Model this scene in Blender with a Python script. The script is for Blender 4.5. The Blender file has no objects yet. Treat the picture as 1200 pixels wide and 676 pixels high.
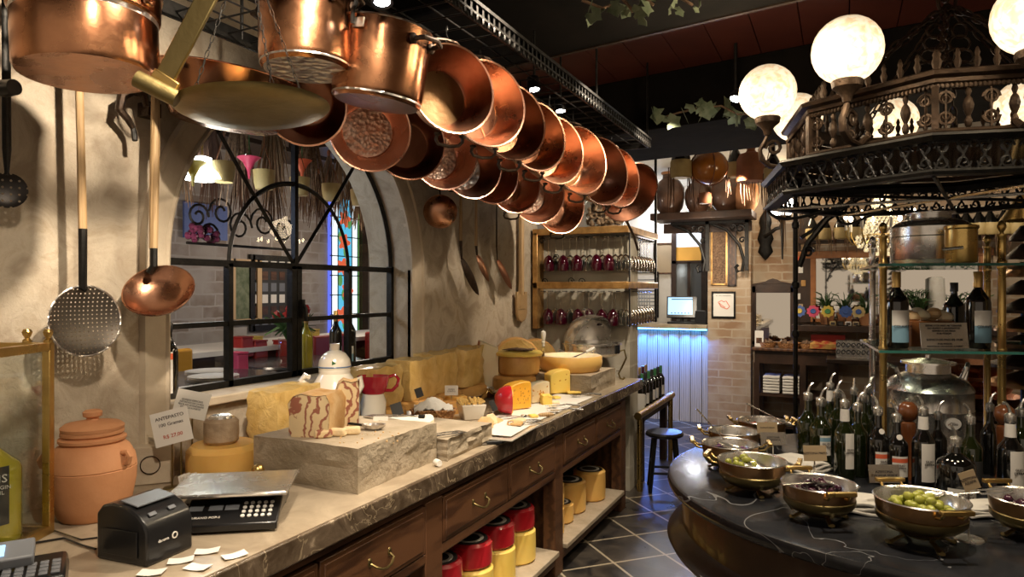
import bpy, math, random
from mathutils import Vector, Matrix, Euler
R = random.Random(7)
PI = math.pi
C = bpy.context.scene.collection
# ---------- camera model (24 mm lens, level, turned left towards the wall with the window) ----------
YAW = math.radians(25.7); SY, CY = math.sin(YAW), math.cos(YAW); HC = 1.6; F = 800.0
def cw(lat, dep, Z=None):
    """a place given as metres to the side and metres ahead of where one stands"""
    return Vector((lat*CY - dep*SY, lat*SY + dep*CY, 0.0 if Z is None else Z))
def at(u, v, d=None, X=None, Y=None, Z=None):
    a = (u-600)/F; b = (338-v)/F
    D = Vector((a*CY-SY, a*SY+CY, b))
    if d is None:
        if X is not None: d = X/D.x
        elif Y is not None: d = Y/D.y
        else: d = (Z-HC)/b
    return Vector((D.x*d, D.y*d, HC+D.z*d))
cam = bpy.data.objects.new('camera', bpy.data.cameras.new('camera')); C.objects.link(cam)
cam.location = (0, 0, HC); cam.rotation_euler = (PI/2, 0, YAW)
cam.data.lens = 24; cam.data.sensor_width = 36; cam.data.clip_start = 0.02
bpy.context.scene.camera = cam
# ---------- mesh builder ----------
def rot(x=0, y=0, z=0): return Euler((math.radians(x), math.radians(y), math.radians(z))).to_matrix().to_4x4()
def mv(x=0, y=0, z=0): return Matrix.Translation((x, y, z))
def align(d, up=(0,0,1)):
    """matrix whose local z points along d"""
    d = Vector(d).normalized(); u = Vector(up)
    if abs(d.dot(u)) > .98: u = Vector((0,1,0))
    x = u.cross(d).normalized(); y = d.cross(x)
    return Matrix(((x.x,y.x,d.x,0),(x.y,y.y,d.y,0),(x.z,y.z,d.z,0),(0,0,0,1)))
class MB:
    def __init__(s): s.v = []; s.f = []; s.m = []
    def add(s, vs, fs, M=None, mi=0):
        b = len(s.v)
        s.v += [tuple(M @ Vector(p)) for p in vs] if M is not None else [tuple(p) for p in vs]
        s.f += [tuple(i+b for i in q) for q in fs]; s.m += [mi]*len(fs); return s
    def box(s, x, y, z, a, b, c, M=None, mi=0, t=1.0):
        a/=2; b/=2; c/=2
        vs = [(x-a,y-b,z-c),(x+a,y-b,z-c),(x+a,y+b,z-c),(x-a,y+b,z-c),(x-a*t,y-b*t,z+c),(x+a*t,y-b*t,z+c),(x+a*t,y+b*t,z+c),(x-a*t,y+b*t,z+c)]
        return s.add(vs, [(3,2,1,0),(4,5,6,7),(0,1,5,4),(1,2,6,5),(2,3,7,6),(3,0,4,7)], M, mi)
    def bb(s, x0, x1, y0, y1, z0, z1, M=None, mi=0):
        return s.box((x0+x1)/2,(y0+y1)/2,(z0+z1)/2,abs(x1-x0),abs(y1-y0),abs(z1-z0),M,mi)
    def lathe(s, prof, n=20, M=None, mi=0, a0=0.0, a1=2*PI, sy=1.0, wob=0.0):
        full = abs(a1-a0-2*PI) < 1e-6; k = n if full else n+1
        vs = []; idx = []
        for (r, z) in prof:
            if r < 1e-6: idx.append([len(vs)]*k); vs.append((0,0,z))
            else:
                row = []
                for j in range(k):
                    a = a0+(a1-a0)*j/n; w = 1+(R.uniform(-wob,wob) if wob else 0)
                    row.append(len(vs)); vs.append((r*math.cos(a)*w, r*math.sin(a)*sy*w, z))
                idx.append(row)
        fs = []
        for i in range(len(prof)-1):
            for j in range(n):
                q = [idx[i][j], idx[i][(j+1)%k], idx[i+1][(j+1)%k], idx[i+1][j]]
                q = [q[t] for t in range(4) if q[t] != q[t-1]]
                if len(q) > 2: fs.append(tuple(q))
        if not full:
            for e in (0, k-1):
                p = [idx[i][e] for i in range(len(prof))]; p = [p[t] for t in range(len(p)) if p[t] != p[t-1]]
                if len(p) > 2: fs.append(tuple(p if e else reversed(p)))
        return s.add(vs, fs, M, mi)
    def tube(s, pts, r, n=6, closed=False, M=None, mi=0, fl=1.0):
        P = [Vector(p) for p in pts]; k = len(P); rr = r if isinstance(r, (list,tuple)) else [r]*k
        vs = []; u = None
        for i, p in enumerate(P):
            if closed: t = P[(i+1)%k]-P[i-1]
            else: t = P[min(i+1,k-1)]-P[max(i-1,0)]
            if t.length < 1e-9: t = Vector((0,0,1))
            t.normalize()
            if u is None:
                u = Vector((0,0,1)) if abs(t.z) < .9 else Vector((1,0,0))
            u = (u - t*u.dot(t))
            if u.length < 1e-6: u = t.orthogonal()
            u.normalize(); w = t.cross(u)
            for j in range(n):
                a = 2*PI*j/n; vs.append(p+u*math.cos(a)*rr[i]*fl+w*math.sin(a)*rr[i])
        fs = []
        for i in range(k if closed else k-1):
            for j in range(n):
                a, b = i*n+j, i*n+(j+1)%n; c = ((i+1)%k)*n
                fs.append((a, b, c+(j+1)%n, c+j))
        if not closed: fs += [tuple(reversed(range(n))), tuple(range((k-1)*n, k*n))]
        return s.add(vs, fs, M, mi)
    def prism(s, poly, z0, z1, M=None, mi=0):
        n = len(poly)
        vs = [(x,y,z0) for x,y in poly]+[(x,y,z1) for x,y in poly]
        fs = [tuple(reversed(range(n))), tuple(range(n,2*n))]+[(i,(i+1)%n,n+(i+1)%n,n+i) for i in range(n)]
        return s.add(vs, fs, M, mi)
    def ball(s, c, r, n=10, M=None, mi=0, wob=0.0):
        r = r if isinstance(r,(tuple,list)) else (r,r,r); h = max(4, n//2)
        vs = []; 
        for i in range(h+1):
            th = PI*i/h
            for j in range(n if 0<i<h else 1):
                a = 2*PI*j/n; w = 1+(R.uniform(-wob,wob) if wob else 0)
                vs.append((c[0]+r[0]*math.sin(th)*math.cos(a)*w, c[1]+r[1]*math.sin(th)*math.sin(a)*w, c[2]-r[2]*math.cos(th)*w))
        def ix(i,j): return 0 if i==0 else (len(vs)-1 if i==h else 1+(i-1)*n+j%n)
        fs = []
        for i in range(h):
            for j in range(n):
                q = [ix(i,j), ix(i,j+1), ix(i+1,j+1), ix(i+1,j)]
                q = [q[t] for t in range(4) if q[t] != q[t-1]]; fs.append(tuple(q))
        return s.add(vs, fs, M, mi)
    def slab(s, nx, ny, fn, th, M=None, mi=0):
        """a grid surface fn(u,v)->(x,y,z) of thickness th (downwards)"""
        vs = [];
        for k in (0,1):
            for i in range(nx+1):
                for j in range(ny+1):
                    p = fn(i/nx, j/ny); vs.append((p[0],p[1],p[2]-k*th))
        N = (nx+1)*(ny+1); g = lambda i,j,k: k*N+i*(ny+1)+j
        fs = []
        for i in range(nx):
            for j in range(ny):
                fs.append((g(i,j,0),g(i+1,j,0),g(i+1,j+1,0),g(i,j+1,0))); fs.append((g(i,j+1,1),g(i+1,j+1,1),g(i+1,j,1),g(i,j,1)))
        for i in range(nx): fs.append((g(i,0,1),g(i+1,0,1),g(i+1,0,0),g(i,0,0))); fs.append((g(i,ny,0),g(i+1,ny,0),g(i+1,ny,1),g(i,ny,1)))
        for j in range(ny): fs.append((g(0,j,0),g(0,j+1,0),g(0,j+1,1),g(0,j,1))); fs.append((g(nx,j,1),g(nx,j+1,1),g(nx,j+1,0),g(nx,j,0)))
        return s.add(vs, fs, M, mi)
    def build(s, name, mat, parent=None, bevel=0.0, ang=38, sub=0, loc=None):
        me = bpy.data.meshes.new(name); me.from_pydata(s.v, [], s.f)
        for m in (mat if isinstance(mat,(list,tuple)) else [mat]): me.materials.append(m)
        if any(s.m): me.polygons.foreach_set('material_index', s.m)
        me.polygons.foreach_set('use_smooth', [True]*len(me.polygons)); me.update()
        try: me.set_sharp_from_angle(angle=math.radians(ang))
        except Exception: pass
        o = bpy.data.objects.new(name, me); C.objects.link(o)
        if parent is not None: o.parent = parent
        if loc is not None: o.location = loc
        if bevel:
            b = o.modifiers.new('bevel','BEVEL'); b.width = bevel; b.segments = 2; b.limit_method = 'ANGLE'; b.angle_limit = math.radians(40)
        if sub:
            b = o.modifiers.new('sub','SUBSURF'); b.levels = sub; b.render_levels = sub
        return o
def tag(o, label=None, cat=None, group=None, kind=None):
    if label: o['label'] = label
    if cat: o['category'] = cat
    if group: o['group'] = group
    if kind: o['kind'] = kind
    return o
def thing(name, label, cat, loc=(0,0,0), rz=0.0, group=None):
    o = bpy.data.objects.new(name, None); C.objects.link(o); o.empty_display_size = .05
    o.location = loc; o.rotation_euler = (0,0,rz); return tag(o, label, cat, group)
def dup(o, loc=None, rz=None, label=None, group=None, M=None, parent=None):
    c = o.copy(); C.objects.link(c)
    for ch in list(o.children):
        d = ch.copy(); C.objects.link(d); d.parent = c
        for g in list(ch.children): e = g.copy(); C.objects.link(e); e.parent = d
    if loc is not None: c.location = loc
    if rz is not None: c.rotation_euler = (0,0,rz)
    if M is not None: c.matrix_world = M
    if label: c['label'] = label
    if group: c['group'] = group
    return c
def struct(name, mb, mat, **k): o = mb.build(name, mat, **k); o['kind'] = 'structure'; return o
def text(name, s, size, mat, parent, loc, M=None, ext=.0006, ax='CENTER', sp=1.0):
    cu = bpy.data.curves.new(name, 'FONT'); cu.body = s; cu.size = size; cu.extrude = ext; cu.align_x = ax; cu.align_y = 'CENTER'; cu.space_line = sp
    cu.resolution_u = 2; cu.materials.append(mat)
    tmp = bpy.data.objects.new(name, cu); C.objects.link(tmp); dg = bpy.context.evaluated_depsgraph_get(); dg.update()
    me = bpy.data.meshes.new_from_object(tmp.evaluated_get(dg)); bpy.data.objects.remove(tmp)
    o = bpy.data.objects.new(name, me); C.objects.link(o); o.parent = parent
    o.matrix_local = mv(*loc) @ (M if M is not None else Matrix()); return o
# ---------- materials ----------
def _n(t, k, **kw):
    n = t.nodes.new(k)
    for a, b in kw.items():
        if a in n.inputs.keys(): n.inputs[a].default_value = b
        else: setattr(n, a, b)
    return n
def col(c): return (c[0],c[1],c[2],1)
def mat(name, c, rough=.5, metal=0.0, c2=None, c3=None, sc=8.0, bump=0.0, bs=None, tex='noise', spec=.5, trans=0.0, ior=1.45, emis=None, es=0.0, rough2=None, sss=0.0, det=5.0, dist=0.0, lo=.35, hi=.65, stretch=(1,1,1), coat=0.0, rnd=0.0):
    m = bpy.data.materials.new(name); m.use_nodes = True; t = m.node_tree; t.nodes.clear()
    out = _n(t,'ShaderNodeOutputMaterial'); b = _n(t,'ShaderNodeBsdfPrincipled'); t.links.new(b.outputs[0], out.inputs[0])
    I = b.inputs; I['Base Color'].default_value = col(c); I['Roughness'].default_value = rough; I['Metallic'].default_value = metal
    I['Specular IOR Level'].default_value = spec; I['IOR'].default_value = ior; I['Transmission Weight'].default_value = trans
    if coat: I['Coat Weight'].default_value = coat; I['Coat Roughness'].default_value = .08
    if sss: I['Subsurface Weight'].default_value = sss; I['Subsurface Radius'].default_value = (.02,.01,.005); I['Subsurface Scale'].default_value = .5
    if emis: I['Emission Color'].default_value = col(emis); I['Emission Strength'].default_value = es
    if c2 or bump or rough2 is not None:
        tc = _n(t,'ShaderNodeTexCoord'); mp = _n(t,'ShaderNodeMapping'); mp.inputs['Scale'].default_value = stretch
        t.links.new(tc.outputs['Object'], mp.inputs[0]); src = mp.outputs[0]
        def tx(scale, kind):
            if kind == 'voronoi': n = _n(t,'ShaderNodeTexVoronoi', Scale=scale); o = n.outputs['Distance']
            elif kind == 'wave': n = _n(t,'ShaderNodeTexWave', Scale=scale, Distortion=dist or 4.0, Detail=det); n.inputs['Detail Scale'].default_value = 1.5; o = n.outputs['Fac']
            else: n = _n(t,'ShaderNodeTexNoise', Scale=scale, Detail=det, Distortion=dist); n.inputs['Roughness'].default_value = .6; o = n.outputs['Fac']
            t.links.new(src, n.inputs['Vector']); return o
        o = tx(sc, tex)
        if c2:
            cr = _n(t,'ShaderNodeValToRGB'); e = cr.color_ramp; e.elements[0].position = lo; e.elements[0].color = col(c); e.elements[1].position = hi; e.elements[1].color = col(c2)
            if c3: x = e.elements.new(min(.99,hi+.12)); x.color = col(c3)
            t.links.new(o, cr.inputs[0]); t.links.new(cr.outputs[0], I['Base Color'])
        if rough2 is not None:
            mr = _n(t,'ShaderNodeMapRange'); mr.inputs['From Min'].default_value = lo; mr.inputs['From Max'].default_value = hi
            mr.inputs['To Min'].default_value = rough; mr.inputs['To Max'].default_value = rough2
            t.links.new(o, mr.inputs[0]); t.links.new(mr.outputs[0], I['Roughness'])
        if bump:
            bp = _n(t,'ShaderNodeBump', Strength=min(1.0,bump), Distance=.01*max(1.0,bump)); t.links.new(tx(bs or sc, 'voronoi' if tex=='voronoi' else 'noise'), bp.inputs['Height']); t.links.new(bp.outputs[0], I['Normal'])
    return m
M = {}
def mk(k, *a, **kw): M[k] = mat(k, *a, **kw); return M[k]
mk('plaster', (.40,.32,.235), .8, c2=(.55,.47,.365), c3=(.44,.35,.25), sc=5.5, bump=.55, bs=48, det=12, dist=1.1, lo=.38, hi=.56)
mk('plaster_pale', (.60,.55,.46), .8, c2=(.72,.68,.60), sc=2.5, bump=.3, bs=14)
mk('surround', (.46,.37,.27), .7, c2=(.60,.51,.39), sc=5, bump=.25, bs=30)
mk('iron', (.010,.0095,.009), .45, .6, c2=(.022,.02,.018), sc=30, bump=.2, bs=60)
mk('iron_brown', (.028,.017,.011), .48, .65, c2=(.065,.04,.025), sc=25, bump=.35, bs=50)
mk('copper', (.40,.19,.11), .2, 1.0, c2=(.60,.32,.20), sc=7, bump=.09, bs=40, tex='noise', rough2=.36)
mk('copper_dark', (.20,.09,.055), .27, 1.0, c2=(.38,.18,.11), sc=5, bump=.10, bs=34, rough2=.4)
mk('copper_brown', (.30,.13,.07), .16, 1.0, c2=(.46,.22,.11), sc=4, bump=.06, bs=40, rough2=.3)
mk('copper_pink', (.88,.50,.36), .2, 1.0, c2=(.80,.42,.28), sc=6, bump=.08, bs=40, rough2=.3)
mk('copper_hammer', (.95,.66,.50), .38, .72, c2=(1,.78,.64), sc=30, bump=1.0, bs=60, tex='voronoi', rough2=.42)
mk('copper_gold', (.33,.20,.09), .27, 1.0, c2=(.50,.29,.15), sc=5, bump=.14, bs=40, rough2=.38)
mk('brass', (.62,.44,.16), .24, 1.0, c2=(.50,.34,.12), sc=9, bump=.1, bs=30, rough2=.36)
mk('brass_dull', (.26,.20,.085), .36, 1.0, c2=(.19,.15,.065), sc=7, bump=.15, bs=30, rough2=.45)
mk('steel', (.80,.78,.74), .2, .92, c2=(.70,.68,.64), sc=12, bump=.04, bs=30, rough2=.3)
mk('tin', (.50,.47,.44), .3, 1.0, c2=(.66,.62,.58), sc=14, bump=1.0, bs=36, tex='voronoi', rough2=.4)
mk('black_plastic', (.010,.010,.011), .3, coat=.2)
mk('grey_plastic', (.16,.17,.19), .4)
mk('white_plastic', (.75,.73,.68), .4)
mk('screen', (.02,.1,.2), .2, emis=(.45,.75,1.0), es=1.6)
mk('wood', (.055,.022,.010), .42, c2=(.115,.050,.022), sc=5, tex='wave', dist=6, bump=.15, bs=40, stretch=(1,.35,2.2), lo=.2, hi=.8)
mk('wood_dark', (.022,.012,.008), .4, c2=(.05,.025,.015), sc=6, bump=.15, bs=30)
mk('wood_light', (.42,.27,.13), .55, c2=(.56,.38,.2), sc=9, tex='wave', dist=3, stretch=(3,3,.4), bump=.15, bs=40)
mk('wood_orange', (.30,.11,.035), .35, c2=(.42,.17,.06), sc=9, bump=.1, bs=30)
mk('gold_wood', (.34,.18,.06), .32, .55, c2=(.58,.34,.12), sc=12, bump=.3, bs=40)
mk('stone', (.26,.21,.14), .85, c2=(.40,.33,.24), c3=(.20,.155,.10), sc=7, bump=1.6, bs=16, det=9, dist=.25)
mk('stone_top', (.38,.31,.22), .6, c2=(.48,.40,.30), sc=9, bump=.3, bs=40)
mk('glass', (.93,.96,.94), .02, trans=1.0, ior=1.45)
mk('glass_shelf', (.45,.80,.70), .03, trans=1.0, ior=1.5)
mk('bottle_glass', (.005,.008,.002), .05, spec=.6, coat=.7, c2=(.012,.018,.003), sc=6)
mk('bottle_black', (.004,.004,.0035), .06, spec=.6, coat=.7)
mk('oil', (.52,.42,.03), .08, spec=.7, coat=1.0, c2=(.38,.33,.03), sc=4)
mk('wine', (.10,.006,.025), .06, coat=1.0)
mk('label_white', (.74,.71,.66), .6)
mk('label_blue', (.22,.40,.52), .6)
mk('label_orange', (.75,.14,.06), .6)
mk('label_black', (.03,.03,.03), .6)
mk('kraft', (.40,.30,.18), .7)
mk('ink', (.05,.04,.035), .6)
mk('red_ink', (.5,.07,.03), .6)
mk('gold_foil', (.62,.40,.14), .35, .8)
mk('terracotta', (.52,.23,.10), .7, c2=(.60,.29,.14), sc=6, bump=.15, bs=25)
mk('clay_dark', (.09,.05,.035), .3, c2=(.20,.10,.06), sc=5, coat=.5)
mk('cheese_y', (.84,.48,.12), .5, c2=(.90,.56,.17), sc=5, sss=.15, coat=.3, bump=.1, bs=12)
mk('cheese_rind', (.50,.24,.06), .5, c2=(.66,.37,.11), sc=7, coat=.35, bump=.45, bs=22)
mk('cheese_block', (.58,.36,.10), .4, c2=(.74,.52,.20), c3=(.56,.34,.10), sc=9, coat=.45, bump=.7, bs=18, dist=1.2)
mk('cheese_pale', (.80,.66,.42), .5, c2=(.86,.75,.53), sc=8, sss=.15)
mk('cheese_orange', (.88,.42,.03), .4, c2=(.92,.50,.06), sc=9, coat=.3, sss=.1)
mk('cheese_lemon', (.90,.62,.12), .45, c2=(.92,.68,.18), sc=6, sss=.1)
mk('hole', (.62,.30,.04), .6)
mk('wax_red', (.42,.012,.02), .25, c2=(.5,.02,.03), sc=6, coat=.6, bump=.2, bs=12)
mk('brie', (.86,.84,.78), .6, c2=(.80,.76,.68), sc=30, bump=.3, bs=60)
mk('bread', (.62,.34,.12), .7, c2=(.80,.58,.32), sc=10, bump=.6, bs=25)
mk('crumb', (.80,.66,.42), .8, c2=(.74,.56,.32), sc=14, bump=.4, bs=40)
mk('swirl', (.80,.62,.36), .85, c2=(.36,.13,.08), sc=6.5, tex='wave', dist=16, det=4, lo=.66, hi=.88, bump=.4, bs=30)
mk('paper', (.78,.75,.70), .7, c2=(.72,.69,.64), sc=5)
mk('cloth', (.72,.69,.63), .9, c2=(.64,.61,.55), sc=5, bump=.6, bs=12)
mk('wicker', (.34,.15,.05), .6, c2=(.58,.30,.12), sc=60, tex='voronoi', bump=1.5, bs=70)
mk('ceramic', (.76,.70,.60), .2, coat=.6)
mk('ceramic_blue', (.10,.18,.34), .2, coat=.6)
mk('ceramic_red', (.42,.012,.03), .15, coat=.8)
mk('marble_black', (.014,.015,.018), .2, c2=(.036,.038,.044), sc=3.5, det=9, dist=1.5, coat=.15, bump=.06, bs=20)
mk('slate', (.1,.1,.1), .3)
mk('ceil_red', (.06,.014,.010), .5, c2=(.09,.023,.016), sc=3)
mk('ceil_dark', (.005,.005,.0055), .9, spec=.15)
mk('beam', (.004,.0035,.003), .95, c2=(.009,.007,.006), sc=5, bump=.3, spec=.12)
mk('leaf', (.09,.12,.065), .8, c2=(.22,.25,.16), sc=14)
mk('leaf_green', (.03,.09,.02), .6, c2=(.08,.16,.05), sc=20)
mk('plank_white', (.33,.31,.28), .7, c2=(.46,.43,.39), sc=6, tex='wave', dist=5, stretch=(2,2,.25), bump=.2, bs=30)
mk('gourd', (.26,.075,.012), .25, c2=(.50,.18,.03), sc=4, coat=.7)
mk('leather', (.20,.07,.03), .55, c2=(.30,.11,.05), sc=7)
mk('leather_pale', (.50,.38,.17), .6, c2=(.40,.29,.12), sc=7)
mk('fringe_brown', (.05,.022,.014), .9, c2=(.17,.09,.055), sc=40, stretch=(1,1,.05))
mk('fringe_tan', (.12,.07,.04), .9, c2=(.34,.22,.13), sc=40, stretch=(1,1,.05))
mk('pink', (.55,.05,.12), .5); mk('yellowp', (.55,.40,.06), .5); mk('red', (.30,.015,.015), .5); mk('blue', (.03,.08,.28), .4); mk('green', (.05,.22,.08), .5)
mk('mirror', (.75,.73,.68), .03, 1.0)
mk('crystal', (.95,.88,.72), .05, trans=.75, ior=1.5, emis=(1,.82,.5), es=.25)
mk('lamp_globe', (.25,.22,.18), .35, coat=.3)
def lamp_mat(m):
    t = m.node_tree; b = [n for n in t.nodes if n.type=='BSDF_PRINCIPLED'][0]; tc = _n(t,'ShaderNodeTexCoord'); nz = _n(t,'ShaderNodeTexNoise', Scale=38.0, Detail=6.0, Distortion=.8); t.links.new(tc.outputs['Object'], nz.inputs['Vector'])
    cr = _n(t,'ShaderNodeValToRGB'); e = cr.color_ramp.elements; e[0].position = .38; e[0].color = (.80,.52,.27,1); e[1].position = .56; e[1].color = (1,.80,.54,1); t.links.new(nz.outputs['Fac'], cr.inputs[0]); t.links.new(cr.outputs[0], b.inputs['Emission Color'])
    sp = _n(t,'ShaderNodeSeparateXYZ'); t.links.new(tc.outputs['Object'], sp.inputs[0]); mr = _n(t,'ShaderNodeMapRange'); mr.inputs['From Min'].default_value = 2.54; mr.inputs['From Max'].default_value = 2.34; mr.inputs['To Min'].default_value = .62; mr.inputs['To Max'].default_value = 2.1
    t.links.new(sp.outputs[2], mr.inputs[0]); t.links.new(mr.outputs[0], b.inputs['Emission Strength'])
lamp_mat(M['lamp_globe'])
mk('bulb', (1,1,1), .4, emis=(1.0,.80,.5), es=30)
mk('spot_face', (1,1,1), .4, emis=(.95,.97,1.0), es=45)
mk('led_blue', (.2,.5,1), .4, emis=(.08,.38,1.0), es=14)
mk('olive_green', (.36,.38,.05), .25, c2=(.48,.48,.09), sc=20, coat=.5)
mk('olive_black', (.035,.008,.02), .15, c2=(.09,.02,.05), sc=20, coat=.7)
mk('cabbage', (.10,.02,.12), .4, c2=(.25,.08,.25), sc=60)
mk('tomato', (.45,.05,.02), .3, c2=(.6,.12,.04), sc=20, coat=.4)
mk('cork', (.20,.12,.07), .7, c2=(.36,.24,.15), sc=40)
mk('pepper_wood', (.12,.038,.012), .22, c2=(.19,.065,.022), sc=8, coat=.6)
mk('foliage_dried', (.09,.05,.03), .9, c2=(.24,.15,.09), sc=60)
# travertine marble worktop with veins
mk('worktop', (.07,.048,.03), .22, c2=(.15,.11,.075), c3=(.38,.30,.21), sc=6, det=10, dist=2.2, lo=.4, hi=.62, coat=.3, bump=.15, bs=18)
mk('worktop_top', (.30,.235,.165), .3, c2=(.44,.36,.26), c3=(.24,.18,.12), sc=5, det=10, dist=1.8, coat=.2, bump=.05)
def tex_floor():
    m = bpy.data.materials.new('floor_tiles'); m.use_nodes = True; t = m.node_tree; b = t.nodes['Principled BSDF']
    tc = _n(t,'ShaderNodeTexCoord'); mp = _n(t,'ShaderNodeMapping')
    mp.inputs['Location'].default_value = (1.201*1, -4.342, 0); mp2 = _n(t,'ShaderNodeMapping'); mp2.inputs['Rotation'].default_value = (0,0,math.radians(-46)); mp2.inputs['Scale'].default_value = (1/.35,1/.35,1)
    t.links.new(tc.outputs['Object'], mp.inputs[0]); t.links.new(mp.outputs[0], mp2.inputs[0])
    sp = _n(t,'ShaderNodeSeparateXYZ'); t.links.new(mp2.outputs[0], sp.inputs[0])
    def edge(o):
        a = _n(t,'ShaderNodeMath', operation='FRACT'); t.links.new(o, a.inputs[0])
        c = _n(t,'ShaderNodeMath', operation='SUBTRACT'); t.links.new(a.outputs[0], c.inputs[0]); c.inputs[1].default_value = .5
        d = _n(t,'ShaderNodeMath', operation='ABSOLUTE'); t.links.new(c.outputs[0], d.inputs[0])
        e = _n(t,'ShaderNodeMath', operation='GREATER_THAN'); t.links.new(d.outputs[0], e.inputs[0]); e.inputs[1].default_value = .479; return e.outputs[0]
    mx = _n(t,'ShaderNodeMath', operation='MAXIMUM'); t.links.new(edge(sp.outputs[0]), mx.inputs[0]); t.links.new(edge(sp.outputs[1]), mx.inputs[1])
    nz = _n(t,'ShaderNodeTexNoise', Scale=5.0, Detail=8.0, Distortion=1.0); t.links.new(tc.outputs['Object'], nz.inputs['Vector'])
    cr = _n(t,'ShaderNodeValToRGB'); e = cr.color_ramp.elements; e[0].position = .35; e[0].color = (.018,.017,.018,1); e[1].position = .68; e[1].color = (.085,.07,.055,1)
    t.links.new(nz.outputs['Fac'], cr.inputs[0])
    mc = _n(t,'ShaderNodeMix', data_type='RGBA'); t.links.new(mx.outputs[0], mc.inputs['Factor']); t.links.new(cr.outputs[0], mc.inputs[6]); mc.inputs[7].default_value = (.42,.36,.26,1)
    t.links.new(mc.outputs[2], b.inputs['Base Color'])
    mr = _n(t,'ShaderNodeMapRange'); mr.inputs['To Min'].default_value = .16; mr.inputs['To Max'].default_value = .5; t.links.new(nz.outputs['Fac'], mr.inputs[0]); t.links.new(mr.outputs[0], b.inputs['Roughness'])
    bp = _n(t,'ShaderNodeBump', Strength=.25, Distance=.01); t.links.new(nz.outputs['Fac'], bp.inputs['Height']); t.links.new(bp.outputs[0], b.inputs['Normal'])
    return m
M['floor'] = tex_floor()
def brick(name, c1, c2, mortar, w=.24, h=.07, rough=.85, ax=0, amt=.35, bump=.5, squash=1.0):
    m = bpy.data.materials.new(name); m.use_nodes = True; t = m.node_tree; b = t.nodes['Principled BSDF']; b.inputs['Roughness'].default_value = rough
    tc = _n(t,'ShaderNodeTexCoord'); sp = _n(t,'ShaderNodeSeparateXYZ'); t.links.new(tc.outputs['Object'], sp.inputs[0])
    cb = _n(t,'ShaderNodeCombineXYZ'); ad = _n(t,'ShaderNodeMath', operation='ADD'); t.links.new(sp.outputs[0], ad.inputs[0]); t.links.new(sp.outputs[1], ad.inputs[1])
    t.links.new(ad.outputs[0], cb.inputs[0]); t.links.new(sp.outputs[2], cb.inputs[1])
    nz = _n(t,'ShaderNodeTexNoise', Scale=9.0, Detail=6.0); t.links.new(tc.outputs['Object'], nz.inputs['Vector'])
    va = _n(t,'ShaderNodeVectorMath', operation='MULTIPLY_ADD'); t.links.new(nz.outputs['Color'], va.inputs[0]); va.inputs[1].default_value = (.03,.03,0); t.links.new(cb.outputs[0], va.inputs[2])
    br = _n(t,'ShaderNodeTexBrick', Scale=1.0); br.inputs['Color1'].default_value = col(c1); br.inputs['Color2'].default_value = col(c2); br.inputs['Mortar'].default_value = col(mortar)
    br.inputs['Brick Width'].default_value = w; br.inputs['Row Height'].default_value = h; br.inputs['Mortar Size'].default_value = .012; br.inputs['Mortar Smooth'].default_value = .6
    t.links.new(va.outputs[0], br.inputs['Vector'])
    n2 = _n(t,'ShaderNodeTexNoise', Scale=4.0, Detail=8.0); t.links.new(tc.outputs['Object'], n2.inputs['Vector'])
    mr = _n(t,'ShaderNodeMapRange'); mr.inputs['From Min'].default_value = .4; mr.inputs['From Max'].default_value = .62; mr.inputs['To Max'].default_value = amt*2; t.links.new(n2.outputs['Fac'], mr.inputs[0])
    mx = _n(t,'ShaderNodeMix', data_type='RGBA'); t.links.new(mr.outputs[0], mx.inputs['Factor']); t.links.new(br.outputs['Color'], mx.inputs[6]); mx.inputs[7].default_value = col(mortar)
    t.links.new(mx.outputs[2], b.inputs['Base Color'])
    bp = _n(t,'ShaderNodeBump', Strength=bump, Distance=.01); t.links.new(mx.outputs[2], bp.inputs['Height']); t.links.new(bp.outputs[0], b.inputs['Normal'])
    return m
M['brick_tan'] = brick('brick_tan', (.27,.16,.09), (.37,.26,.16), (.42,.34,.25), w=.31, h=.095, amt=.45, bump=.8)
M['brick_white'] = brick('brick_white', (.22,.17,.14), (.36,.32,.29), (.42,.39,.37), w=.3, h=.12, amt=.45)
M['stone_wall'] = brick('stone_wall', (.50,.45,.36), (.42,.37,.28), (.58,.54,.45), w=.6, h=.2, amt=.5)
def dots(name, base, metal, rough, pitch, rad, ang=0):
    """a metal sheet with round perforations"""
    m = mat(name, base, rough, metal); t = m.node_tree; b = [n for n in t.nodes if n.type=='BSDF_PRINCIPLED'][0]; out = [n for n in t.nodes if n.type=='OUTPUT_MATERIAL'][0]
    tc = _n(t,'ShaderNodeTexCoord'); vd = _n(t,'ShaderNodeVectorMath', operation='SCALE'); vd.inputs['Scale'].default_value = 1/pitch; t.links.new(tc.outputs['Object'], vd.inputs[0])
    fr = _n(t,'ShaderNodeVectorMath', operation='FRACTION'); t.links.new(vd.outputs[0], fr.inputs[0])
    sb = _n(t,'ShaderNodeVectorMath', operation='SUBTRACT'); t.links.new(fr.outputs[0], sb.inputs[0]); sb.inputs[1].default_value = (.5,.5,0)
    ml = _n(t,'ShaderNodeVectorMath', operation='MULTIPLY'); t.links.new(sb.outputs[0], ml.inputs[0]); ml.inputs[1].default_value = (1,1,0)
    ln = _n(t,'ShaderNodeVectorMath', operation='LENGTH'); t.links.new(ml.outputs[0], ln.inputs[0])
    lt = _n(t,'ShaderNodeMath', operation='LESS_THAN'); t.links.new(ln.outputs['Value'], lt.inputs[0]); lt.inputs[1].default_value = rad
    tr = _n(t,'ShaderNodeBsdfTransparent'); mx = _n(t,'ShaderNodeMixShader'); t.links.new(lt.outputs[0], mx.inputs[0]); t.links.new(b.outputs[0], mx.inputs[1]); t.links.new(tr.outputs[0], mx.inputs[2]); t.links.new(mx.outputs[0], out.inputs[0])
    return m
M['perforated'] = dots('perforated', (.10,.085,.07), .8, .42, .0135, .16)
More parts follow.
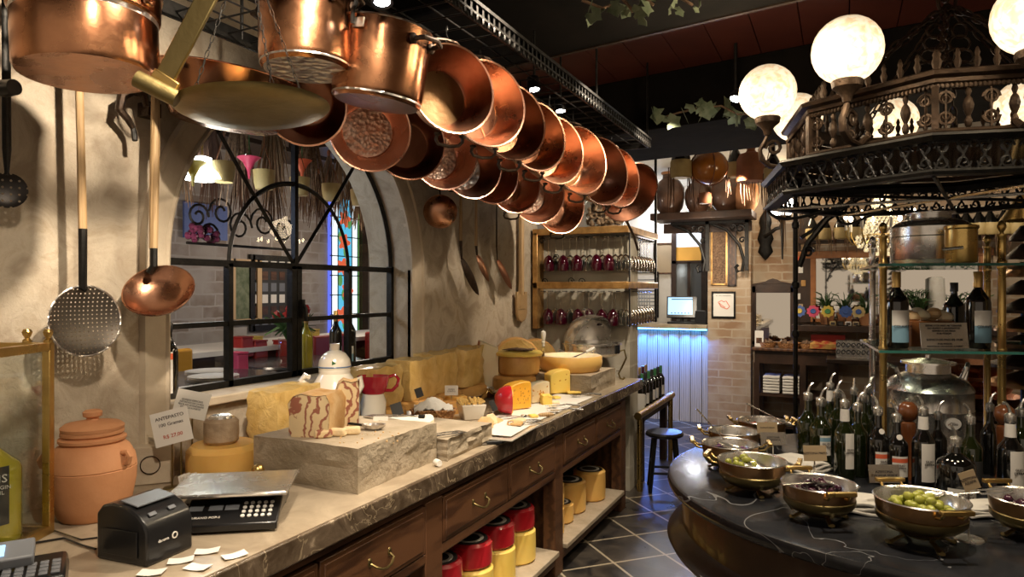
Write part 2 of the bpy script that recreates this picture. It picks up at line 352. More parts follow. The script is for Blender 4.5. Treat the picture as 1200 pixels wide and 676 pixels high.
M['perforated_black'] = dots('perforated_black', (.03,.026,.024), .7, .4, .02, .16)
def thin_glass():
    m = bpy.data.materials.new('window_glass'); m.use_nodes = True; t = m.node_tree; t.nodes.clear()
    out = _n(t,'ShaderNodeOutputMaterial'); a = _n(t,'ShaderNodeBsdfTransparent'); g = _n(t,'ShaderNodeBsdfGlossy', Roughness=.0); a.inputs[0].default_value = (.93,.95,.94,1)
    fr = _n(t,'ShaderNodeLayerWeight', Blend=.5); pw = _n(t,'ShaderNodeMath', operation='POWER'); t.links.new(fr.outputs['Facing'], pw.inputs[0]); pw.inputs[1].default_value = 4.0; ma = _n(t,'ShaderNodeMath', operation='MULTIPLY_ADD'); t.links.new(pw.outputs[0], ma.inputs[0]); ma.inputs[1].default_value = .7; ma.inputs[2].default_value = .035; mx = _n(t,'ShaderNodeMixShader'); t.links.new(ma.outputs[0], mx.inputs[0]); t.links.new(a.outputs[0], mx.inputs[1]); t.links.new(g.outputs[0], mx.inputs[2]); t.links.new(mx.outputs[0], out.inputs[0]); return m
M['pane'] = thin_glass()
M['shelf_pane'] = thin_glass(); M['shelf_pane'].node_tree.nodes['Transparent BSDF'].inputs[0].default_value = (.86,.95,.92,1)
mk('glass_edge', (.03,.16,.13), .08, coat=.8, emis=(.02,.12,.10), es=.0)
def veins(m, c, sc, th):
    """thin pale veins added to a stone material"""
    t = m.node_tree; b = [n for n in t.nodes if n.type=='BSDF_PRINCIPLED'][0]; src = b.inputs['Base Color'].links[0].from_socket
    tc = _n(t,'ShaderNodeTexCoord'); nz = _n(t,'ShaderNodeTexNoise', Scale=sc, Detail=4.0, Distortion=1.2); t.links.new(tc.outputs['Object'], nz.inputs['Vector'])
    s = _n(t,'ShaderNodeMath', operation='SUBTRACT'); s.inputs[1].default_value = .5; t.links.new(nz.outputs['Fac'], s.inputs[0])
    a = _n(t,'ShaderNodeMath', operation='ABSOLUTE'); t.links.new(s.outputs[0], a.inputs[0]); l = _n(t,'ShaderNodeMath', operation='LESS_THAN'); l.inputs[1].default_value = th; t.links.new(a.outputs[0], l.inputs[0])
    mx = _n(t,'ShaderNodeMix', data_type='RGBA'); t.links.new(l.outputs[0], mx.inputs['Factor']); t.links.new(src, mx.inputs[6]); mx.inputs[7].default_value = col(c); t.links.new(mx.outputs[2], b.inputs['Base Color'])
veins(M['marble_black'], (.22,.22,.22), 1.6, .0022)
veins(M['worktop'], (.26,.20,.13), 6, .008)
# ================= THE SETTING =================
WX = -2.3; CT = .9      # wall plane, worktop height
struct('floor', MB().bb(-7.2,4.2,-2.5,9.4,-.1,0), M['floor'])
# left wall with the arched opening
Y0, Y1, ZS, ZB = 1.77, 3.39, 1.71, 1.165; YC = (Y0+Y1)/2; AR = (Y1-Y0)/2; WB = WX-.3; ZT = 3.15
w = MB()
w.bb(WB,WX,-1.2,Y0,0,ZT); w.bb(WB,WX,Y1,5.27,0,ZT); w.bb(WB,WX,Y0,Y1,0,ZB)
N = 28
for i in range(N):
    a, b = PI-PI*i/N, PI-PI*(i+1)/N
    ya, za, yb, zb = YC+AR*math.cos(a), ZS+AR*math.sin(a), YC+AR*math.cos(b), ZS+AR*math.sin(b)
    vs = [(x,y,z) for x in (WB,WX) for (y,z) in ((ya,za),(yb,zb),(yb,ZT),(ya,ZT))]
    w.add(vs, [(3,2,1,0),(4,5,6,7),(0,1,5,4),(2,3,7,6)])
struct('wall_left', w, M['plaster'])
s = MB()
def arch_path(rad, x, zb): return [(x,YC-rad,zb)]+[(x,YC-rad*math.cos(PI*i/36),ZS+rad*math.sin(PI*i/36)) for i in range(37)]+[(x,YC+rad,zb)]
def sweep(mb, path, prof):
    """profile (outwards, towards the room) swept along the arch path in the wall plane"""
    P = [Vector(p) for p in path]; k = len(P); n = len(prof); vs = []
    for i,p in enumerate(P):
        t = (P[min(i+1,k-1)]-P[max(i-1,0)]).normalized(); o = Vector((0,-t.z,t.y)) 
        for (a,b) in prof: q = p+o*a; vs.append((q.x+b,q.y,q.z))
    fs = [(i*n+j,i*n+(j+1)%n,(i+1)*n+(j+1)%n,(i+1)*n+j) for i in range(k-1) for j in range(n)]
    fs += [tuple(range(n)), tuple(reversed(range((k-1)*n,k*n)))]
    mb.add(vs, fs)
sweep(s, arch_path(AR, WX, CT), [(0,-.02),(0,.012),(.012,.02),(.02,.012),(.028,.016),(.095,.016),(.102,.026),(.114,.026),(.12,.0),(.12,-.02)])
struct('trim_1', s, M['surround'])
st = MB(); st.bb(WB-.02, WX+.035, Y0+.002, Y1-.002, ZB-.035, ZB+.001); struct('trim_2', st, M['surround'], bevel=.006)
# window frame and panes
FX = -2.435
fr = MB()
bw = .022
for y in (Y0+.012, Y1-.012): fr.bb(FX-.02,FX+.015,y-.014,y+.014,ZB,ZS+.02)
fr.bb(FX-.02,FX+.015,Y0,Y1,ZB,ZB+.03); fr.bb(FX-.02,FX+.015,Y0,Y1,ZS-.014,ZS+.014)
fr.bb(FX-.015,FX+.01,Y0,Y1,1.435,1.457)
for y,ww in ((YC-.018,.016),(YC+.018,.016),(YC-AR/2,.012),(YC+AR/2,.012)): fr.bb(FX-.02,FX+.015,y-ww,y+ww,ZB,ZS)
fr.bb(FX-.015,FX+.012,YC-.012,YC+.012,ZS,ZS+AR)
for rad, r_ in ((AR-.012,.016),(AR/2,.012)):
    fr.tube([(FX,YC-rad*math.cos(PI*i/32),ZS+rad*math.sin(PI*i/32)) for i in range(33)], r_, n=4)
for sgn in (-1,1): fr.tube([(FX,YC,ZS),(FX,YC+sgn*AR*.36,ZS+AR*.44),(FX,YC+sgn*AR*.62,ZS+AR*.775)], .012, n=4)
wf = struct('window_1', fr, M['iron'])
wf['label'] = 'black iron window frame with arched tracery'
g = MB(); pts = [(Y0,ZB)]+[(YC-AR*math.cos(PI*i/32),ZS+AR*math.sin(PI*i/32)) for i in range(33)]+[(Y1,ZB)]
g.add([(FX+.001,y,z) for y,z in pts], [tuple(range(len(pts)))]); g.build('window_pane', M['pane'], wf)
h = MB(); h.box(FX+.03,YC+.02,1.50,.02,.018,.09); h.tube([(FX+.04,YC+.02,1.52),(FX+.055,YC+.02,1.50),(FX+.055,YC+.02,1.44)], .008); h.build('window_handle', M['iron'], wf)
# the room behind the window
BX = -5.6
struct('wall_beyond', MB().bb(BX-.1,BX,.5,9.4,0,3.0), M['brick_white'])
struct('wall_side_beyond', MB().bb(BX,WB,8.6,8.7,0,3.0), M['plaster_pale'])
struct('ceiling_beyond', MB().bb(BX,WB,.5,8.6,3.0,3.05), M['wood_dark'])
# ceiling, boards, beams
cl = MB()
cl.bb(-7.2,4.2,-2.5,9.4,3.22,3.3)
struct('ceiling', cl, M['ceil_dark'])
BD = Vector((-.985,.17,0)); BN = Vector((.17,.985,0))
def beam(name, p, d0, d1, z0, z1, m, l0=-3.2, l1=2.6):
    """a beam across the room: p a point under its edge, d0..d1 its width along the room"""
    mb = MB(); vs = []
    for z in (z0,z1):
        for (l,d) in ((l0,d0),(l1,d0),(l1,d1),(l0,d1)): q = p+BD*l+BN*d; vs.append((q.x,q.y,z))
    mb.add(vs, [(3,2,1,0),(4,5,6,7),(0,1,5,4),(1,2,6,5),(2,3,7,6),(3,0,4,7)]); return struct(name, mb, m, bevel=.01)
p1 = cw(.15,3.42); p2 = cw(.65,4.65)
bd = MB(); x = -2.28
while x < 3.6:
    bd.bb(x+.003,x+.229,-2.0,5.75,3.0,3.02); x += .232
struct('ceiling_boards', bd, M['ceil_red'])
beam('beam_near', p1, -.75, 0, 2.75, 3.0, M['beam'], l1=.98)
# ribbed cornice strip under the near beam
rb = MB()
for i in range(150):
    q = p1+BD*(-2.6+i*.03)+BN*.012; rb.box(0,0,0,.016,.035,.05, M=mv(q.x,q.y,2.775)@rot(z=-9.8))
q0 = p1+BD*-.4+BN*.004
rb.box(0,0,0,4.5,.02,.06, M=mv(q0.x,q0.y,2.775)@rot(z=-9.8))
struct('trim_3', rb, M['iron_brown'])
beam('beam_far', p2, 0, 1.0, 2.64, 3.0, M['beam'], l1=1.3)
# pale sloping plaster ceiling beyond the far beam
sl = MB(); sl.slab(10,6,lambda a,b: (-3.2+a*4.8, 5.5+b*3.7, 3.12-.12*b+.012*math.sin(a*19+b*3)), .04)
struct('ceiling_plaster', sl, M['plaster_pale'])
# partition wall with the glass rack
struct('wall_partition', MB().bb(-2.62,-1.5,5.26,5.50,0,2.055), M['stone_wall'])
# back walls
BY = 8.62
struct('wall_back', MB().bb(-5.0,4.2,BY+.6,BY+.7,0,3.2), M['plaster_pale'])
pl = MB(); pl.bb(-1.41,-.93,8.25,8.75,0,2.95); struct('wall_pillar', pl, M['brick_tan'])
struct('wall_brick', MB().bb(-.93,4.2,8.5,8.75,0,3.1), M['brick_tan'])
struct('wall_right', MB().bb(4.1,4.2,-2.5,9.4,0,3.2), M['plaster'])
# ================= LIGHTS =================
def spot(name, p, tgt, e, size=70, blend=.6, c=(1,.84,.64), r=.03):
    l = bpy.data.lights.new(name,'SPOT'); l.energy = e; l.spot_size = math.radians(size); l.spot_blend = blend; l.color = c; l.shadow_soft_size = r
    o = bpy.data.objects.new(name, l); C.objects.link(o); o.location = p
    o.rotation_euler = (Vector(tgt)-Vector(p)).to_track_quat('-Z','Y').to_euler(); return o
def point(name, p, e, c=(1,.78,.5), r=.08):
    l = bpy.data.lights.new(name,'POINT'); l.energy = e; l.color = c; l.shadow_soft_size = r
    o = bpy.data.objects.new(name, l); C.objects.link(o); o.location = p; return o
def area(name, p, tgt, e, sx, sy, c):
    l = bpy.data.lights.new(name,'AREA'); l.energy = e; l.shape = 'RECTANGLE'; l.size = sx; l.size_y = sy; l.color = c
    o = bpy.data.objects.new(name, l); C.objects.link(o); o.location = p; o.rotation_euler = (Vector(tgt)-Vector(p)).to_track_quat('-Z','Y').to_euler(); return o
wd = bpy.data.worlds.new('world'); bpy.context.scene.world = wd; wd.use_nodes = True
wd.node_tree.nodes['Background'].inputs[0].default_value = (1.0,.80,.60,1); wd.node_tree.nodes['Background'].inputs[1].default_value = .55
sc = bpy.context.scene
sc.view_settings.view_transform = 'Standard'; sc.view_settings.look = 'None'; sc.view_settings.exposure = 0.0; sc.view_settings.gamma = 1.0; sc.view_settings.use_curve_mapping = False
sc.cycles.use_denoising = True; sc.cycles.max_bounces = 8; sc.cycles.sample_clamp_indirect = 6; sc.cycles.caustics_reflective = False; sc.cycles.caustics_refractive = False
SP = [(-1.0,1.22,(-2.2,1.1,1.3),210,120),(-.85,2.1,(-1.9,2.0,.9),120,80),(-.85,3.1,(-1.8,3.0,.9),110,80),(-.85,4.0,(-1.8,4.1,.9),110,80),(-.9,4.75,(-1.9,5.1,1.4),120,85)]
for i,(x,y,t,e,z_) in enumerate(SP): spot('track_spot_light', (x,y,2.70), t, e, size=z_, blend=.7)
spot('counter_fill_light', (-.55,.55,2.65), (-1.95,1.75,1.0), 95, size=75, blend=.9, r=.06)  # added front fill for the near worktop, no actual lamp hangs here
spot('island_fill_light', tuple(cw(.95,1.6,2.7)), tuple(cw(1.1,2.1,.9)), 75, size=85)  # this and the next: added fill to brighten the island, no fixture
spot('island_fill_light', tuple(cw(.7,3.0,2.6)), tuple(cw(1.1,2.8,.9)), 30, size=80, r=.15)
spot('bar_fill_light', (-.8,6.3,2.6), (-1.6,8.3,1.0), 175, size=75)  # added white fill on the bar planks, not a lamp of the aisle
spot('partition_fill_light', (-1.0,4.45,2.6), (-1.95,5.26,1.6), 70, size=90)  # added to brighten the stone partition, stands for no fixture
point('back_ceiling_fill', (-1.35,7.35,1.95), 26, c=(1,.86,.68), r=.2)  # unseen fill added to lift the pale plaster ceiling behind the gourd
spot('back_spot_light', (1.4,6.9,2.7), (1.2,8.5,1.6), 48, size=100)
point('behind_bar_light', (-2.2,8.9,2.5), 18, c=(.9,.92,1.0), r=.1)
for i in range(7): spot('bar_led_light', (-1.5-.17*i,8.20,1.10), (-1.5-.17*i,8.33,.55), 16, size=100, blend=1, c=(.03,.25,1.0), r=.01)
area('bar_floor_light', (-1.9,8.1,1.05), (-1.7,7.0,0), 10, 1.2, .05, (.10,.22,1.0))
point('window_room_light', (-4.2,3.2,1.9), 22, c=(1,.8,.62), r=.12)
point('window_room_light', (-4.5,5.6,1.9), 26, c=(1,.82,.66), r=.12)
point('window_room_light', (-3.2,2.0,2.0), 14, c=(.55,.68,1.0), r=.12)
# ================= COUNTER =================
CF = -1.42   # cabinet front plane
cab = thing('counter_cabinet', 'long dark wooden counter cabinet with drawers above open cheese shelves', 'cabinet', (0,0,0))
b = MB()
b.bb(-2.28,CF,.3,4.86,.785,.818)
for y in (.95,2.25,3.55,4.80):
    b.bb(CF-.07,CF+.004,y-.06,y+.06,0,.785)
    b.bb(-2.26,CF-.07,y-.012,y+.012,.0,.785)
b.bb(-2.285,-2.265,.3,4.86,0,.785); b.bb(CF-.03,CF+.002,.3,4.86,.555,.59); b.bb(CF-.03,CF+.002,.3,4.86,.07,.13)
b.bb(-2.26,CF,.3,4.86,.55,.565)
b.build('body', M['wood'], cab, bevel=.004)
for i,(a0,a1) in enumerate(((1.01,2.19),(2.31,3.49),(3.61,4.74))):
    s = MB(); s.bb(-2.26,CF+.03,a0,a1,.13,.158); s.build('shelf', M['stone_top'], cab, bevel=.004)
    ym = (a0+a1)/2
    for (d0,d1) in ((a0+.005,ym-.005),(ym+.005,a1-.005)):
        d = MB(); d.bb(CF-.02,CF+.006,d0,d1,.597,.775); d.bb(CF+.004,CF+.010,d0+.018,d1-.018,.612,.760)
        dr = d.build('drawer', M['wood'], cab, bevel=.003)
        yc = (d0+d1)/2; h = MB(); x = CF+.010
        h.tube([(x,yc-.055,.685),(x+.022,yc-.05,.675),(x+.03,yc-.025,.662),(x+.032,yc,.658),(x+.03,yc+.025,.662),(x+.022,yc+.05,.675),(x,yc+.055,.685)], .0045, n=6)
        for q in (-.055,.055): h.ball((x,yc+q,.688),(.006,.011,.016),8)
        h.build('drawer_pull', M['brass_dull'], dr)
wt = MB(); wt.bb(-2.298,-1.385,.2,5.22,.822,.898); wtp = wt.build('worktop', M['worktop'], None, bevel=.006)
tag(wtp, 'thick dark brown veined marble worktop along the window wall', 'worktop')
tt = MB(); tt.bb(-2.296,-1.392,.21,5.21,.8975,.9005); tt.build('polished_top', M['worktop_top'], wtp)
# cheeses on the low shelves
def wheel_prof(r, h, e=.012): return [(0,0),(r-e,0),(r,e),(r*1.015,h/2),(r,h-e),(r-e,h),(0,h)]
def shelf_wheel(X, Y, r, h, z, m, label, group, capm='label_black'):
    t = thing('round_cheese', label, 'cheese', (X,Y,z), R.uniform(0,6), group)
    MB().lathe(wheel_prof(r,h), 28).build('rind', M[m], t)
    MB().lathe([(0,h),(r*.80,h),(r*.80,h+.002),(0,h+.002)], 28).build('label', M[capm], t)
    k = MB().lathe([(r*.45,h+.002),(r*.62,h+.002),(r*.62,h+.003),(r*.45,h+.003)], 24); k.build('label_ring', M['label_white'], t)
    return t
rg = 'wax coated cheeses on the low shelf with red ones on top'; yg = 'yellow cheese wheels on the far low shelf'
sh = .158
def shz(u, v, z): p = at(u,v,Z=z); return p
# red and yellow stacks in the middle bay
for i,(Y,X) in enumerate(((2.50,-1.55),(2.76,-1.54),(3.02,-1.55),(3.29,-1.56))):
    yl = shelf_wheel(X,Y,.105,.17,sh,'cheese_lemon','yellow cheese wheel standing under a red waxed cheese', rg)
    rd = shelf_wheel(X-.005,Y,.105,.115,sh+.1735,'wax_red',['red waxed cheese nearest the drawer end of the low shelf','red waxed cheese second along the stacks of the low shelf','red waxed cheese third along the stacks of the low shelf','farthest red waxed cheese beside the cabinet post'][i], rg)
for Y,l in ((2.62,'red waxed cheese lying in the back row of the low shelf, nearer one'),(2.9,'red waxed cheese lying in the back row of the low shelf, farther one')):
    shelf_wheel(-1.80,Y,.105,.17,sh,'cheese_lemon','yellow cheese wheel in the back row under a red one', rg)
    shelf_wheel(-1.80,Y,.105,.115,sh+.1735,'wax_red',l, rg)
for (X,Y,r,h,z,l) in ((-1.56,3.72,.10,.16,sh,'yellow cheese wheel against the post, bottom of the pair'),(-1.56,3.72,.10,.14,sh+.1635,'yellow cheese wheel against the post, stacked on another'),
    (-1.57,3.95,.085,.12,sh,'small plain yellow cheese wheel with paper wrapper between taller ones'),(-1.60,4.17,.115,.2,sh,'large yellow cheese wheel with black label on far shelf'),
    (-1.56,4.47,.11,.2,sh,'last yellow cheese wheel at the far end of the shelf'),(-1.85,4.0,.11,.2,sh,'yellow cheese wheel in the shadow behind the small one'),(-1.84,4.35,.11,.2,sh,'yellow cheese wheel at the back of the far shelf')):
    shelf_wheel(X,Y,r,h,z,'cheese_y',l,yg)
# ================= ON THE WORKTOP =================
Z0 = .901
def on(u, v): return at(u,v,Z=Z0)
def pm(x, y, z=Z0, rz=0): return mv(x,y,z)@rot(z=rz)
# --- glass display case with a large oil bottle
cs = thing('display_case', 'brass framed glass case with round finials at the near end of the worktop', 'display case', tuple(cw(-1.46,1.95,Z0)[:2])+(Z0,), YAW)
# local: x right, y ahead ; corner (0.13,0) is the far right corner
f = MB(); x1, x0, y1, y0, H = .135, -.14, 0.0, -.42, .545
for (x,y) in ((x0,y0),(x0,y1),(x1,y0),(x1,y1)): f.bb(x-.011,x+.011,y-.011,y+.011,0,H)
for z in (.012,H-.012):
    for x in (x0,x1): f.bb(x-.011,x+.011,y0,y1,z-.012,z+.012)
    for y in (y0,y1): f.bb(x0,x1,y-.011,y+.011,z-.012,z+.012)
f.build('frame', M['brass'], cs, bevel=.002)
for x,y in ((x1,y1),(x1-.06,y1),(x1,y0)):
    MB().lathe([(0,0),(.012,0),(.012,.006),(.006,.012),(.011,.022),(.013,.03),(.009,.038),(0,.04)],12,mv(x,y,H)).build('finial', M['brass'], cs)
g = MB(); g.bb(x1-.002,x1+.002,y0+.01,y1-.01,.02,H-.02); g.bb(x0+.01,x1-.01,y1-.002,y1+.002,.02,H-.02); g.build('glass_pane', M['pane'], cs)
MB().bb(x0+.01,x1-.01,y0+.01,y1-.01,.0,.008).build('base', M['brass'], cs)
def bottle_prof(r, h, neck=.3, nr=.3):
    hs = h*(1-neck); return [(0,0),(r*.93,0),(r,.008),(r,hs*.86),(r*.93,hs*.93),(r*.62,hs*1.02),(r*nr*1.15,hs*1.12),(r*nr,hs*1.2),(r*nr,h),(0,h)]
p = cw(-1.415,1.845); ob = thing('oil_bottle', 'large olive oil bottle with black label inside the glass case', 'bottle', (p.x,p.y,Z0+.012), YAW)
MB().lathe(bottle_prof(.075,.38,.4,.28),24).build('glass_body', M['oil'], ob)
MB().lathe([(.0,.0),(.0255,.0),(.0255,.03),(0,.03)],14,mv(0,0,.38)).build('stopper', M['black_plastic'], ob)
lb = MB().lathe([(.0765,.06),(.0765,.215)],20,a0=-2.4,a1=-.3).build('label', M['label_black'], ob)
text('lettering','PONS',.03,M['label_white'],lb,(.05,-.062,.185),rot(90,0,37)); text('lettering','EXTRA VIRGIN\nOLIVE OIL',.014,M['label_white'],lb,(.05,-.062,.155),rot(90,0,37))
# --- terracotta jar
p = cw(-1.29,2.10); j = thing('terracotta_jar', 'lidded terracotta jar with ringed neck and small lug handles', 'jar', (p.x,p.y,Z0), YAW+.3)
MB().lathe([(0,0),(.083,0),(.092,.01),(.108,.05),(.119,.11),(.121,.15),(.119,.152),(.121,.155),(.116,.185),(.100,.215),(.085,.228),(.092,.235),(.092,.243),(.080,.249),(.086,.255),(.086,.263),(.078,.268),(.07,.268)],36).build('body', M['terracotta'], j)
lid = MB().lathe([(0,.266),(.085,.266),(.087,.276),(.075,.286),(.03,.294),(.018,.296),(.016,.302),(.026,.308),(.027,.32),(.020,.326),(0,.326)],30).build('lid', M['terracotta'], j)
for a in (200,330):
    ca, sa = math.cos(math.radians(a)), math.sin(math.radians(a)); h = MB()
    h.tube([(ca*(.114+d),sa*(.114+d),z) for d,z in ((-.006,.20),(.012,.202),(.02,.19),(.014,.172),(0,.168))], .009, n=8); h.build('handle', M['terracotta'], j)
# --- speaker-like beige box
p = on(182,566); t = thing('wall_speaker', 'beige square box with a round ring on its face beside the jar', 'speaker', (p.x-.02,p.y,Z0), YAW+.35)
MB().bb(-.07,.07,-.03,.05,0,.135).build('housing', M['surround'], t, bevel=.004); MB().lathe([(.030,0),(.033,0),(.033,.003),(.030,.003)],28,mv(0,-.031,.07)@rot(90)).build('ring', M['iron_brown'], t)
# --- price boards
def board(name, label, p, rz, tilt, roll, w, h, zc, m, lines, group=None, ms='brass_dull', ink='ink', basew=.03, rods=(0,)):
    t = thing(name, label, 'sign', (p.x,p.y,p.z), rz, group)
    T = mv(0,0,zc)@rot(tilt,0,0)@rot(0,roll,0)
    bd_o = MB().box(0,0,0,w,.003,h,M=T).build('board', M[m], t)
    s = MB()
    for r_ in rods: s.tube([(r_,.006,0),(r_,.006,zc)], .003)
    s.lathe([(0,0),(basew,0),(basew*.9,.004),(0,.006)],20,mv(0,.006,0)); s.build('stand', M[ms], t)
    for (tx, sz, dz, ik) in lines: text('lettering', tx, sz, M[ik or ink], bd_o, (0,0,0), T@mv(0,-.0022,dz)@rot(90)) 
    return t
board('price_sign','tilted beige price board reading antepasto and a price in red', on(201,572), YAW+.15, -10, -14, .125, .118, .215, 'label_white', [('ANTEPASTO',.017,.035,None),('100 Gramas',.017,.012,None),('R$ 27,00',.018,-.03,'red_ink')], rods=(0,.03))
t = board('price_sign','pale board of small lines of writing behind the antepasto price board', on(222,560)+Vector((-.05,.05,0)), YAW+.1, -10, 12, .125, .10, .26, 'label_white', [('QUEIJOS ESPECIAIS\nFATIADOS NA HORA\nPECA AO ATENDENTE\nSERVICO A PARTE',.0095,0,None)])
# --- napkins in holder
p = on(222,578); t = thing('sugar_sachets', 'bunch of white paper sachets standing in a small holder', 'sachets', (p.x,p.y,Z0), YAW)
MB().lathe([(0,0),(.03,0),(.034,.03),(.032,.03),(.028,.003),(0,.003)],16).build('holder', M['brass_dull'], t)
for k in range(9): MB().box(0,0,.035,.026,.003,.055,M=mv(-.018+.0045*k,R.uniform(-.01,.01),.004)@rot(R.uniform(-6,6),R.uniform(-12,12),70+R.uniform(-20,20))).build('sachet', M['paper'], t)
# --- receipt printer
A = cw(-.913,1.707); Bq = cw(-1.08,1.77); Cq = cw(-.856,1.836)
dx = (A-Bq); ang = math.atan2(dx.y,dx.x); pr = thing('receipt_printer', 'black receipt printer with rounded lid and two buttons at the counter edge', 'printer', (A.x,A.y,Z0), ang)
# local x: towards left..front corner (negative), y : away
W_, D_ = .175, .145
pf = [(0,0),(0,.085),(-.012,.11),(-.035,.128),(-.07,.142),(-.12,.148),(-.155,.14),(-W_,.118),(-W_,0)]
bd_ = MB(); T = Matrix(((1,0,0,0),(0,0,-1,0),(0,1,0,0),(0,0,0,1)))
bd_.prism(pf, -D_, 0, T); bd_.build('body', M['black_plastic'], pr, bevel=.006)
MB().bb(-.150,-.03,.02,.022,.02,.085,mv(0,-.024,0)).build('side_panel', M['black_plastic'], pr, bevel=.002)
MB().box(0,0,0,.06,.115,.003,M=mv(-.078,D_/2,.147)@rot(0,9,0)).build('paper_slot_plate', M['grey_plastic'], pr)
for q in (.035,.095): MB().box(0,0,0,.012,.022,.004,M=mv(-.021,q,.1225)@rot(0,38,0)).build('button', M['grey_plastic'], pr, bevel=.0015)
MB().lathe([(.006,0),(.009,0),(.009,.002),(.006,.002)],16,mv(0,.085,.055)@rot(0,90,0)).build('emblem', M['label_white'], pr)
text('lettering','daruma',.011,M['label_white'],pr,(.001,.050,.054),rot(90,0,90))
# --- card terminal
p = at(50,668,Z=Z0+.03); ct = thing('card_terminal', 'grey card terminal with lit display and rows of keys', 'card terminal', (p.x-.02,p.y-.02,Z0), YAW+.55)
MB().box(0,0,.02,.16,.19,.04,t=.92).build('keypad_body', M['black_plastic'], ct, bevel=.008)
MB().box(-.07,.05,.055,.16,.075,.03,M=rot(18)).build('display_housing', M['grey_plastic'], ct, bevel=.005)
MB().box(-.085,.045,.073,.075,.04,.003,M=rot(18)).build('display', M['screen'], ct)
for a in range(5):
    for c in range(4): MB().box(.055-.024*a,-.065+.024*c,.043,.018,.017,.006).build('key', M['grey_plastic'], ct, bevel=.002)
cb = MB(); q = on(60,640); cb.tube([on(0,650)+Vector((0,0,.004)),on(40,638)+Vector((0,0,.004)),on(75,632)+Vector((0,0,.004)),on(95,640)+Vector((0,0,.004)),on(112,645)+Vector((0,0,.004))],.003); tag(cb.build('cable', M['black_plastic']),'black cable lying on the worktop beside the card terminal','cable')
cb = MB(); cb.tube([on(30,628)+Vector((0,0,.004)),on(60,622)+Vector((0,0,.004)),on(95,634)+Vector((0,0,.004)),on(125,630)+Vector((0,0,.004))],.0025); tag(cb.build('cable', M['black_plastic']),'thin cable running under the glass case to the printer','cable')
# slips of paper
for i,(u,v,a) in enumerate(((178,672,5),(212,658,20),(232,666,-12),(243,647,15),(275,652,40))):
    p = on(u,v); s = MB(); s.slab(6,4,lambda a_,b_: ((a_-.5)*.06,(b_-.5)*.038,.002+.010*abs(a_-.45)**1.5+.002), .0006)
    o = s.build('paper_slip', M['paper'], None); o.location = (p.x,p.y,Z0-.0014); o.rotation_euler = (0,0,math.radians(a)+YAW)
    tag(o, ['white paper slip partly under the frame edge below the printer','curled white slip right in front of the printer corner','white slip lying second from the printer along the edge','white slip behind the others beside the scale','square white slip farthest along the worktop edge'][i], 'paper', 'paper slips on the worktop')
# --- scale
p = on(268,618); sc_ = thing('weighing_scale', 'black digital weighing scale with steel platter and white keys', 'scale', (p.x-.02,p.y+.02,Z0), YAW+.16)
MB().bb(-.14,.14,.0,.20,.012,.065).build('base', M['black_plastic'], sc_, bevel=.01)
kp = MB(); kp.slab(1,1,lambda a_,b_: (-.115+a_*.265,-.085+b_*.11,.028+b_*.045),.022); kpo = kp.build('control_panel', M['black_plastic'], sc_, bevel=.004)
TT = mv(0,-.03,.0525)@rot(22.2)
for a in range(5):
    for c in range(4): MB().lathe([(0,0),(.0062,0),(.0055,.003),(0,.003)],10,TT@mv(.050+a*.0185,-.030+c*.0185,0)).build('key', M['white_plastic'], kpo)
for q in (-.085,-.03,.015): MB().bb(q-.02,q+.018,-.002,.022,0,.002,TT).build('readout', M['grey_plastic'], kpo)
text('lettering','URANO POP-S',.012,M['label_white'],kpo,(0,0,0),TT@mv(-.05,-.032,.001))
for q in ((-.12,.01),(.12,.01),(-.12,.19),(.12,.19)): MB().lathe([(0,0),(.012,0),(.012,.014),(0,.014)],10,mv(q[0],q[1],0)).build('foot', M['black_plastic'], sc_)
pt = MB(); pt.bb(-.17,.17,-.04,.215,.092,.099); pt.bb(-.165,.165,-.035,.21,.099,.101); pt.build('platter', M['steel'], sc_, bevel=.003)
MB().bb(-.04,.04,.06,.14,.06,.092).build('platter_post', M['black_plastic'], sc_)
# --- brass bell on stand by the slab
p = on(320,572); t = thing('brass_finial_stand', 'small shiny brass knob on a clear stand before the stone block', 'ornament', (p.x-.01,p.y-.06,Z0), 0)
MB().lathe([(0,.0),(.016,0),(.014,.01),(.006,.02),(.006,.045),(.012,.055),(.021,.068),(.022,.08),(.016,.092),(.006,.097),(0,.098)],18,mv(0,0,.0)).build('knob', M['brass'], t)
# --- stone blocks
def rough_block(name, label, x0,x1,y0,y1,h,z=Z0, amp=.017, m='stone', topm='stone_top'):
    t = thing(name, label, 'stone block', ((x0+x1)/2,(y0+y1)/2,z)); X=(x1-x0)/2; Y=(y1-y0)/2
    per = []; nn = 9
    for (ax,ay,bx,by) in ((-X,-Y,X,-Y),(X,-Y,X,Y),(X,Y,-X,Y),(-X,Y,-X,-Y)):
        for k in range(nn): f_=k/nn; per.append((ax+(bx-ax)*f_, ay+(by-ay)*f_))
    n = len(per); rows = 6; vs = []; rr = random.Random(int(abs(x0*1000+y0*777)))
    for i in range(rows+1):
        for k,(a,c) in enumerate(per):
            j = 0 if k%nn==0 else rr.uniform(-amp,amp)*(1 if i<rows else .8)
            L = math.hypot(a/X, c/Y); vs.append((a-(a/X if abs(a)>X*.99 else 0)*abs(j), c-(c/Y if abs(c)>Y*.99 else 0)*abs(j), h*i/rows))
    fs = [(i*n+k,i*n+(k+1)%n,(i+1)*n+(k+1)%n,(i+1)*n+k) for i in range(rows) for k in range(n)]
    mb = MB(); mb.add(vs, fs+[tuple(reversed(range(n)))]); mb.build('rough_sides', M[m], t, ang=25)
    mb = MB(); mb.add([(a,c,b_) for a,c,b_ in vs[rows*n:]], [tuple(range(n))]); mb.build('sawn_top', M[topm], t)
    return t
S1 = (-1.955,-1.475,1.86,2.36,.155); S2 = (-1.95,-1.43,2.37,2.76,.088)
rough_block('stone_block','large rough-edged beige stone block carrying the striped bread',*S1)
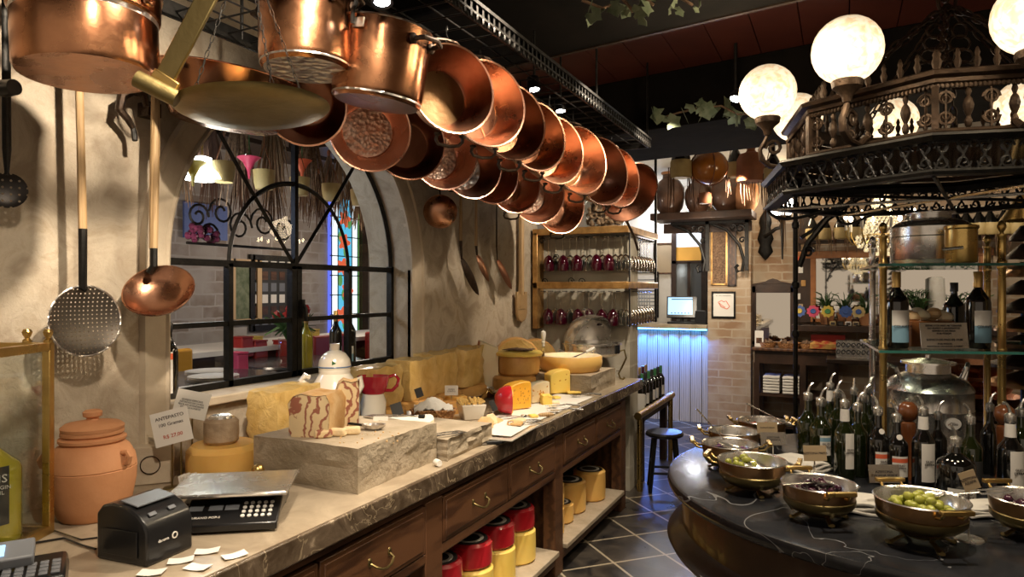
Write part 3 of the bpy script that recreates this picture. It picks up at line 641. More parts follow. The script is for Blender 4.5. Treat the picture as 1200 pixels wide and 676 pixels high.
rough_block('stone_block','lower beige stone block with a brie wedge and tongs on it',*S2)
rough_block('stone_block','far beige stone block under the hollowed cheese wheel',-1.93,-1.47,4.25,4.78,.125)
Z1 = Z0+.155; Z2 = Z0+.088
p = on(512,541); tag(MB().lathe([(0,-.02),(.012,-.02),(.014,0),(.012,.014),(0,.014)],14,pm(-1.425,2.29,Z0+.0145)@rot(90,0,60)).build('bottle_cap', M['white_plastic']),'white plastic cap lying at the foot of the stone block','cap')
# --- wheels at the back left
p = at(268,508,X=-2.13); 
def wheel(name,label,x,y,z,r,h,m,group=None): 
    t = thing(name,label,'cheese',(x,y,z),R.uniform(0,6),group); MB().lathe(wheel_prof(r,h,.02),36,wob=.004).build('rind', M[m], t); return t
wheel('round_cheese','big glossy orange yellow cheese wheel beneath the small grey-brown cheese',-2.105,1.855,Z0,.13,.115,'cheese_y')
wheel('round_cheese','flat yellow cheese wheel just behind the large stone block',-2.15,2.18,Z0,.12,.075,'cheese_y')
t = thing('small_cheese','small grey-brown cheese with torn foil top standing on the orange wheel','cheese',(-2.11,1.85,Z0+.1155)); 
MB().lathe(wheel_prof(.062,.095),24).build('rind', mk('rind_grey',(.30,.21,.13),.6,c2=(.46,.35,.24),sc=14,bump=.6,bs=30), t); MB().lathe([(0,.095),(.045,.095),(.04,.104),(.02,.099),(0,.102)],14,wob=.1).build('foil', M['steel'], t)
def chunk(name,label,x,y,z,sx,sy,sz,rz=0,m='cheese_block',amp=.006,group=None,tilt=0,par=None):
    """a block of hard cheese with slightly bulging irregular faces"""
    mb = MB(); n = 6; rr = random.Random(int(abs(x*991+y*313)*10)); vs = {}; V = []; Fq = []
    def vid(i,j,k):
        if (i,j,k) not in vs:
            a,b_,c = i/n*2-1, j/n*2-1, k/n
            e = 1-.035*((abs(a)**6)*(abs(b_)**6)+(abs(a)**6)*(abs(c*2-1)**6)+(abs(b_)**6)*(abs(c*2-1)**6))
            r_ = lambda: rr.uniform(-amp,amp)
            vs[(i,j,k)] = len(V); V.append((a*sx/2*e+r_(), b_*sy/2*e+r_(), max(0,c*sz*(1 if c<1 else .99)+(r_() if 0<k else 0))))
        return vs[(i,j,k)]
    for a in range(n):
        for c in range(n):
            Fq += [(vid(a,c,0),vid(a,c+1,0),vid(a+1,c+1,0),vid(a+1,c,0)),(vid(a,c,n),vid(a+1,c,n),vid(a+1,c+1,n),vid(a,c+1,n)),
                   (vid(a,0,c),vid(a+1,0,c),vid(a+1,0,c+1),vid(a,0,c+1)),(vid(a,n,c),vid(a,n,c+1),vid(a+1,n,c+1),vid(a+1,n,c)),
                   (vid(0,a,c),vid(0,a,c+1),vid(0,a+1,c+1),vid(0,a+1,c)),(vid(n,a,c),vid(n,a+1,c),vid(n,a+1,c+1),vid(n,a,c+1))]
    mb.add(V,Fq,rot(tilt)); o = mb.build(name, M[m], par, ang=50); o.location=(x,y,z); o.rotation_euler=(0,0,math.radians(rz)); return tag(o,label,'cheese',group)
chunk('cheese_block','wide block of hard yellow cheese between the small grey cheese and the bread',-2.13,2.20,Z0+.077,.17,.29,.205,rz=4)
# row of blocks against the wall; they stand on half wheels
def lowhalf(x,y,r,h,l): 
    t = thing('half_round_cheese',l,'cheese',(x,y,Z0),0); MB().lathe(wheel_prof(r,h,.015),24,a0=-PI/2-.3,a1=PI/2+.3).build('rind', M['cheese_rind'], t)
for i,(y,r,l) in enumerate(((2.85,.15,'half wheel of cheese under the hard cheese block behind the red jug'),(3.19,.16,'half wheel of cheese under the long double block of hard cheese'),(3.47,.13,'half wheel of cheese supporting the far half of the double block'),(3.76,.14,'half wheel of cheese beneath the split pale hard cheese block'))):
    lowhalf(-2.14,y,r,.095,l)
zr = Z0+.0965
chunk('cheese_block','block of hard yellow cheese behind the red and white jug',-2.16,2.85,zr,.17,.29,.205,rz=0)
chunk('cheese_block','nearer half of the tall pair of hard cheese blocks at the window end',-2.15,3.175,zr,.18,.26,.215,rz=-2)
chunk('cheese_block','farther half of the tall pair of hard cheese blocks by the wall',-2.16,3.44,zr,.17,.25,.225,rz=2)
chunk('cheese_block','rough broken hard cheese block with label on top',-2.15,3.73,zr,.18,.25,.225,rz=3,amp=.012)
chunk('cheese_block','small hard cheese chunk next to the leaning wedge',-2.20,3.94,Z0,.14,.13,.32,rz=3,amp=.012)
# leaning wedge with brown rind
t = thing('cheese_wedge','pale upright cheese wedge with dark brown rind leaning against the wall','cheese',(-2.13,4.03,Z0),math.radians(28))
MB().prism([(-.08,0),(.10,0),(.10,.30),(-.02,.345)],0,.13,mv(-.02,.13,0)@Matrix(((1,0,0,0),(0,0,-1,0),(0,1,0,0),(0,0,0,1)))@mv(0,0,0)).build('paste', M['cheese_pale'], t, bevel=.004)
MB().prism([(-.082,0),(-.10,0),(-.035,.345),(-.02,.347)],0,.134,mv(-.02,.132,0)@Matrix(((1,0,0,0),(0,0,-1,0),(0,1,0,0),(0,0,0,1)))).build('rind', M['wood_orange'], t, bevel=.003)
# --- striped bread
brs = M['swirl']
def loaf(label,x,y,rz,L,W,H,name='striped_loaf'):
    t = thing(name,label,'bread',(x,y,Z1),math.radians(rz)); pf = [(-W/2*.86,0),(-W/2,.02),(-W/2*.98,H*.55),(-W/2*1.05,H*.78),(-W/2*.8,H*.95),(-W*.2,H*1.02),(W*.15,H*.97),(W*.42,H*1.0),(W/2*1.04,H*.8),(W/2,H*.5),(W/2*.97,.02),(W/2*.86,0)]
    TY = Matrix(((1,0,0,0),(0,0,1,0),(0,1,0,0),(0,0,0,1)))
    mb = MB(); n = len(pf); K = 7; vs = []
    for i in range(K+1):
        yy = -L/2+L*i/K; 
        for (a,c) in pf: k = 1+ (R.uniform(-.03,.03) if 0<i<K else 0); vs.append((a*k,yy,c*k))
    mb.add(vs,[(i*n+k,(i+1)*n+k,(i+1)*n+(k+1)%n,i*n+(k+1)%n) for i in range(K) for k in range(n)]); mb.build('crust', M['bread'], t)
    for e in (-1,1):
        mb = MB(); mb.add([(a*.985,e*(L/2+.001),c*.985) for a,c in pf],[tuple(range(n))]); mb.build('cut_face', brs, t)
    return t
p = at(362,512,Z=Z1); loaf('big striped swirl loaf with its dark marbled cut face, left of the smaller piece',p.x-.02,p.y+.07,18,.16,.155,.155)
p = at(401,505,Z=Z1); loaf('upright end piece of striped swirl bread leaning by the bigger loaf',p.x-.035,p.y+.075,40,.095,.085,.185)
for i,(u,v,l,a) in enumerate(((379,513,'short striped bread offcut lying before the big loaf',20),(396,511,'plain yellowish bread offcut in front of the end piece',-8),(412,509,'thin bread offcut farthest from the big loaf',12))):
    p = at(u,v,Z=Z1); mb = MB(); mb.bb(-.032,.032,-.015,.015,0,.030); o = mb.build('bread_offcut', brs if i==0 else M['crumb'], None, bevel=.008); o.location=(p.x,p.y,Z1); o.rotation_euler=(0,0,YAW+math.radians(a)); tag(o,l,'bread','bread offcuts on the stone block')
cr = MB()
for k in range(40): q = at(R.uniform(375,470),R.uniform(503,520),Z=Z1); cr.ball((q.x,q.y,Z1+.002),R.uniform(.001,.004),5)
tag(cr.build('bread_crumbs', M['bread']),'brown bread crumbs scattered on the stone block','crumbs',kind='stuff')
# --- ceramic pot white and blue
p = on(392,498); t = thing('ceramic_jug','white and blue ceramic jug shaped like a cow with domed lid','jug',(-2.10,2.48,Z0),YAW)
MB().lathe([(0,0),(.085,0),(.10,.02),(.112,.08),(.115,.15),(.112,.2)],30).build('body', M['ceramic_blue'], t)
MB().lathe([(.112,.2),(.114,.215),(.105,.25),(.085,.285),(.07,.31),(.073,.325),(.07,.335),(.0,.335)],30).build('shoulder', M['ceramic'], t)
l = MB().lathe([(0,.333),(.073,.333),(.075,.345),(.068,.375),(.05,.4),(.03,.412),(.018,.415),(.022,.43),(.022,.445),(.0,.448)],26).build('lid', M['ceramic'], t); MB().lathe([(.0735,.337),(.0765,.341),(.0735,.347)],26).build('lid_stripe', M['ceramic_blue'], l)
MB().tube([(-.085,-.04,.24),(-.115,-.06,.255),(-.135,-.065,.285),(-.12,-.06,.305),(-.1,-.05,.295)],[.022,.02,.016,.014,.01],n=8).build('spout', M['ceramic'], t)
MB().tube([(.09,0,.27),(.12,0,.29),(.125,0,.25),(.108,0,.22)],.012,n=8).build('handle', M['ceramic'], t)
MB().lathe([(0,0),(.013,0),(.0,.03)],3,mv(.012,-.066,.36)@rot(60)).build('painted_tree', M['green'], t); MB().ball((-.06,-.10,.16),(.03,.012,.02),8).build('flower', M['pink'], t)
# --- red jug on white base
t = thing('red_jug','glossy red jug with looped handle on a white stand','jug',(-2.04,2.69,Z0),YAW)
MB().lathe([(0,-.0),(.05,0),(.058,.03),(.062,.15),(.05,.19),(0,.19)],24).build('white_base', M['ceramic'], t)
MB().lathe([(.05,.135),(.06,.145),(.068,.17),(.078,.215),(.08,.222),(.074,.222),(.062,.17),(.04,.145),(0,.14)],28,mv(0,0,.055),sy=.75).build('bowl', M['ceramic_red'], t)
MB().tube([(.072,0,.215),(.105,0,.225),(.122,0,.205),(.115,0,.175),(.09,0,.15),(.06,0,.15)],.0085,n=8,M=mv(0,0,.055)).build('handle', M['ceramic_red'], t)
# ---------- more things on the worktop ----------
def card(u, v, label, z=Z0, w=.05, h=.045, m='label_black', hz=.05, rz=0.0, tilt=-12, roll=0, group='small price cards among the cheeses', txt=None, name='price_card'):
    p = at(u,v,Z=z); t = thing(name,label,'sign',(p.x,p.y,z),YAW+rz,group); T = mv(0,0,hz+h/2)@rot(tilt,roll,0)
    bo = MB().box(0,0,0,w,.002,h,M=T).build('board', M[m], t); s = MB(); s.tube([(0,.004,0),(0,.004,hz+h/2)],.002); s.lathe([(0,0),(.014,0),(.012,.004),(0,.005)],14,mv(0,.004,0)); s.build('stand', M['steel'], t)
    if txt: text('lettering',txt,h*.2,M['ink' if m!='label_black' else 'label_white'],bo,(0,0,0),T@mv(0,-.0016,0)@rot(90))
    return t
card(465,500,'black slate price card before the wicker basket',z=Z2,h=.055,w=.05,hz=.05,roll=-18)
card(491,492,'small black slate card behind the basket, against the double cheese block',hz=.12,h=.05,w=.04,roll=-20)
card(529,484,'pale printed card standing behind the cracker bowl',m='label_white',w=.075,h=.055,hz=.10,txt='QUEIJO\nCURADO')
card(578,488,'small black card leaning by the red waxed half cheese',hz=.03,h=.06,w=.03,roll=-25)
card(446,512,'pale card in front of the copper pan beside the bread',z=Z2,m='label_white',w=.06,h=.04,hz=.045,txt='BRIE')
# brie wedge
p = at(478,507,Z=Z2); t = thing('brie_wedge','large white rinded brie wedge on the lower stone block','cheese',(p.x-.05,p.y+.05,Z2+.001),YAW)
poly = [(-.125,0)]+[(-.125+.25*math.cos(a),.25*math.sin(a)) for a in [math.radians(x) for x in range(-22,34,7)]]
MB().prism(poly,0,.040).build('paste', M['cheese_pale'], t, bevel=.004); MB().prism([(x*1.0,y) for x,y in poly],.0405,.046).build('rind', M['brie'], t, bevel=.003)
def tongs(name, label, p, rz, L=.2, z=0.0, w=.02, group=None, tips=None):
    t = thing(name,label,'tongs',(p.x,p.y,p.z),rz,group)
    for s in (-1,1):
        MB().tube([(0,0,.010),(L*.2,s*w*.6,.012),(L*.6,s*w,.010),(L*.88,s*w*.7,.008),(L,s*w*.25,.005)],[.004,.006,.008,.012,.009],n=6,fl=.3).build('arm', M['steel'], t)
    MB().box(-.008,0,.011,.026,.02,.014).build('hinge_cap', M[tips or 'steel'], t, bevel=.003)
    return t
p = at(490,496,Z=Z1); tongs('serving_tongs','long steel tongs with black end cap on the big stone block',at(492,491,Z=Z1+.0),YAW+math.radians(172),L=.24,tips='black_plastic')
tongs('serving_tongs','slim steel tongs at the front corner of the lower stone block',at(497,515,Z=Z2+.001),YAW+math.radians(40),L=.2)
# grater / strainer
t = thing('hand_grater','dark perforated hand grater lying beside the tongs','grater',tuple(at(438,503,Z=Z1+.002)),YAW)
MB().lathe([(0,.0),(.03,.002),(.045,.012),(.047,.02),(.043,.02),(.028,.008),(0,.006)],18,rot(0,0,0),sy=.6).build('bowl', M['tin'], t); MB().tube([(-.04,0,.016),(-.11,.02,.02)],.005).build('handle', M['black_plastic'], t)
def pan(name,label,x,y,z,r,h,m='steel',mo='copper_dark',rz=0,handles=0,group=None,sy=1,hm='brass'):
    t = thing(name,label,'pan',(x,y,z),rz,group)
    MB().lathe([(0,0),(r*.75,0),(r*.92,h*.35),(r,h),(r*1.03,h*1.0)],30,sy=sy).build('outer_wall', M[mo], t)
    MB().lathe([(r*1.03,h),(r*1.03,h+.003),(r*.98,h+.002),(r*.9,h*.38),(r*.72,.006),(0,.006)],30,sy=sy).build('lining', M[m], t)
    for k in range(handles):
        a = PI*k; MB().tube([(math.cos(a)*(r*.98+d),e,h*.8+g_) for d,e,g_ in ((0,-.035,0),(.025,-.03,.02),(.033,0,.026),(.025,.03,.02),(0,.035,0))],.005,n=6).build('handle', M[hm], t)
    return t
p = on(462,492); pan('serving_pan','shallow steel lined copper pan between the red jug and the basket',-1.99,2.93,Z0+.0,.11,.05,handles=1,rz=YAW)
MB_ = None
for i,(u,v,r,l) in enumerate(((569,462,.10,'oval steel serving pan nearest the basket and bowls'),(584,449,.115,'steel serving pan in front of the leaning cheese wedge'),(596,466,.10,'steel serving pan behind the red half cheese'),(548,470,.09,'low steel pan beside the pale printed card'))):
    p = on(u,v+2); pan('serving_pan',l,max(p.x,-2.17+r*.9),p.y,Z0+.002*i,r,.045,handles=2,rz=YAW,group='steel lined serving pans among the cheeses')
# wicker basket with cloth
p = on(508,496); t = thing('wicker_basket','oval wicker basket lined with a crumpled white napkin','basket',(p.x,p.y,Z0),YAW+.15)
MB().lathe([(0,0),(.085,0),(.105,.03),(.118,.068),(.122,.072),(.114,.072),(.10,.03),(.08,.008),(0,.008)],36,sy=.62).build('weave', M['wicker'], t); MB().tube([(.118*math.cos(a),.118*.62*math.sin(a),.072) for a in [2*PI*i/28 for i in range(28)]],.006,closed=True).build('rim', M['wicker'], t)
mb = MB(); rr = random.Random(3); cl_ = [[rr.uniform(-1,1) for _ in range(12)] for _ in range(12)]
mb.slab(11,11,lambda a,b_: ((a-.5)*.20,(b_-.5)*.13,.075+.055*math.exp(-((a-.5)**2+(b_-.5)**2)*7)+.014*cl_[int(a*11)][int(b_*11)]),.004); mb.build('napkin', M['paper'], t, ang=70)
# cracker bowl
p = on(552,490); t = thing('square_bowl','white square bowl filled with breadsticks and crackers','bowl',(p.x,p.y,Z0),YAW+.35)
MB().box(0,0,.04,.10,.10,.08,t=1.35).build('bowl', M['ceramic'], t, bevel=.004)
for k in range(14): MB().tube([(-.07+.01*k,-.05+R.uniform(0,.02),.082+R.uniform(0,.012)),(-.06+.01*k,.05+R.uniform(-.02,.01),.09+R.uniform(0,.014))],.006,n=6).build('breadstick', M['cheese_block'], t)
# bread tray
p = on(598,509); t = thing('square_plate','white square plate lined with paper holding bread slices','plate',(p.x-.03,p.y,Z0),.08)
MB().slab(8,10,lambda a,b_: ((a-.5)*.24,(b_-.5)*.42,.012+.012*(max(abs(a-.5),abs(b_-.5))*2)**4),.008).build('plate', M['ceramic'], t, bevel=.001)
MB().slab(6,8,lambda a,b_: ((a-.5)*.20-.01,(b_-.5)*.3,.026+.02*math.exp(-((a-.3)**2)*16)*abs(math.sin(b_*9))),.001).build('paper_liner', M['paper'], t)
PX, PY = p.x-.03, p.y
for k,(dx,dy,a,l) in enumerate(((-.05,-.10,30,'orange-crusted bread slice nearest the big stone block on the plate'),(-.06,-.02,80,'bread slice standing behind the others on the white plate'),(.02,.06,10,'bread slice lying flat in the middle of the plate'),(.0,.12,-40,'bread slice by the palette knife on the plate'),(-.07,.07,60,'bread slice at the wall side of the plate'))):
    mb = MB(); mb.prism([(-.035,0),(.035,0),(.04,.03),(.02,.052),(-.02,.052),(-.04,.03)],0,.012,mv(0,0,0)@rot(70 if k<2 else 12)); o = mb.build('bread_slice', [M['bread'],M['crumb']][k%2], None, bevel=.003); o.location=(PX+dx,PY+dy,Z0+.030+(.012 if k<2 else 0)); o.rotation_euler=(0,0,math.radians(a)); tag(o,l,'bread','bread slices on the white plate')
t = thing('palette_knife','steel palette knife with black handle lying at the plate edge','knife',tuple(on(570,521)),YAW+math.radians(10)); MB().box(-.06,0,.006,.12,.022,.003).build('blade', M['steel'], t); MB().box(.035,0,.009,.07,.016,.014).build('handle', M['black_plastic'], t, bevel=.003)
# parchment sheet
o = MB().slab(2,8,lambda a,b_: ((a-.5)*.26,(b_-.5)*1.05,.002+.003*abs(math.sin(b_*7))),.001).build('parchment_sheet', M['paper']); o.location=(-1.56,3.66,Z0+.001); tag(o,'long sheet of parchment under the red and yellow cheeses','paper')
ZP = Z0+.008
# red waxed half, orange block, maasdam, yellow block
p = on(592,485); t = thing('half_cheese','half round cheese in bright red wax with orange cut face','cheese',(p.x+.03,p.y,ZP),0.25)
MB().ball((0,0,.078),(.085,.085,.078),22).build('wax', M['wax_red'], t) if False else None
mb = MB(); mb.lathe([(0,0),(.05,.004),(.078,.025),(.088,.06),(.085,.1),(.062,.135),(.03,.15),(0,.152)],22,a0=PI*.62,a1=PI*1.62); mb.build('wax', M['wax_red'], t)
mb = MB(); pr_ = [(0,0),(.05,.004),(.078,.025),(.088,.06),(.085,.1),(.062,.135),(.03,.15),(0,.152)]
out = [(r_,z) for r_,z in pr_]+[(-r_,z) for r_,z in reversed(pr_[1:-1])]; T = rot(0,0,math.degrees(PI*.62))@Matrix(((1,0,0,0),(0,0,-1,0),(0,1,0,0),(0,0,0,1)))
mb.prism(out,0,.004,T); mb.build('cut_face', M['cheese_orange'], t)
def holey(label,u,v,w,d,h,rz,m,nh,dz=0,hr=.008,top=True,group=None,name='cheese_piece',hm='hole'):
    p = on(u,v); t = thing(name,label,'cheese',(p.x-.02,p.y+.02,ZP),YAW+math.radians(rz),group)
    TY = Matrix(((1,0,0,0),(0,0,1,0),(0,1,0,0),(0,0,0,1)))
    pf = [(-w/2,0),(w/2,0),(w/2,h*.92),(w*.42,h),(w*.1,h*.99),(-w*.25,h*.93),(-w/2,h*.80)]
    MB().prism(pf,0,d,TY).build('paste', M[m], t, bevel=.006)
    rr = random.Random(int(u+v)); hb = MB()
    for k in range(nh):
        hx = rr.uniform(-w*.42,w*.42); hz = rr.uniform(h*.12,h*.82); r_ = rr.uniform(.4,1)*hr
        hb.lathe([(0,0),(r_,0),(r_*.6,.0012),(0,.0016)],9,mv(hx,-.0006,hz)@rot(90)@rot(0,0,rr.uniform(0,90)),sy=.7)
    if nh: o = hb.build('holes', M[hm], t); o['kind']='stuff'
    return t
holey('orange cheese piece with small holes beside the red half cheese',612,482,.16,.08,.155,36,'cheese_orange',26)
holey('pale cheese piece with round holes behind the orange one',636,474,.14,.07,.125,34,'cheese_pale',12,hr=.010)
holey('plain bright yellow cheese piece nearest the stone block',659,463,.15,.09,.155,26,'cheese_lemon',4)
for i,(u,v,l,rz,w_) in enumerate(((672,462,'thin yellow cheese sticks before the plain yellow cheese',10,.09),(648,474,'pale cheese sticks before the holed pale cheese',4,.08),(651,468,'small cheese stick lying across the parchment',30,.05),(625,490,'crumbled orange pieces below the orange cheese',20,.04))):
    p = on(u,v); t = thing('cheese_sticks',l,'cheese',(p.x,p.y,ZP),YAW+math.radians(rz),'cheese sticks cut for tasting')
    for k in range(3): MB().box(0,-.02+.018*k,.006,w_,.014,.012,M=rot(0,0,R.uniform(-6,6))).build('stick', M['cheese_lemon' if i!=1 else 'cheese_pale'], t, bevel=.002)
def fork(label,u,v,rz,L=.16,name='cheese_fork',hm='steel'):
    p = on(u,v); t = thing(name,label,'cutlery',(p.x,p.y,ZP+.002),YAW+math.radians(rz),'steel serving cutlery on the parchment')
    mb = MB(); mb.box(0,0,.006,.05,.034,.002)
    for q in (-.013,0,.013): mb.tube([(-.024,q,.006),(-.045,q,.008)],.0018,n=5)
    mb.build('head', M['steel'], t); MB().tube([(.02,0,.006),(L*.5,0,.016),(L,0,.007)],[.003,.0045,.006],n=6).build('handle', M[hm], t)
for a in (('serving fork nearest the far stone block',676,466,8),('serving fork lying in front of the holed pale cheese',648,479,6),('serving fork with its handle over the worktop edge',650,484,2)): fork(*a)
t = thing('wooden_knife','cheese knife with olive wood handle below the orange cheese','knife',tuple(on(640,489)),YAW+math.radians(8)); MB().tube([(-.05,0,.014),(0,0,.017),(.05,0,.014)],[.008,.014,.009],n=8).build('handle', M['wood_light'], t, sub=1); MB().box(-.09,0,.012,.09,.025,.0025).build('blade', M['steel'], t)
tongs('serving_tongs','short steel tongs standing on the bread plate end',on(612,497)+Vector((0,0,.03)),YAW+math.radians(205),L=.16,w=.03)
tongs('serving_tongs','wide steel salad tongs in front of the red half cheese',on(600,505)+Vector((0,0,.03)),YAW+math.radians(30),L=.17,w=.025)
# low cheeses and dishes in the middle
for i,(u,v,s_,m,l) in enumerate(((449,488,(.10,.08,.06),'cheese_pale','pale cheese wedge beside the grater behind the stone blocks'),(456,474,(.09,.07,.09),'cheese_rind','orange rinded cheese wedge left of the small black card'),
   (504,470,(.12,.10,.07),'cheese_rind','orange rinded cheese piece before the double cheese block'),(520,468,(.11,.09,.085),'cheese_y','glossy orange cheese piece beside the pale printed card'),(563,447,(.14,.10,.05),'cheese_rind','flat cheese piece behind the steel pans'),(640,462,(.08,.06,.06),'cheese_lemon','small yellow cheese cube behind the holed pale cheese'))):
    p = on(u,v+12); chunk('cheese_chunk',l,max(p.x,-1.98),p.y,Z0,*s_,rz=25+20*i,m=m,amp=.004)
# drum on the far block side
t = thing('round_cheese','tall orange rinded cheese with mesh-covered yellow top on the wall side','cheese',(-1.97,4.13,Z0),0)
MB().lathe(wheel_prof(.145,.12,.015),32).build('lower_wheel', M['cheese_rind'], t)
t = thing('cheese_drum','orange barrel-shaped cheese under a yellow overhanging top','cheese',(-1.955,4.17,Z0+.1215),0)
MB().lathe([(0,0),(.125,0),(.138,.015),(.14,.09),(.135,.125)],32).build('rind', M['cheese_rind'], t); MB().lathe([(.135,.125),(.158,.13),(.163,.145),(.15,.156),(0,.16)],32,wob=.01).build('top', M['cheese_lemon'], t)
MB().slab(8,8,lambda a,b_: ((a-.5)*.18,(b_-.5)*.16,.168+.006*math.sin(a*20)*math.sin(b_*17)),.002).build('netting', M['foliage_dried'], t, ang=80)
for (x,y,r,l,rz) in ((-2.14,4.52,.172,'half round cheese with orange rind standing on its flat side by the wall',0),(-2.14,4.88,.155,'smaller half round cheese standing farther along the wall',0)):
    t = thing('half_round_cheese',l,'cheese',(x,y,Z0),.55); 
    MB().prism([(r*math.cos(a),r*1.45+r*math.sin(a)) for a in [PI*2*i/28-.0 for i in range(28)]],-.06,.06,Matrix(((1,0,0,0),(0,0,-1,0),(0,1,0,0),(0,0,0,1)))@mv(0,-.45*r,0)).build('rind', M['cheese_rind'], t, bevel=.012)
    MB().lathe([(0,0),(r*.93,0),(r*.93,.002),(0,.002)],28,mv(0,-.0605,r)@rot(90)).build('cut_face', M['cheese_block'], t)
    for q in (-.05,.05): MB().box(q,0,.008,.05,.12,.016).build('rest', M['wood'], t)
# hollowed cheese wheel
ZF = Z0+.1255
t = thing('hollowed_cheese','huge shallow hollowed cheese wheel on the far stone block','cheese',(-1.705,4.49,ZF),0)
MB().lathe([(0,0),(.19,0),(.212,.02),(.222,.06),(.219,.1),(.212,.108)],44).build('rind', M['cheese_y'], t)
MB().lathe([(.212,.108),(.19,.11),(.17,.098),(.15,.075),(.08,.06),(0,.055)],44,wob=.012).build('hollow', M['cheese_pale'], t)
t = thing('parmesan_knife','cheese knife with turned white handle stuck upright in the hollowed wheel','knife',(-1.845,4.33,ZF+.0965),0)
MB().box(0,0,.04,.018,.003,.08,t=1.1).build('blade', M['steel'], t); MB().lathe([(0,.08),(.010,.08),(.009,.1),(.014,.108),(.010,.115),(.016,.14),(.019,.165),(.016,.18),(.006,.186),(.006,.19),(0,.192)],14).build('handle', M['white_plastic'], t)
t = thing('cheese_scoop','steel scoop with short thick handle resting over the rim of the hollowed wheel','scoop',(-1.60,4.44,ZF+.105),YAW+.5)
MB().tube([(-.07,0,0),(0,0,.02),(.03,0,.03)],[.012,.008,.006],n=8,fl=.4).build('blade', M['steel'], t); MB().tube([(.03,0,.03),(.10,0,.055)],.011,n=8).build('handle', M['white_plastic'], t)
# chafing dish with roll top
t = thing('chafing_dish','round silver chafing dish with its roll top lid open on curled legs','chafing dish',(-1.72,4.98,Z0),0)
Q = .215
MB().lathe([(.06,.19),(Q*.9,.19),(Q,.21),(Q,.27),(Q*1.06,.275),(Q*1.06,.285),(Q*.97,.285),(Q*.95,.24),(0,.23)],36).build('pan', M['steel'], t)
MB().lathe([(Q*.9,.262),(0,.262)],30).build('food_tray', M['tin'], t)
dm = MB(); n1, n2 = 14, 24; vs = []
for k in (0,1):
    rr_ = Q*(1.0-.015*k)
    for i in range(n1+1):
        th = PI*(.0+.62*i/n1)
        for jx in range(n2+1):
            ph = PI*jx/n2
            # quarter-turned dome hinged along x: sweep half circles about the x axis
            x = rr_*math.cos(ph); rad = rr_*math.sin(ph); vs.append((x, -rad*math.cos(th+.9*0+PI*.38)*1.0, .285+rad*math.sin(th+PI*.38)*1.0))
N2 = (n1+1)*(n2+1); g_ = lambda i,j_,k: k*N2+i*(n2+1)+j_
dm.add(vs,[(g_(i,j_,0),g_(i+1,j_,0),g_(i+1,j_+1,0),g_(i,j_+1,0)) for i in range(n1) for j_ in range(n2)]+[(g_(i,j_+1,1),g_(i+1,j_+1,1),g_(i+1,j_,1),g_(i,j_,1)) for i in range(n1) for j_ in range(n2)]+[(g_(0,j_,0),g_(0,j_+1,0),g_(0,j_+1,1),g_(0,j_,1)) for j_ in range(n2)]+[(g_(n1,j_+1,0),g_(n1,j_,0),g_(n1,j_,1),g_(n1,j_+1,1)) for j_ in range(n2)])
dm.rot_ = None; o = dm.build('roll_top', M['steel'], t, ang=60); o.rotation_euler = (0,0,math.radians(68))
MB().tube([(-.02,0,.50),(-.03,0,.53),(.0,0,.545),(.03,0,.53),(.02,0,.50)],.006,n=6,M=rot(0,0,68)@mv(0,.05,-.005)).build('lid_handle', M['steel'], t)
MB().box(0,0,.205,.05,.05,.07,M=mv(.2,-.03,.04)@rot(0,0,-20)).build('hinge_box', M['black_plastic'], t, bevel=.006)
for k in range(4):
    a = math.radians(20+90*k); ca, sa = math.cos(a), math.sin(a)
    MB().tube([(ca*(Q*d),sa*(Q*d),z) for d,z in ((.98,.22),(1.15,.23),(1.22,.17),(1.05,.09),(.95,.05),(1.02,.012),(1.12,.008),(1.16,.022))],.007,n=7).build('leg', M['steel' if k!=0 else 'brass_dull'], t)
MB().lathe([(0,.06),(.05,.06),(.055,.1),(.045,.115),(0,.115)],18).build('burner', M['brass_dull'], t)
b2 = MB(); 
for k in range(4): a = math.radians(20+90*k); b2.tube([(math.cos(a)*Q*.97,math.sin(a)*Q*.97,.07),(0,0,.062)],.004)
b2.build('cross_bars', M['steel'], t)
# oil bottles on the window sill, seen against the panes
def glassbottle(name,label,x,y,z,r,h,m,cat='bottle',group=None,rz=None,lab='label_white',lz=(.15,.42),cap='gold_foil',capz=(.88,1.0),nr=.3,stripe=None,neck=.3,txt=None,arc=1.7,lab2=None,capr=1.25):
    rz = YAW if rz is None else rz
    t = thing(name,label,cat,(x,y,z),rz,group); MB().lathe(bottle_prof(r,h,neck,nr),22).build('glass_body', M[m], t)
    if cap: MB().lathe([(r*nr*capr,h*capz[0]),(r*nr*capr,h*capz[1]),(r*nr*capr*.9,h*capz[1]+.002),(0,h*capz[1]+.002)],14).build('cap', M[cap], t)
    lo_ = MB().lathe([(r+.0008,h*lz[0]),(r+.0012,h*lz[1])],14,a0=-PI/2-arc/2,a1=-PI/2+arc/2).build('label', M[lab], t) if lab else t
    if lab2: MB().lathe([(r+.0014,h*lab2[1]),(r+.0018,h*lab2[2])],14,a0=-PI/2-arc/2,a1=-PI/2+arc/2).build('label_band', M[lab2[0]], lo_)
    if txt: text('lettering',txt,r*.34,M['ink'],lo_,(0,-(r+.003),h*(lz[0]+lz[1])/2+h*.04),rot(90))
    return t
glassbottle('oil_bottle','dark oil bottle with orange and blue label standing at the near window jamb',-2.385,1.84,ZB+.001,.032,.30,'bottle_black',lab='label_white',lz=(.08,.62),lab2=('label_orange',.52,.6),cap='black_plastic')
for i,(y,l) in enumerate(((2.96,'dark oil bottle with blue label on the sill, nearer of the pair'),(3.08,'dark oil bottle with blue label on the sill, next to the window jamb'))):
    glassbottle('oil_bottle',l,-2.50,y,ZB+.001,.034,.31,'bottle_black',lab='label_blue',lz=(.06,.25),lab2=('label_white',.22,.36),cap='gold_foil',capz=(.82,1.0))
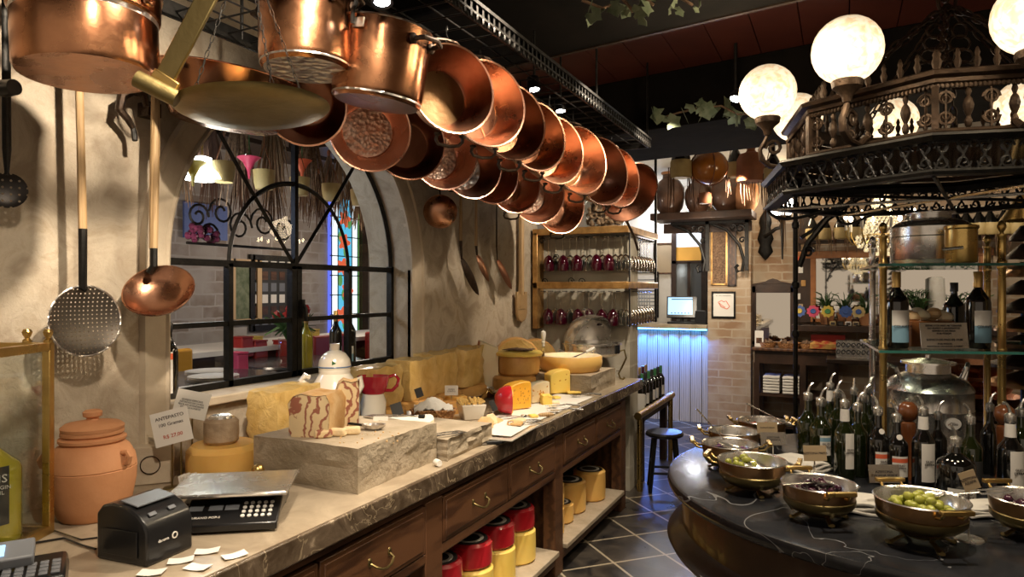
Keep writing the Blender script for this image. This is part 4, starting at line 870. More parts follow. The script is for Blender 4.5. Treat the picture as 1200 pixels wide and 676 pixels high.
glassbottle('oil_bottle','yellow olive oil bottle behind the ceramic jug on the sill',-2.50,2.73,ZB+.001,.034,.30,'oil',lab=None,cap='gold_foil',capz=(.85,1.0))
# ================= HANGING POT RACK =================
RZ = 2.50; RX0, RX1, RY0, RY1 = -1.95, -1.08, 1.15, 4.20
rk = thing('pot_rack','long black iron grid rack hanging from the ceiling with a fringed edge','rack',(0,0,0))
f = MB()
for x in (RX0,RX1): f.bb(x-.004,x+.004,RY0-1.2,RY1,RZ-.025,RZ+.03)
for y in (RY0-1.2,RY1): f.bb(RX0,RX1,y-.004,y+.004,RZ-.025,RZ+.03)
f.bb(RX0+.3,RX0+.32,RY0-1.2,RY1,RZ-.01,RZ+.01); f.bb(RX1-.26,RX1-.24,RY0-1.2,RY1,RZ-.01,RZ+.01)
f.build('frame', M['iron'], rk)
g = MB(); y = RY0-1.2
while y < RY1:
    g.tube([(RX0,y,RZ),(RX1,y+.0,RZ)],.0035,n=5); y += .105
for k in range(1,8): g.tube([(RX0+(RX1-RX0)*k/8,RY0-1.2,RZ+.004),(RX0+(RX1-RX0)*k/8,RY1,RZ+.004)],.0035,n=5)
g.build('wire_grid', M['iron'], rk)
e = MB(); y = RY0-1.2
e.bb(RX1+.004,RX1+.022,RY0-1.2,RY1,RZ+.022,RZ+.034); e.bb(RX1+.004,RX1+.018,RY0-1.2,RY1,RZ-.012,RZ-.004)
while y < RY1: e.box(RX1+.012,y,RZ+.008,.010,.012,.03); e.ball((RX1+.014,y,RZ-.02),(.007,.007,.012),6); y += .04
e.build('fringe_edging', M['iron'], rk)
for x in (RX0,RX1):
    for y in (.4,1.8,3.2,4.18): MB().tube([(x,y,RZ),(x,y,3.0)],.006,n=6).build('hanging_rod', M['iron'], rk)
def cdir(l,d,u): return Vector((l*CY-d*SY, l*SY+d*CY, u))
PROF = {'deep': (.80,.46),'bowl': (.62,.42),'pan': (.86,.26),'jam':(.72,.38)}
potn = 0
def pot(u, v, dia, label, X=None, d=None, n=(.5,-.85,.08), kind='jam', out='copper_dark', inn='copper', base=None, ring=True, group='copper pots hung along the iron rack', name='hanging_copper_pot', hd=2, hm='iron_brown', hang=None, bolts=True, long=None, dep=None, dz=0.0):
    c = at(u,v,X=X) if X is not None else at(u,v,d=d); r = dia/2; br, dp = PROF[kind]; dp = dp*dia if dep is None else dep
    A = align(cdir(*n)); t = thing(name,label,'pot',tuple(c),0,group); b_ = br*r
    prof = [(0,-dp),(b_*.9,-dp),(b_,-dp+.008),((b_+r)/2*1.02,-dp*.5),(r*.985,-.012),(r,0)]
    if kind == 'bowl': prof = [(0,-dp),(r*.35,-dp*.97),(r*.7,-dp*.72),(r*.9,-dp*.38),(r*.985,-.02),(r,0)]
    MB().lathe(prof,40,A).build('outer_wall', M[out], t)
    ip = [(r,0),(r+.004,.002),(r+.002,.005),(r-.004,.003)]+[(q[0]-.004,q[1]+.004) for q in reversed(prof[1:-1])]
    MB().lathe(ip[:4],40,A).build('rim', M['copper_pink'], t)
    MB().lathe(ip[3:]+([(0,prof[0][1]+.004)] if not base else []),40,A).build('inner_wall', M[inn], t)
    if base: q = ip[-1]; MB().lathe([(q[0]+.002,q[1]+.001),(q[0]*.9,q[1]+.001),(0,q[1]+.001)],36,A).build('base', M[base], t)
    for k in range(hd):
        s = 1 if k==0 else -1; w_ = .030+.018*r/.16
        pts = [(-w_,s*(r*.985),-.03),(-w_*1.05,s*(r+.015),-.04),(-w_*.8,s*(r+.028),-.046),(0,s*(r+.033),-.048),(w_*.8,s*(r+.028),-.046),(w_*1.05,s*(r+.015),-.04),(w_,s*(r*.985),-.03)]
        ho = MB().tube(pts,.006,n=7,M=A).build('handle', M[hm], t)
        for q in (-w_,w_): MB().ball((q,s*r*.99,-.03),(.014,.007,.011),7,A).build('rivet', M[hm], ho)
    if long: MB().tube([Vector(A@Vector(p)) for p in long],[.012]+[.010]*(len(long)-1),n=7,fl=.5).build('long_handle', M['iron_brown'], t)
    if hang is not False:
        top = A@Vector((0,r+.033,-.048)); H = RZ-c.z; w = MB()
        if H > top.z+.01:
            L = H-top.z; e_ = [(0,0,-.012),(.012,0,-.004),(.010,0,.012),(0,0,.02)]
            w.tube([top+Vector(p) for p in ((0,-.008,-.006),(0,.010,-.010),(0,.014,.006),(0,0,.02))]+[top+Vector((0,0,L-.01)),top+Vector((0,.008,L+.008)),top+Vector((0,.012,L-.004))],.0035,n=6)
            w.build('hook', M['iron'], t)
    return t
NA = (.52,-.85,.06)
A_ = [ # u, v, semi-height, material out/in, label
 (531,104,52,'copper_gold','copper_dark','copper_gold','large copper pan right behind the hammered stock pot, dimpled inside'),
 (571,121,50,'copper_gold','copper','copper_dark','second of the big open pans along the outer row, orange inside'),
 (601,143,44,'copper_gold','copper_dark','copper','third open pan of the outer row beside the first small spotlight'),
 (629,160,40,'copper_gold','copper','copper_dark','fourth open pan of the outer row with a shiny hammered patch'),
 (652,176,39,'copper_gold','copper','copper','fifth open pan of the outer row, near the second spotlight'),
 (680,188,39,'copper_gold','copper','copper_gold','sixth open pan of the outer row, loop handle below'),
 (706,201,39,'copper_gold','copper_dark','copper','seventh open pan of the outer row with brown streaks'),
 (724,208,34,'copper_gold','copper','copper_pink','last pan of the outer row with a bright pink rim edge')]
for i,(u,v,s,o,i_,b_,l) in enumerate(A_):
    z = at(u,v,X=-1.18); dd = (z-Vector((0,0,HC))); dep_ = -z.x*SY+z.y*CY
    pot(u,v,2*s*dep_/800*1.02,l,X=-1.18,n=(.50+.015*i,-.85,.05),out=o,inn=i_,base=b_,kind='jam',hm='iron_brown')
B_ = [(358,124,46,'copper','copper_dark',None,'dark open pan hanging behind the flat brass tray',(.2,-.75,-.35)),
 (434,153,46,'copper','copper_pink','copper_hammer','bright pink copper pan with a dazzling hammered bottom',(.28,-.9,-.15)),
 (480,168,41,'copper_dark','copper_dark','copper_dark','dark brown glossy pan between the two brightest hammered pans',(.3,-.9,-.1)),
 (521,181,40,'copper','copper_pink','copper_hammer','copper pan with crumpled bright reflections above the small copper ladle',(.42,-.88,-.05)),
 (553,194,38,'copper_dark','copper_dark','tin','brown pan with a dull grey tinned bottom',(.48,-.86,0)),
 (577,204,34,'copper','copper_pink','copper_pink','pale copper pan just past the grey-bottomed one',(.5,-.85,0)),
 (603,215,34,'copper','copper_pink','copper_pink','pale hammered pan over the leftmost wooden handles',(.5,-.85,0)),
 (630,226,35,'copper','copper_pink','copper_hammer','pan with glittering hammered bottom above the glass rack corner',(.42,-.88,-.05)),
 (656,240,33,'copper_dark','copper','copper','last pan of the inner row with an iron loop handle over the glass rack',(.45,-.86,0))]
for i,(u,v,s,o,i_,b_,l,n) in enumerate(B_):
    X = -1.78; z = at(u,v,X=X); dep_ = -z.x*SY+z.y*CY
    pot(u,v,2*s*dep_/800*1.02,l,X=X,n=n,out='copper_gold' if i>3 else o,inn=i_,base=b_,kind='jam',hd=2 if i in (6,8) else 1)
# last long handled pan
pot(738,226,.40,'copper frying pan with a long iron handle at the far end of the rack',d=4.35,n=(.35,-.75,-.50),kind='jam',out='copper',inn='copper_dark',base=None,hd=0,long=[(0.05,-.19,-.03),(.14,-.30,-.0),(.20,-.40,.02)],dep=.16,hang=False)
# upright stock pots
def stock(label, u, v, d, r, h, n, out, base, name='hanging_stock_pot', hooks=True, lip=.004, hdl=True, taper=.97, ledge=False):
    c = at(u,v,d=d); A = align(cdir(*n)); t = thing(name,label,'pot',tuple(c),0,'upright stock pots hung from the rack')
    pr = [(r*taper*.90,0),(r*taper*.97,.010),(r*taper,.028),(r*.99,h*.6),(r,h)]
    if ledge: pr = [(r*.95,0),(r*.985,.012),(r*.99,h*.70),(r*1.02,h*.72),(r*1.03,h*.74),(r*1.05,h)]
    MB().lathe(pr,48,A).build('outer_wall', M[out], t); R_ = pr[-1][0]
    MB().lathe([(R_,h),(R_+lip,h+.002),(R_,h+.006),(R_-.006,h),(r*.95,.01),(0,.01)],48,A).build('inner_wall', M['tin'], t)
    MB().lathe([(0,0),(pr[0][0],0)],48,A).build('base', M[base], t)
    if hdl:
        for s in (1,-1):
            pts = [(s*(R_*.99),-.05,h*.82),(s*(R_+.035),-.045,h*.84),(s*(R_+.05),0,h*.85),(s*(R_+.035),.045,h*.84),(s*(R_*.99),.05,h*.82)]
            mb = MB().tube(pts,.008,n=8,M=A)
            for q in (-.05,.05): mb.ball((s*R_*.99,q,h*.82),(.008,.02,.018),8,A)
            mb.build('handle', M['copper' if ledge else 'iron_brown'], t)
    return t
st1 = stock('hammered golden brown stock pot hanging in the middle with a rough flat bottom',441,122,2.2,.150,.235,(.14,-.05,1),'copper_brown','copper_brown')
A = align(cdir(.14,-.05,1))
for q in (-.05,.045): MB().box(q*.9-.0,-.152,.205,.045,.006,.028,A@rot(0,0,-8)).build('rivet_plate', M['tin'], st1)
MB().tube([A@Vector((0,-.158,.2)),A@Vector((0,-.165,.24)),A@Vector((0,-.14,.30)),A@Vector((0,-.12,.36))],.007,n=7).build('chain_hook', M['iron'], st1)
stock('tall smooth copper stock pot with shiny silver bottom reaching above the frame',359,83,2.08,.142,.228,(.0,.02,1),'copper_brown','tin',hdl=True)
stock('big polished copper casserole at the near end of the rack by the wall',104,88,1.75,.166,.21,(-.05,.02,1),'copper_brown','copper',ledge=True)
pot(270,92,.50,'wide copper jam pan behind the chained brass tray',d=2.45,n=(.14,-.05,1),kind='jam',out='copper_brown',inn='copper_dark',base=None,hd=2,dep=.17,hang=False)
# brass tray on three chains
c = at(297,131,d=1.80); A = align(cdir(-.07,.04,1)); t = thing('hanging_brass_tray','shallow round brass scale pan hanging on three thin chains','tray',tuple(c),0)
MB().lathe([(0,-.004),(.12,-.003),(.178,.001),(.194,.010),(.197,.013),(.192,.014),(.178,.006),(.12,.001),(0,.0)],48,A).build('pan', M['brass_dull'], t)
ap = at(288,-70,d=1.85)-c
for a in (200,330,80):
    p0 = A@Vector((.186*math.cos(math.radians(a)),.186*math.sin(math.radians(a)),.012)); p1_ = Vector(ap); L = (p1_-p0).length; n_ = int(L/.022); ch = MB()
    for k in range(n_):
        q = p0.lerp(p1_,(k+.5)/n_); T = mv(*q)@align(p1_-p0)@rot(0,0,90*(k%2))
        ch.tube([(.0045*math.cos(b),0,.0135*math.sin(b)) for b in [2*PI*i/8 for i in range(8)]],.0012,n=4,closed=True,M=T)
    ch.build('chain', M['iron'], t)
# brass beam with sleeve
t = thing('hanging_balance_arm','heavy dull brass flat arm ending in a cylindrical cross sleeve','balance arm',tuple(at(194,90,d=1.66)),0)
c0 = at(194,90,d=1.66); c1 = at(262,-40,d=1.62); v_ = c1-c0; A = align(v_, up=tuple(cdir(0,-1,0)))
MB().box(0,0,v_.length/2,.05,.010,v_.length,A).build('arm', M['brass_dull'], t, bevel=.003)
s0 = at(160,92,d=1.64)-c0; s1 = at(208,116,d=1.66)-c0; MB().tube([s0,s1],.021,n=20).build('sleeve', M['brass_dull'], t); MB().box(0,0,0,.07,.012,.03,mv(*(s0*.1+s1*.2))@A).build('saddle', M['brass'], t, bevel=.003)
# spot lamps in the rack
for i,(u,v,d,l) in enumerate(((448,4,1.95,'small round spotlight shining above the hammered stock pot'),(626,106,3.05,'first tiny spotlight behind the outer row of pans'),(657,131,3.45,'second tiny spotlight behind the outer row of pans'))):
    p = at(u,v,d=d); t = thing('spotlight',l,'lamp',tuple(p),0,'rack spotlights'); A = align((.15,-.1,-1))
    MB().lathe([(.012,-.07),(.028,-.06),(.032,0),(.026,-.002),(0,-.02)],16,A).build('housing', M['black_plastic'], t); MB().lathe([(0,0),(.024,0)],16,A@mv(0,0,-.004)).build('lens', M['spot_face'], t)
    MB().tube([(0,0,.05),(0,0,max(.08,3.0-p.z))],.006).build('stem', M['iron'], t)
t = thing('ceiling_lamp','frosted white glass dish lamp glowing above the rack','lamp',tuple(at(470,30,d=3.4)),0)
MB().lathe([(0,-.05),(.08,-.045),(.14,-.02),(.16,0),(.155,.01),(0,.012)],30).build('glass_dish', mk('frosted',(.9,.88,.84),.5,emis=(1,.92,.82),es=2.2), t); MB().lathe([(0,.012),(.05,.012),(.04,.04),(.01,.05),(.01,.25),(0,.25)],16).build('mount', M['brass_dull'], t)
# ================= TOOLS ON THE LEFT WALL =================
def wl(u,v,X): return at(u,v,X=X)
HX = -2.17
p0 = wl(100,376,HX); t = thing('hanging_skimmer','large round perforated skimmer with a long wooden handle','skimmer',tuple(p0),0)
Ax = align((1,-.05,.06)); rS = .112
sk = MB(); n=40; sk.lathe([(0,-.022),(.04,-.020),(.075,-.013),(.10,-.003),(rS,.004)],n); o = sk.build('bowl', M['perforated'], t); o.matrix_local = Ax
o = MB().lathe([(rS,.004),(rS+.003,.005),(rS,.007),(rS-.003,.005)],n).build('rim', M['tin'], t); o.matrix_local = Ax
q1 = wl(97,338,HX)-p0; q2 = wl(97,268,HX)-p0; q3 = wl(92,60,HX)-p0
MB().tube([Vector((0,0,rS*.9)),q1+Vector((0,0,.0)),q2],[.010,.012,.013],n=8).build('ferrule', M['iron'], t); MB().tube([q2,(q2+q3)/2,q3],[.013,.012,.012],n=10).build('handle', M['wood_light'], t)
MB().tube([q3,q3+Vector((0,0,.03)),q3+Vector((-.10,0,.04))],.004).build('hook', M['iron'], t)
p0 = wl(186,340,-2.13); t = thing('hanging_copper_ladle','round copper ladle bowl on a rough wooden handle beside the window','ladle',tuple(p0),0)
A = align(cdir(.12,-.70,.62)); MB().lathe([(0,-.055),(.05,-.05),(.085,-.035),(.108,-.012),(.113,0)],36,A).build('bowl', M['copper'], t); MB().lathe([(.113,0),(.117,.002),(.112,.003),(.082,-.030),(.048,-.045),(0,-.050)],36,A).build('lining', M['copper'], t)
q1 = wl(180,312,-2.16)-p0; q2 = wl(180,291,-2.17)-p0; q3 = wl(183,70,-2.19)-p0
MB().tube([q1+Vector((-.02,0,-.02)),q1,q2],.0125,n=8).build('ferrule', M['iron'], t); MB().tube([q2,q2.lerp(q3,.4),q3],[.014,.016,.014],n=9).build('handle', M['wood_light'], t)
MB().tube([q3,q3+Vector((-.09,0,.02))],.005).build('hook', M['iron'], t)
p0 = wl(8,223,-2.2); t = thing('hanging_skimmer','small black iron skimmer hanging at the very edge of the wall','skimmer',tuple(p0),0)
o = MB().lathe([(0,-.008),(.03,-.006),(.050,0),(.052,.002)],28).build('bowl', M['perforated_black'], t); o.matrix_local = align((1,-.5,0)); MB().tube([(0,0,.045),(0,0,.12),(-.005,0,.62)],[.006,.013,.012],n=8,fl=.4).build('handle', M['iron'], t)
MB().tube([(-.005,0,.6),(-.095,0,.63)],.005).build('hook', M['iron'], t)
t = thing('security_camera','small black and white camera on the wall above the black skimmer','camera',tuple(wl(2,104,-2.12)),0)
MB().lathe([(0,0),(.022,0),(.024,.01),(.022,.05),(0,.05)],16,align(cdir(.9,-.3,.0))).build('lens_housing', M['black_plastic'], t); MB().tube([(0,0,0),(-.06,-.03,.04),(-.18,-.03,.05)],.014,n=8).build('arm', M['white_plastic'], t)
p0 = wl(148,118,-2.24); t = thing('wall_hook','thick curled iron wall hook between the big casserole and the brass arm','hook',tuple(p0),0)
pts = [at(u,v,X=-2.22)-p0 for u,v in ((172,125),(168,110),(155,106),(143,113),(140,128),(150,140),(156,150))]; MB().tube(pts,[.012,.016,.018,.017,.015,.012,.010],n=8).build('curl', M['iron_brown'], t); MB().tube([pts[-1],pts[-1]+Vector((.01,0,-.045))],.009).build('tip', M['iron'], t); MB().box(-.04,.04,.0,.06,.05,.05,mv(*pts[0])).build('wall_plate', M['iron_brown'], t)
# right part of the wall
p0 = wl(516,248,-2.20); t = thing('hanging_copper_ladle','small round copper pan seen from outside hanging beyond the window','ladle',tuple(p0),0)
A = align(cdir(-.1,.85,.25)); MB().lathe([(0,-.05),(.05,-.045),(.085,-.028),(.1,-.004),(.102,0)],30,A).build('bowl', M['copper'], t); MB().lathe([(.1,0),(.104,.001),(.1,.004),(.05,-.035),(0,-.04)],30,A).build('lining', M['copper_dark'], t); MB().tube([(0,0,.09),(-.01,0,.2),(-.08,0,.22)],.006).build('handle', M['iron'], t)
def blade(name,label,u0,v0,v1,v2,u3,v3,m,w,hm='wood_light',X=-2.2,rr_=.011):
    p0 = wl(u0,v1,X); t = thing(name,label,'kitchen tool',tuple(p0),0,'long handled tools on the far part of the wall')
    top = wl(u0,v0,X)-p0; fe = wl(u0+1,v2,X)-p0; MB().tube([top,(0,0,0)],[rr_*.8,rr_],n=8).build('handle', M[hm], t); MB().tube([(0,0,0),fe],[rr_*.9,rr_*.6],n=8).build('ferrule', M['iron_brown'], t)
    MB().tube([top,top+Vector((-.085,0,.01))],.004).build('hook', M['iron'], t)
    e = wl(u3,v3,X+.04)-p0; d_ = (e-fe); L = d_.length; A = Matrix.Translation(fe)@align(d_,up=(1,0,0))
    mb = MB(); mb.slab(10,6,lambda a,b_: (0,0,0),.0) if False else None
    vs=[];n1,n2=10,6
    for k in (0,1):
        for i in range(n1+1):
            a=i/n1; ww=w*math.sin(PI*min(1,a*.93+.07))**.6 if a<1 else 0
            for j in range(n2+1): b_=j/n2-.5; vs.append((b_*2*ww*.5,.018*(1-4*b_*b_)*math.sin(PI*a)+.002*k,a*L))
    N_=(n1+1)*(n2+1); g_=lambda i,j,k:k*N_+i*(n2+1)+j
    mb.add(vs,[(g_(i,j,0),g_(i+1,j,0),g_(i+1,j+1,0),g_(i,j+1,0)) for i in range(n1) for j in range(n2)]+[(g_(i,j+1,1),g_(i+1,j+1,1),g_(i+1,j,1),g_(i,j,1)) for i in range(n1) for j in range(n2)],A)
    mb.build('blade', M[m], t)
blade('hanging_iron_spatula','iron bladed spatula with wooden handle, nearest the small copper pan',540,225,282,304,561,346,'iron_brown',.085)
blade('hanging_copper_scoop','copper scoop with slim wooden handle in the middle of the wall tools',558,228,288,299,573,330,'copper',.075)
blade('hanging_copper_scoop','dark copper scoop with iron rod handle next to the wooden paddle',582,235,290,305,600,339,'copper_dark',.08,hm='iron_brown',rr_=.006)
p0 = wl(611,300,-2.26); t = thing('hanging_wooden_paddle','long wooden paddle with a forked flat end near the wall corner','paddle',tuple(p0),0)
MB().box(0,0,0,.03,.05,.62,M=mv(0,0,.0)).build('shaft', M['wood_light'], t, bevel=.006)
MB().prism([(-.09,.05),(-.09,-.12),(-.06,-.17),(0,-.19),(.06,-.17),(.09,-.12),(.09,.05),(.05,.05),(.05,-.08),(-.05,-.08),(-.05,.05)],-.012,.012,mv(0,0,-.33)@Matrix(((0,0,1,0),(1,0,0,0),(0,1,0,0),(0,0,0,1)))).build('paddle_end', M['wood_light'], t, bevel=.005)
MB().bb(-.012,.012,-.05,.05,-.42,-.30).build('web', M['wood_light'], t)
# ================= ROUND MARBLE ISLAND =================
TL, TD, TR = 1.46, 2.43, .88
def cwz(l,d,z): p = cw(l,d); return (p.x,p.y,z)
isl = thing('round_island','large round island with black veined marble top and dark wooden apron','island',cwz(TL,TD,0),YAW)
MB().lathe([(0,.856),(TR-.01,.856),(TR,.864),(TR+.004,.88),(TR,.896),(TR-.012,.9),(0,.9)],96).build('marble_top', M['marble_black'], isl)
MB().lathe([(TR-.05,.855),(TR-.05,.72),(TR-.03,.70),(TR-.005,.69),(TR+.005,.675),(TR-.005,.655),(TR-.05,.645),(TR-.08,.63)],96).build('apron', mk('apron_wood',(.022,.010,.005),.38,c2=(.045,.022,.011),sc=6,coat=.2), isl)
MB().lathe([(TR-.10,.64),(TR-.16,.3),(TR-.16,.12),(TR-.12,.1),(TR-.12,0)],64).build('plinth', M['wood_dark'], isl)
ZTB = .901
def tb(u,v,z=ZTB): return at(u,v,Z=z)
def bowl(label, lat, dep, dia, hrim, hang, content=None, n=0, fill=.6, rz=0.0, lift=0):
    t = thing('copper_bowl',label,'bowl',cwz(lat,dep,ZTB),YAW+rz,'copper serving bowls with brass stands'); dia *= .9; r = dia/2; H = hrim
    MB().lathe([(0,H-.092),(r*.5,H-.089),(r*.78,H-.074),(r*.93,H-.048),(r*.985,H-.02),(r,H)],40).build('outer_wall', M['copper_gold'], t)
    MB().lathe([(r,H),(r+.004,H+.002),(r+.001,H+.005),(r-.004,H+.001),(r*.93,H-.034),(r*.77,H-.056),(r*.45,H-.070),(0,H-.072)],40).build('lining', M['steel'], t)
    MB().lathe([(r*.80,H-.072),(r*.90,H-.063),(r*.965,H-.054),(r*.975,H-.040),(r*.95,H-.037)],40).build('brass_ring', M['brass_dull'], t)
    MB().lathe([(r*.25,.022),(r*.32,.02),(r*.34,.026),(r*.25,.03)],24).build('foot_ring', M['brass_dull'], t)
    for k in range(4):
        a = PI/2*k+PI/4*0+hang*0-.0; ca, sa = math.cos(a), math.sin(a)
        MB().tube([(ca*r*d,sa*r*d,z) for d,z in ((.90,H-.056),(.78,H-.075),(.5,.034),(.42,.022),(.55,.016),(.68,.008),(.76,.004),(.82,.006))],[.008,.008,.007,.007,.007,.008,.010,.009],n=6,fl=.6).build('leg', M['brass_dull'], t)
    for s in (0,PI):
        a = hang+s; T = rot(0,0,math.degrees(a)); w_ = .042
        mb = MB(); mb.bb(r+.030,r+.046,-w_,w_,H+.004,H+.016,T)
        for q in (-w_*.7,w_*.7): mb.tube([T@Vector((r-.004,q,H-.016)),T@Vector((r+.018,q,H-.012)),T@Vector((r+.036,q,H+.006))],.0045,n=6)
        mb.build('handle', M['brass'], t, bevel=.003)
    return t
def rim_xyz(lat,dep,H,dx=0,dy=0,dz=0): p = cw(lat+dx,dep+dy); return Vector((p.x,p.y,ZTB+H+dz))
BW = [ # label, lat, dep, dia, H, handle angle, content
 ('copper bowl of glossy black olives with a spoon, kraft card behind',.935,2.08,.235,.105,PI/2,'olive_black'),
 ('copper bowl heaped with green olives at the front of the island',1.123,1.875,.256,.122,PI/2,'olive_green'),
 ('copper bowl with yellow green olives at its left side',.83,2.36,.25,.105,PI/4*3.4,'olive_green'),
 ('copper bowl of chopped purple cabbage nearest the island edge',.853,2.67,.235,.092,PI*.93,'cabbage'),
 ('steel lined copper bowl with upright spoon behind the purple cabbage',.955,2.94,.235,.085,PI*.93,None),
 ('copper bowl with red tomato antipasto at the rear of the row',1.16,3.17,.235,.085,PI*.95,'tomato'),
 ('copper bowl cut by the frame beside the tall label card',1.475,1.93,.24,.105,PI/2,'olive_black'),
 ('copper bowl partly hidden behind the bottles at the rear',1.41,3.14,.22,.085,PI*.9,'tomato')]
og = {'olive_green':'green olives in the copper bowls','olive_black':'black olives in the copper bowls'}
for i,(l,la,de,di,H,ha,ct_) in enumerate(BW):
    bowl(l,la,de,di,H,ha); c = cw(la,de); rr = random.Random(i+5)
    if ct_ in og:
        proto = None; k = 0; tot = (34,54,20,0,0,0,16,0)[i]
        spots = []
        off = -.03 if i in (2,) else (.0)
        for q in range(tot):
            lay = 0 if q < tot*.55 else (1 if q < tot*.87 else 2); R0 = di/2*(.66,.50,.30)[lay]*(1 if i!=2 else .8)
            a = q*2.39996; rad = R0*math.sqrt(((q*7)%tot+.5)/tot); z = H-.034+.0165*lay+(-.006 if rad<R0*.6 and lay==0 else 0)
            spots.append((c.x+rad*math.cos(a)+off, c.y+rad*math.sin(a), ZTB+z+.004))
        for (x,y,z) in spots:
            if proto is None or not k:
                proto = MB().ball((0,0,0),(.0155,.0118,.0118) if ct_=='olive_green' else (.0145,.0115,.0115),12).build('olive', M[ct_])
                o = proto; k = 1
            else: o = proto.copy(); C.objects.link(o)
            o.location=(x,y,z); o.rotation_euler=(rr.uniform(-.5,.5),rr.uniform(-.4,.4),rr.uniform(0,6))
            tag(o,('green olive in the '+('heaped front copper bowl' if i==1 else 'copper bowl near the island edge')) if ct_=='olive_green' else ('black olive in the '+('bowl with the kraft card behind' if i==0 else 'bowl cut by the frame')),'olive',og[ct_]+(' %s' % ('at the front','at the very front','by the edge','','','','at the frame','')[i]))
    elif ct_:
        mb = MB()
        for q in range(90): a = rr.uniform(0,6.28); rad = di/2*.64*math.sqrt(rr.random()); mb.ball((c.x+rad*math.cos(a),c.y+rad*math.sin(a),ZTB+H-.030+rr.uniform(-.004,.012)),(rr.uniform(.005,.012),rr.uniform(.003,.008),rr.uniform(.003,.006)),6,wob=.2)
        tag(mb.build('chopped_cabbage' if ct_=='cabbage' else 'tomato_antipasto', M[ct_]),('shredded purple cabbage filling the copper bowl' if ct_=='cabbage' else ('red tomato pieces in the rearmost left bowl' if i==5 else 'red tomato pieces in the bowl behind the bottles')),'food',kind='stuff')
def spoon(label, lat, dep, H, tip, end, name='serving_spoon', w=.03, loop=False):
    """tip and end: offsets (side, ahead, up) from the bowl rim centre"""
    c = rim_xyz(lat,dep,H); t = thing(name,label,'spoon',tuple(c),0,'steel serving spoons in the copper bowls'); f_ = lambda o: Vector((o[0]*CY-o[1]*SY,o[0]*SY+o[1]*CY,o[2]))
    a, b_ = f_(tip), f_(end); d_ = (b_-a).normalized(); A = Matrix.Translation(a)@align(d_)
    MB().lathe([(0,-.010),(w*.6,-.008),(w*.9,-.002),(w,.003),(w*.9,0),(w*.5,-.005),(0,-.007)],20,Matrix.Translation(a)@rot(0,0,math.degrees(math.atan2(d_.y,d_.x)))@rot(0,-12,0)@Matrix.Diagonal((1.35,.9,1,1))).build('bowl_part', M['steel'], t)
    s_ = a+d_*w*.9
    MB().tube([s_,s_.lerp(b_,.35),s_.lerp(b_,.7),b_],[.004,.0035,.006,.008],n=8,fl=.45).build('handle', M['steel'], t)
    if loop: 
        e1 = b_; e2 = b_+d_*.07; sd = d_.cross(Vector((0,0,1))).normalized()*.017
        MB().tube([e1-sd*.3,e1-sd,e2-sd,e2-sd*.3+d_*.006,e2+sd*.3+d_*.006,e2+sd,e1+sd,e1+sd*.3],.004,n=6,closed=True,fl=.6).build('loop_end', M['steel'], t)
spoon('steel spoon lying face up in the black olives, handle to the side',.935,2.08,.105,(.005,-.01,.008),(-.135,-.05,.012),w=.032)
spoon('large steel ladle spoon with looped handle across the green olives rim',1.123,1.875,.122,(.045,.03,.0),(.16,-.0,.018),w=.03,loop=True)
spoon('steel spoon half sunk in the yellow green olives',.83,2.36,.105,(.0,-.04,-.012),(-.02,.10,.012),w=.028)
spoon('long steel ladle leaning far out over the purple cabbage',.853,2.67,.092,(.0,.0,-.01),(-.12,.04,.13),w=.035,name='serving_ladle')
spoon('steel ladle leaning out of the tomato bowl at the rear',1.16,3.17,.085,(.09,-.05,.0),(-.06,.03,.075),w=.03,name='serving_ladle')
spoon('bright steel spoon lying on the folded towel behind the black olives',1.02,2.22,.012,(-.05,.0,0),(.06,.02,.004),w=.02)
# cards
def icard(u,v,d,label,w,h,m,txt,roll=0,base=True,rz=0.0,grp='name cards on the island'):
    p = at(u,v,d=d); t = thing('name_card',label,'sign',(p.x,p.y,ZTB),YAW+rz,grp); H = p.z-ZTB; T = mv(0,0,H)@rot(-10,roll,0)
    bo = MB().box(0,0,0,w,.002,h,T).build('board', M[m], t); text('lettering',txt,h*.2,M['ink'],bo,(0,0,0),T@mv(0,-.0015,0)@rot(90))
    s = MB(); s.tube([(0,.003,0),(0,.003,H)],.0028); s.lathe([(0,0),(.038,0),(.036,.004),(0,.006)],24,mv(0,.003,0)); s.build('stand', M['steel'], t)
icard(955,531,2.32,'kraft paper card reading azeitona preta behind the black olives',.078,.052,'kraft','AZEITONA PRETA')
icard(1036,555,2.12,'grey metal card reading azeitona italiana verde by the green olives',.095,.055,'steel','AZEITONA\nITALIANA VERDE')
icard(906,514,2.72,'grey card behind the bowl at the island edge',.10,.05,'steel','AZEITONA\nTEMPERADA')
icard(899,501,2.85,'kraft card standing between the two rear bowls',.085,.045,'kraft','TOMATE SECO')
icard(1136,563,1.90,'tall kraft card tilted on a round steel stand',.045,.052,'kraft','AZEITONA\nAZAPA',roll=-18)
# folded towels
def towel(label,u,v,rz,w,d_,n=3):
    p = tb(u,v); t = thing('folded_towel',label,'towel',(p.x,p.y,ZTB),YAW+rz,'white folded towels on the island')
    for k in range(n): MB().slab(8,5,lambda a,b_: ((a-.5)*w*(1-.05*k),(b_-.5)*d_*(1-.05*k),.012+.011*k+.004*math.sin(a*7+k*2)*math.cos(b_*5)),.0095).build('fold', M['cloth'], t, bevel=.003)
towel('white folded towel between the black and green olives bowls',1008,596,-.35,.17,.15)
towel('white folded towel behind the round card stand',1160,602,.1,.2,.10)
towel('white folded towel under the bottles at the island edge side',935,548,.5,.15,.2)
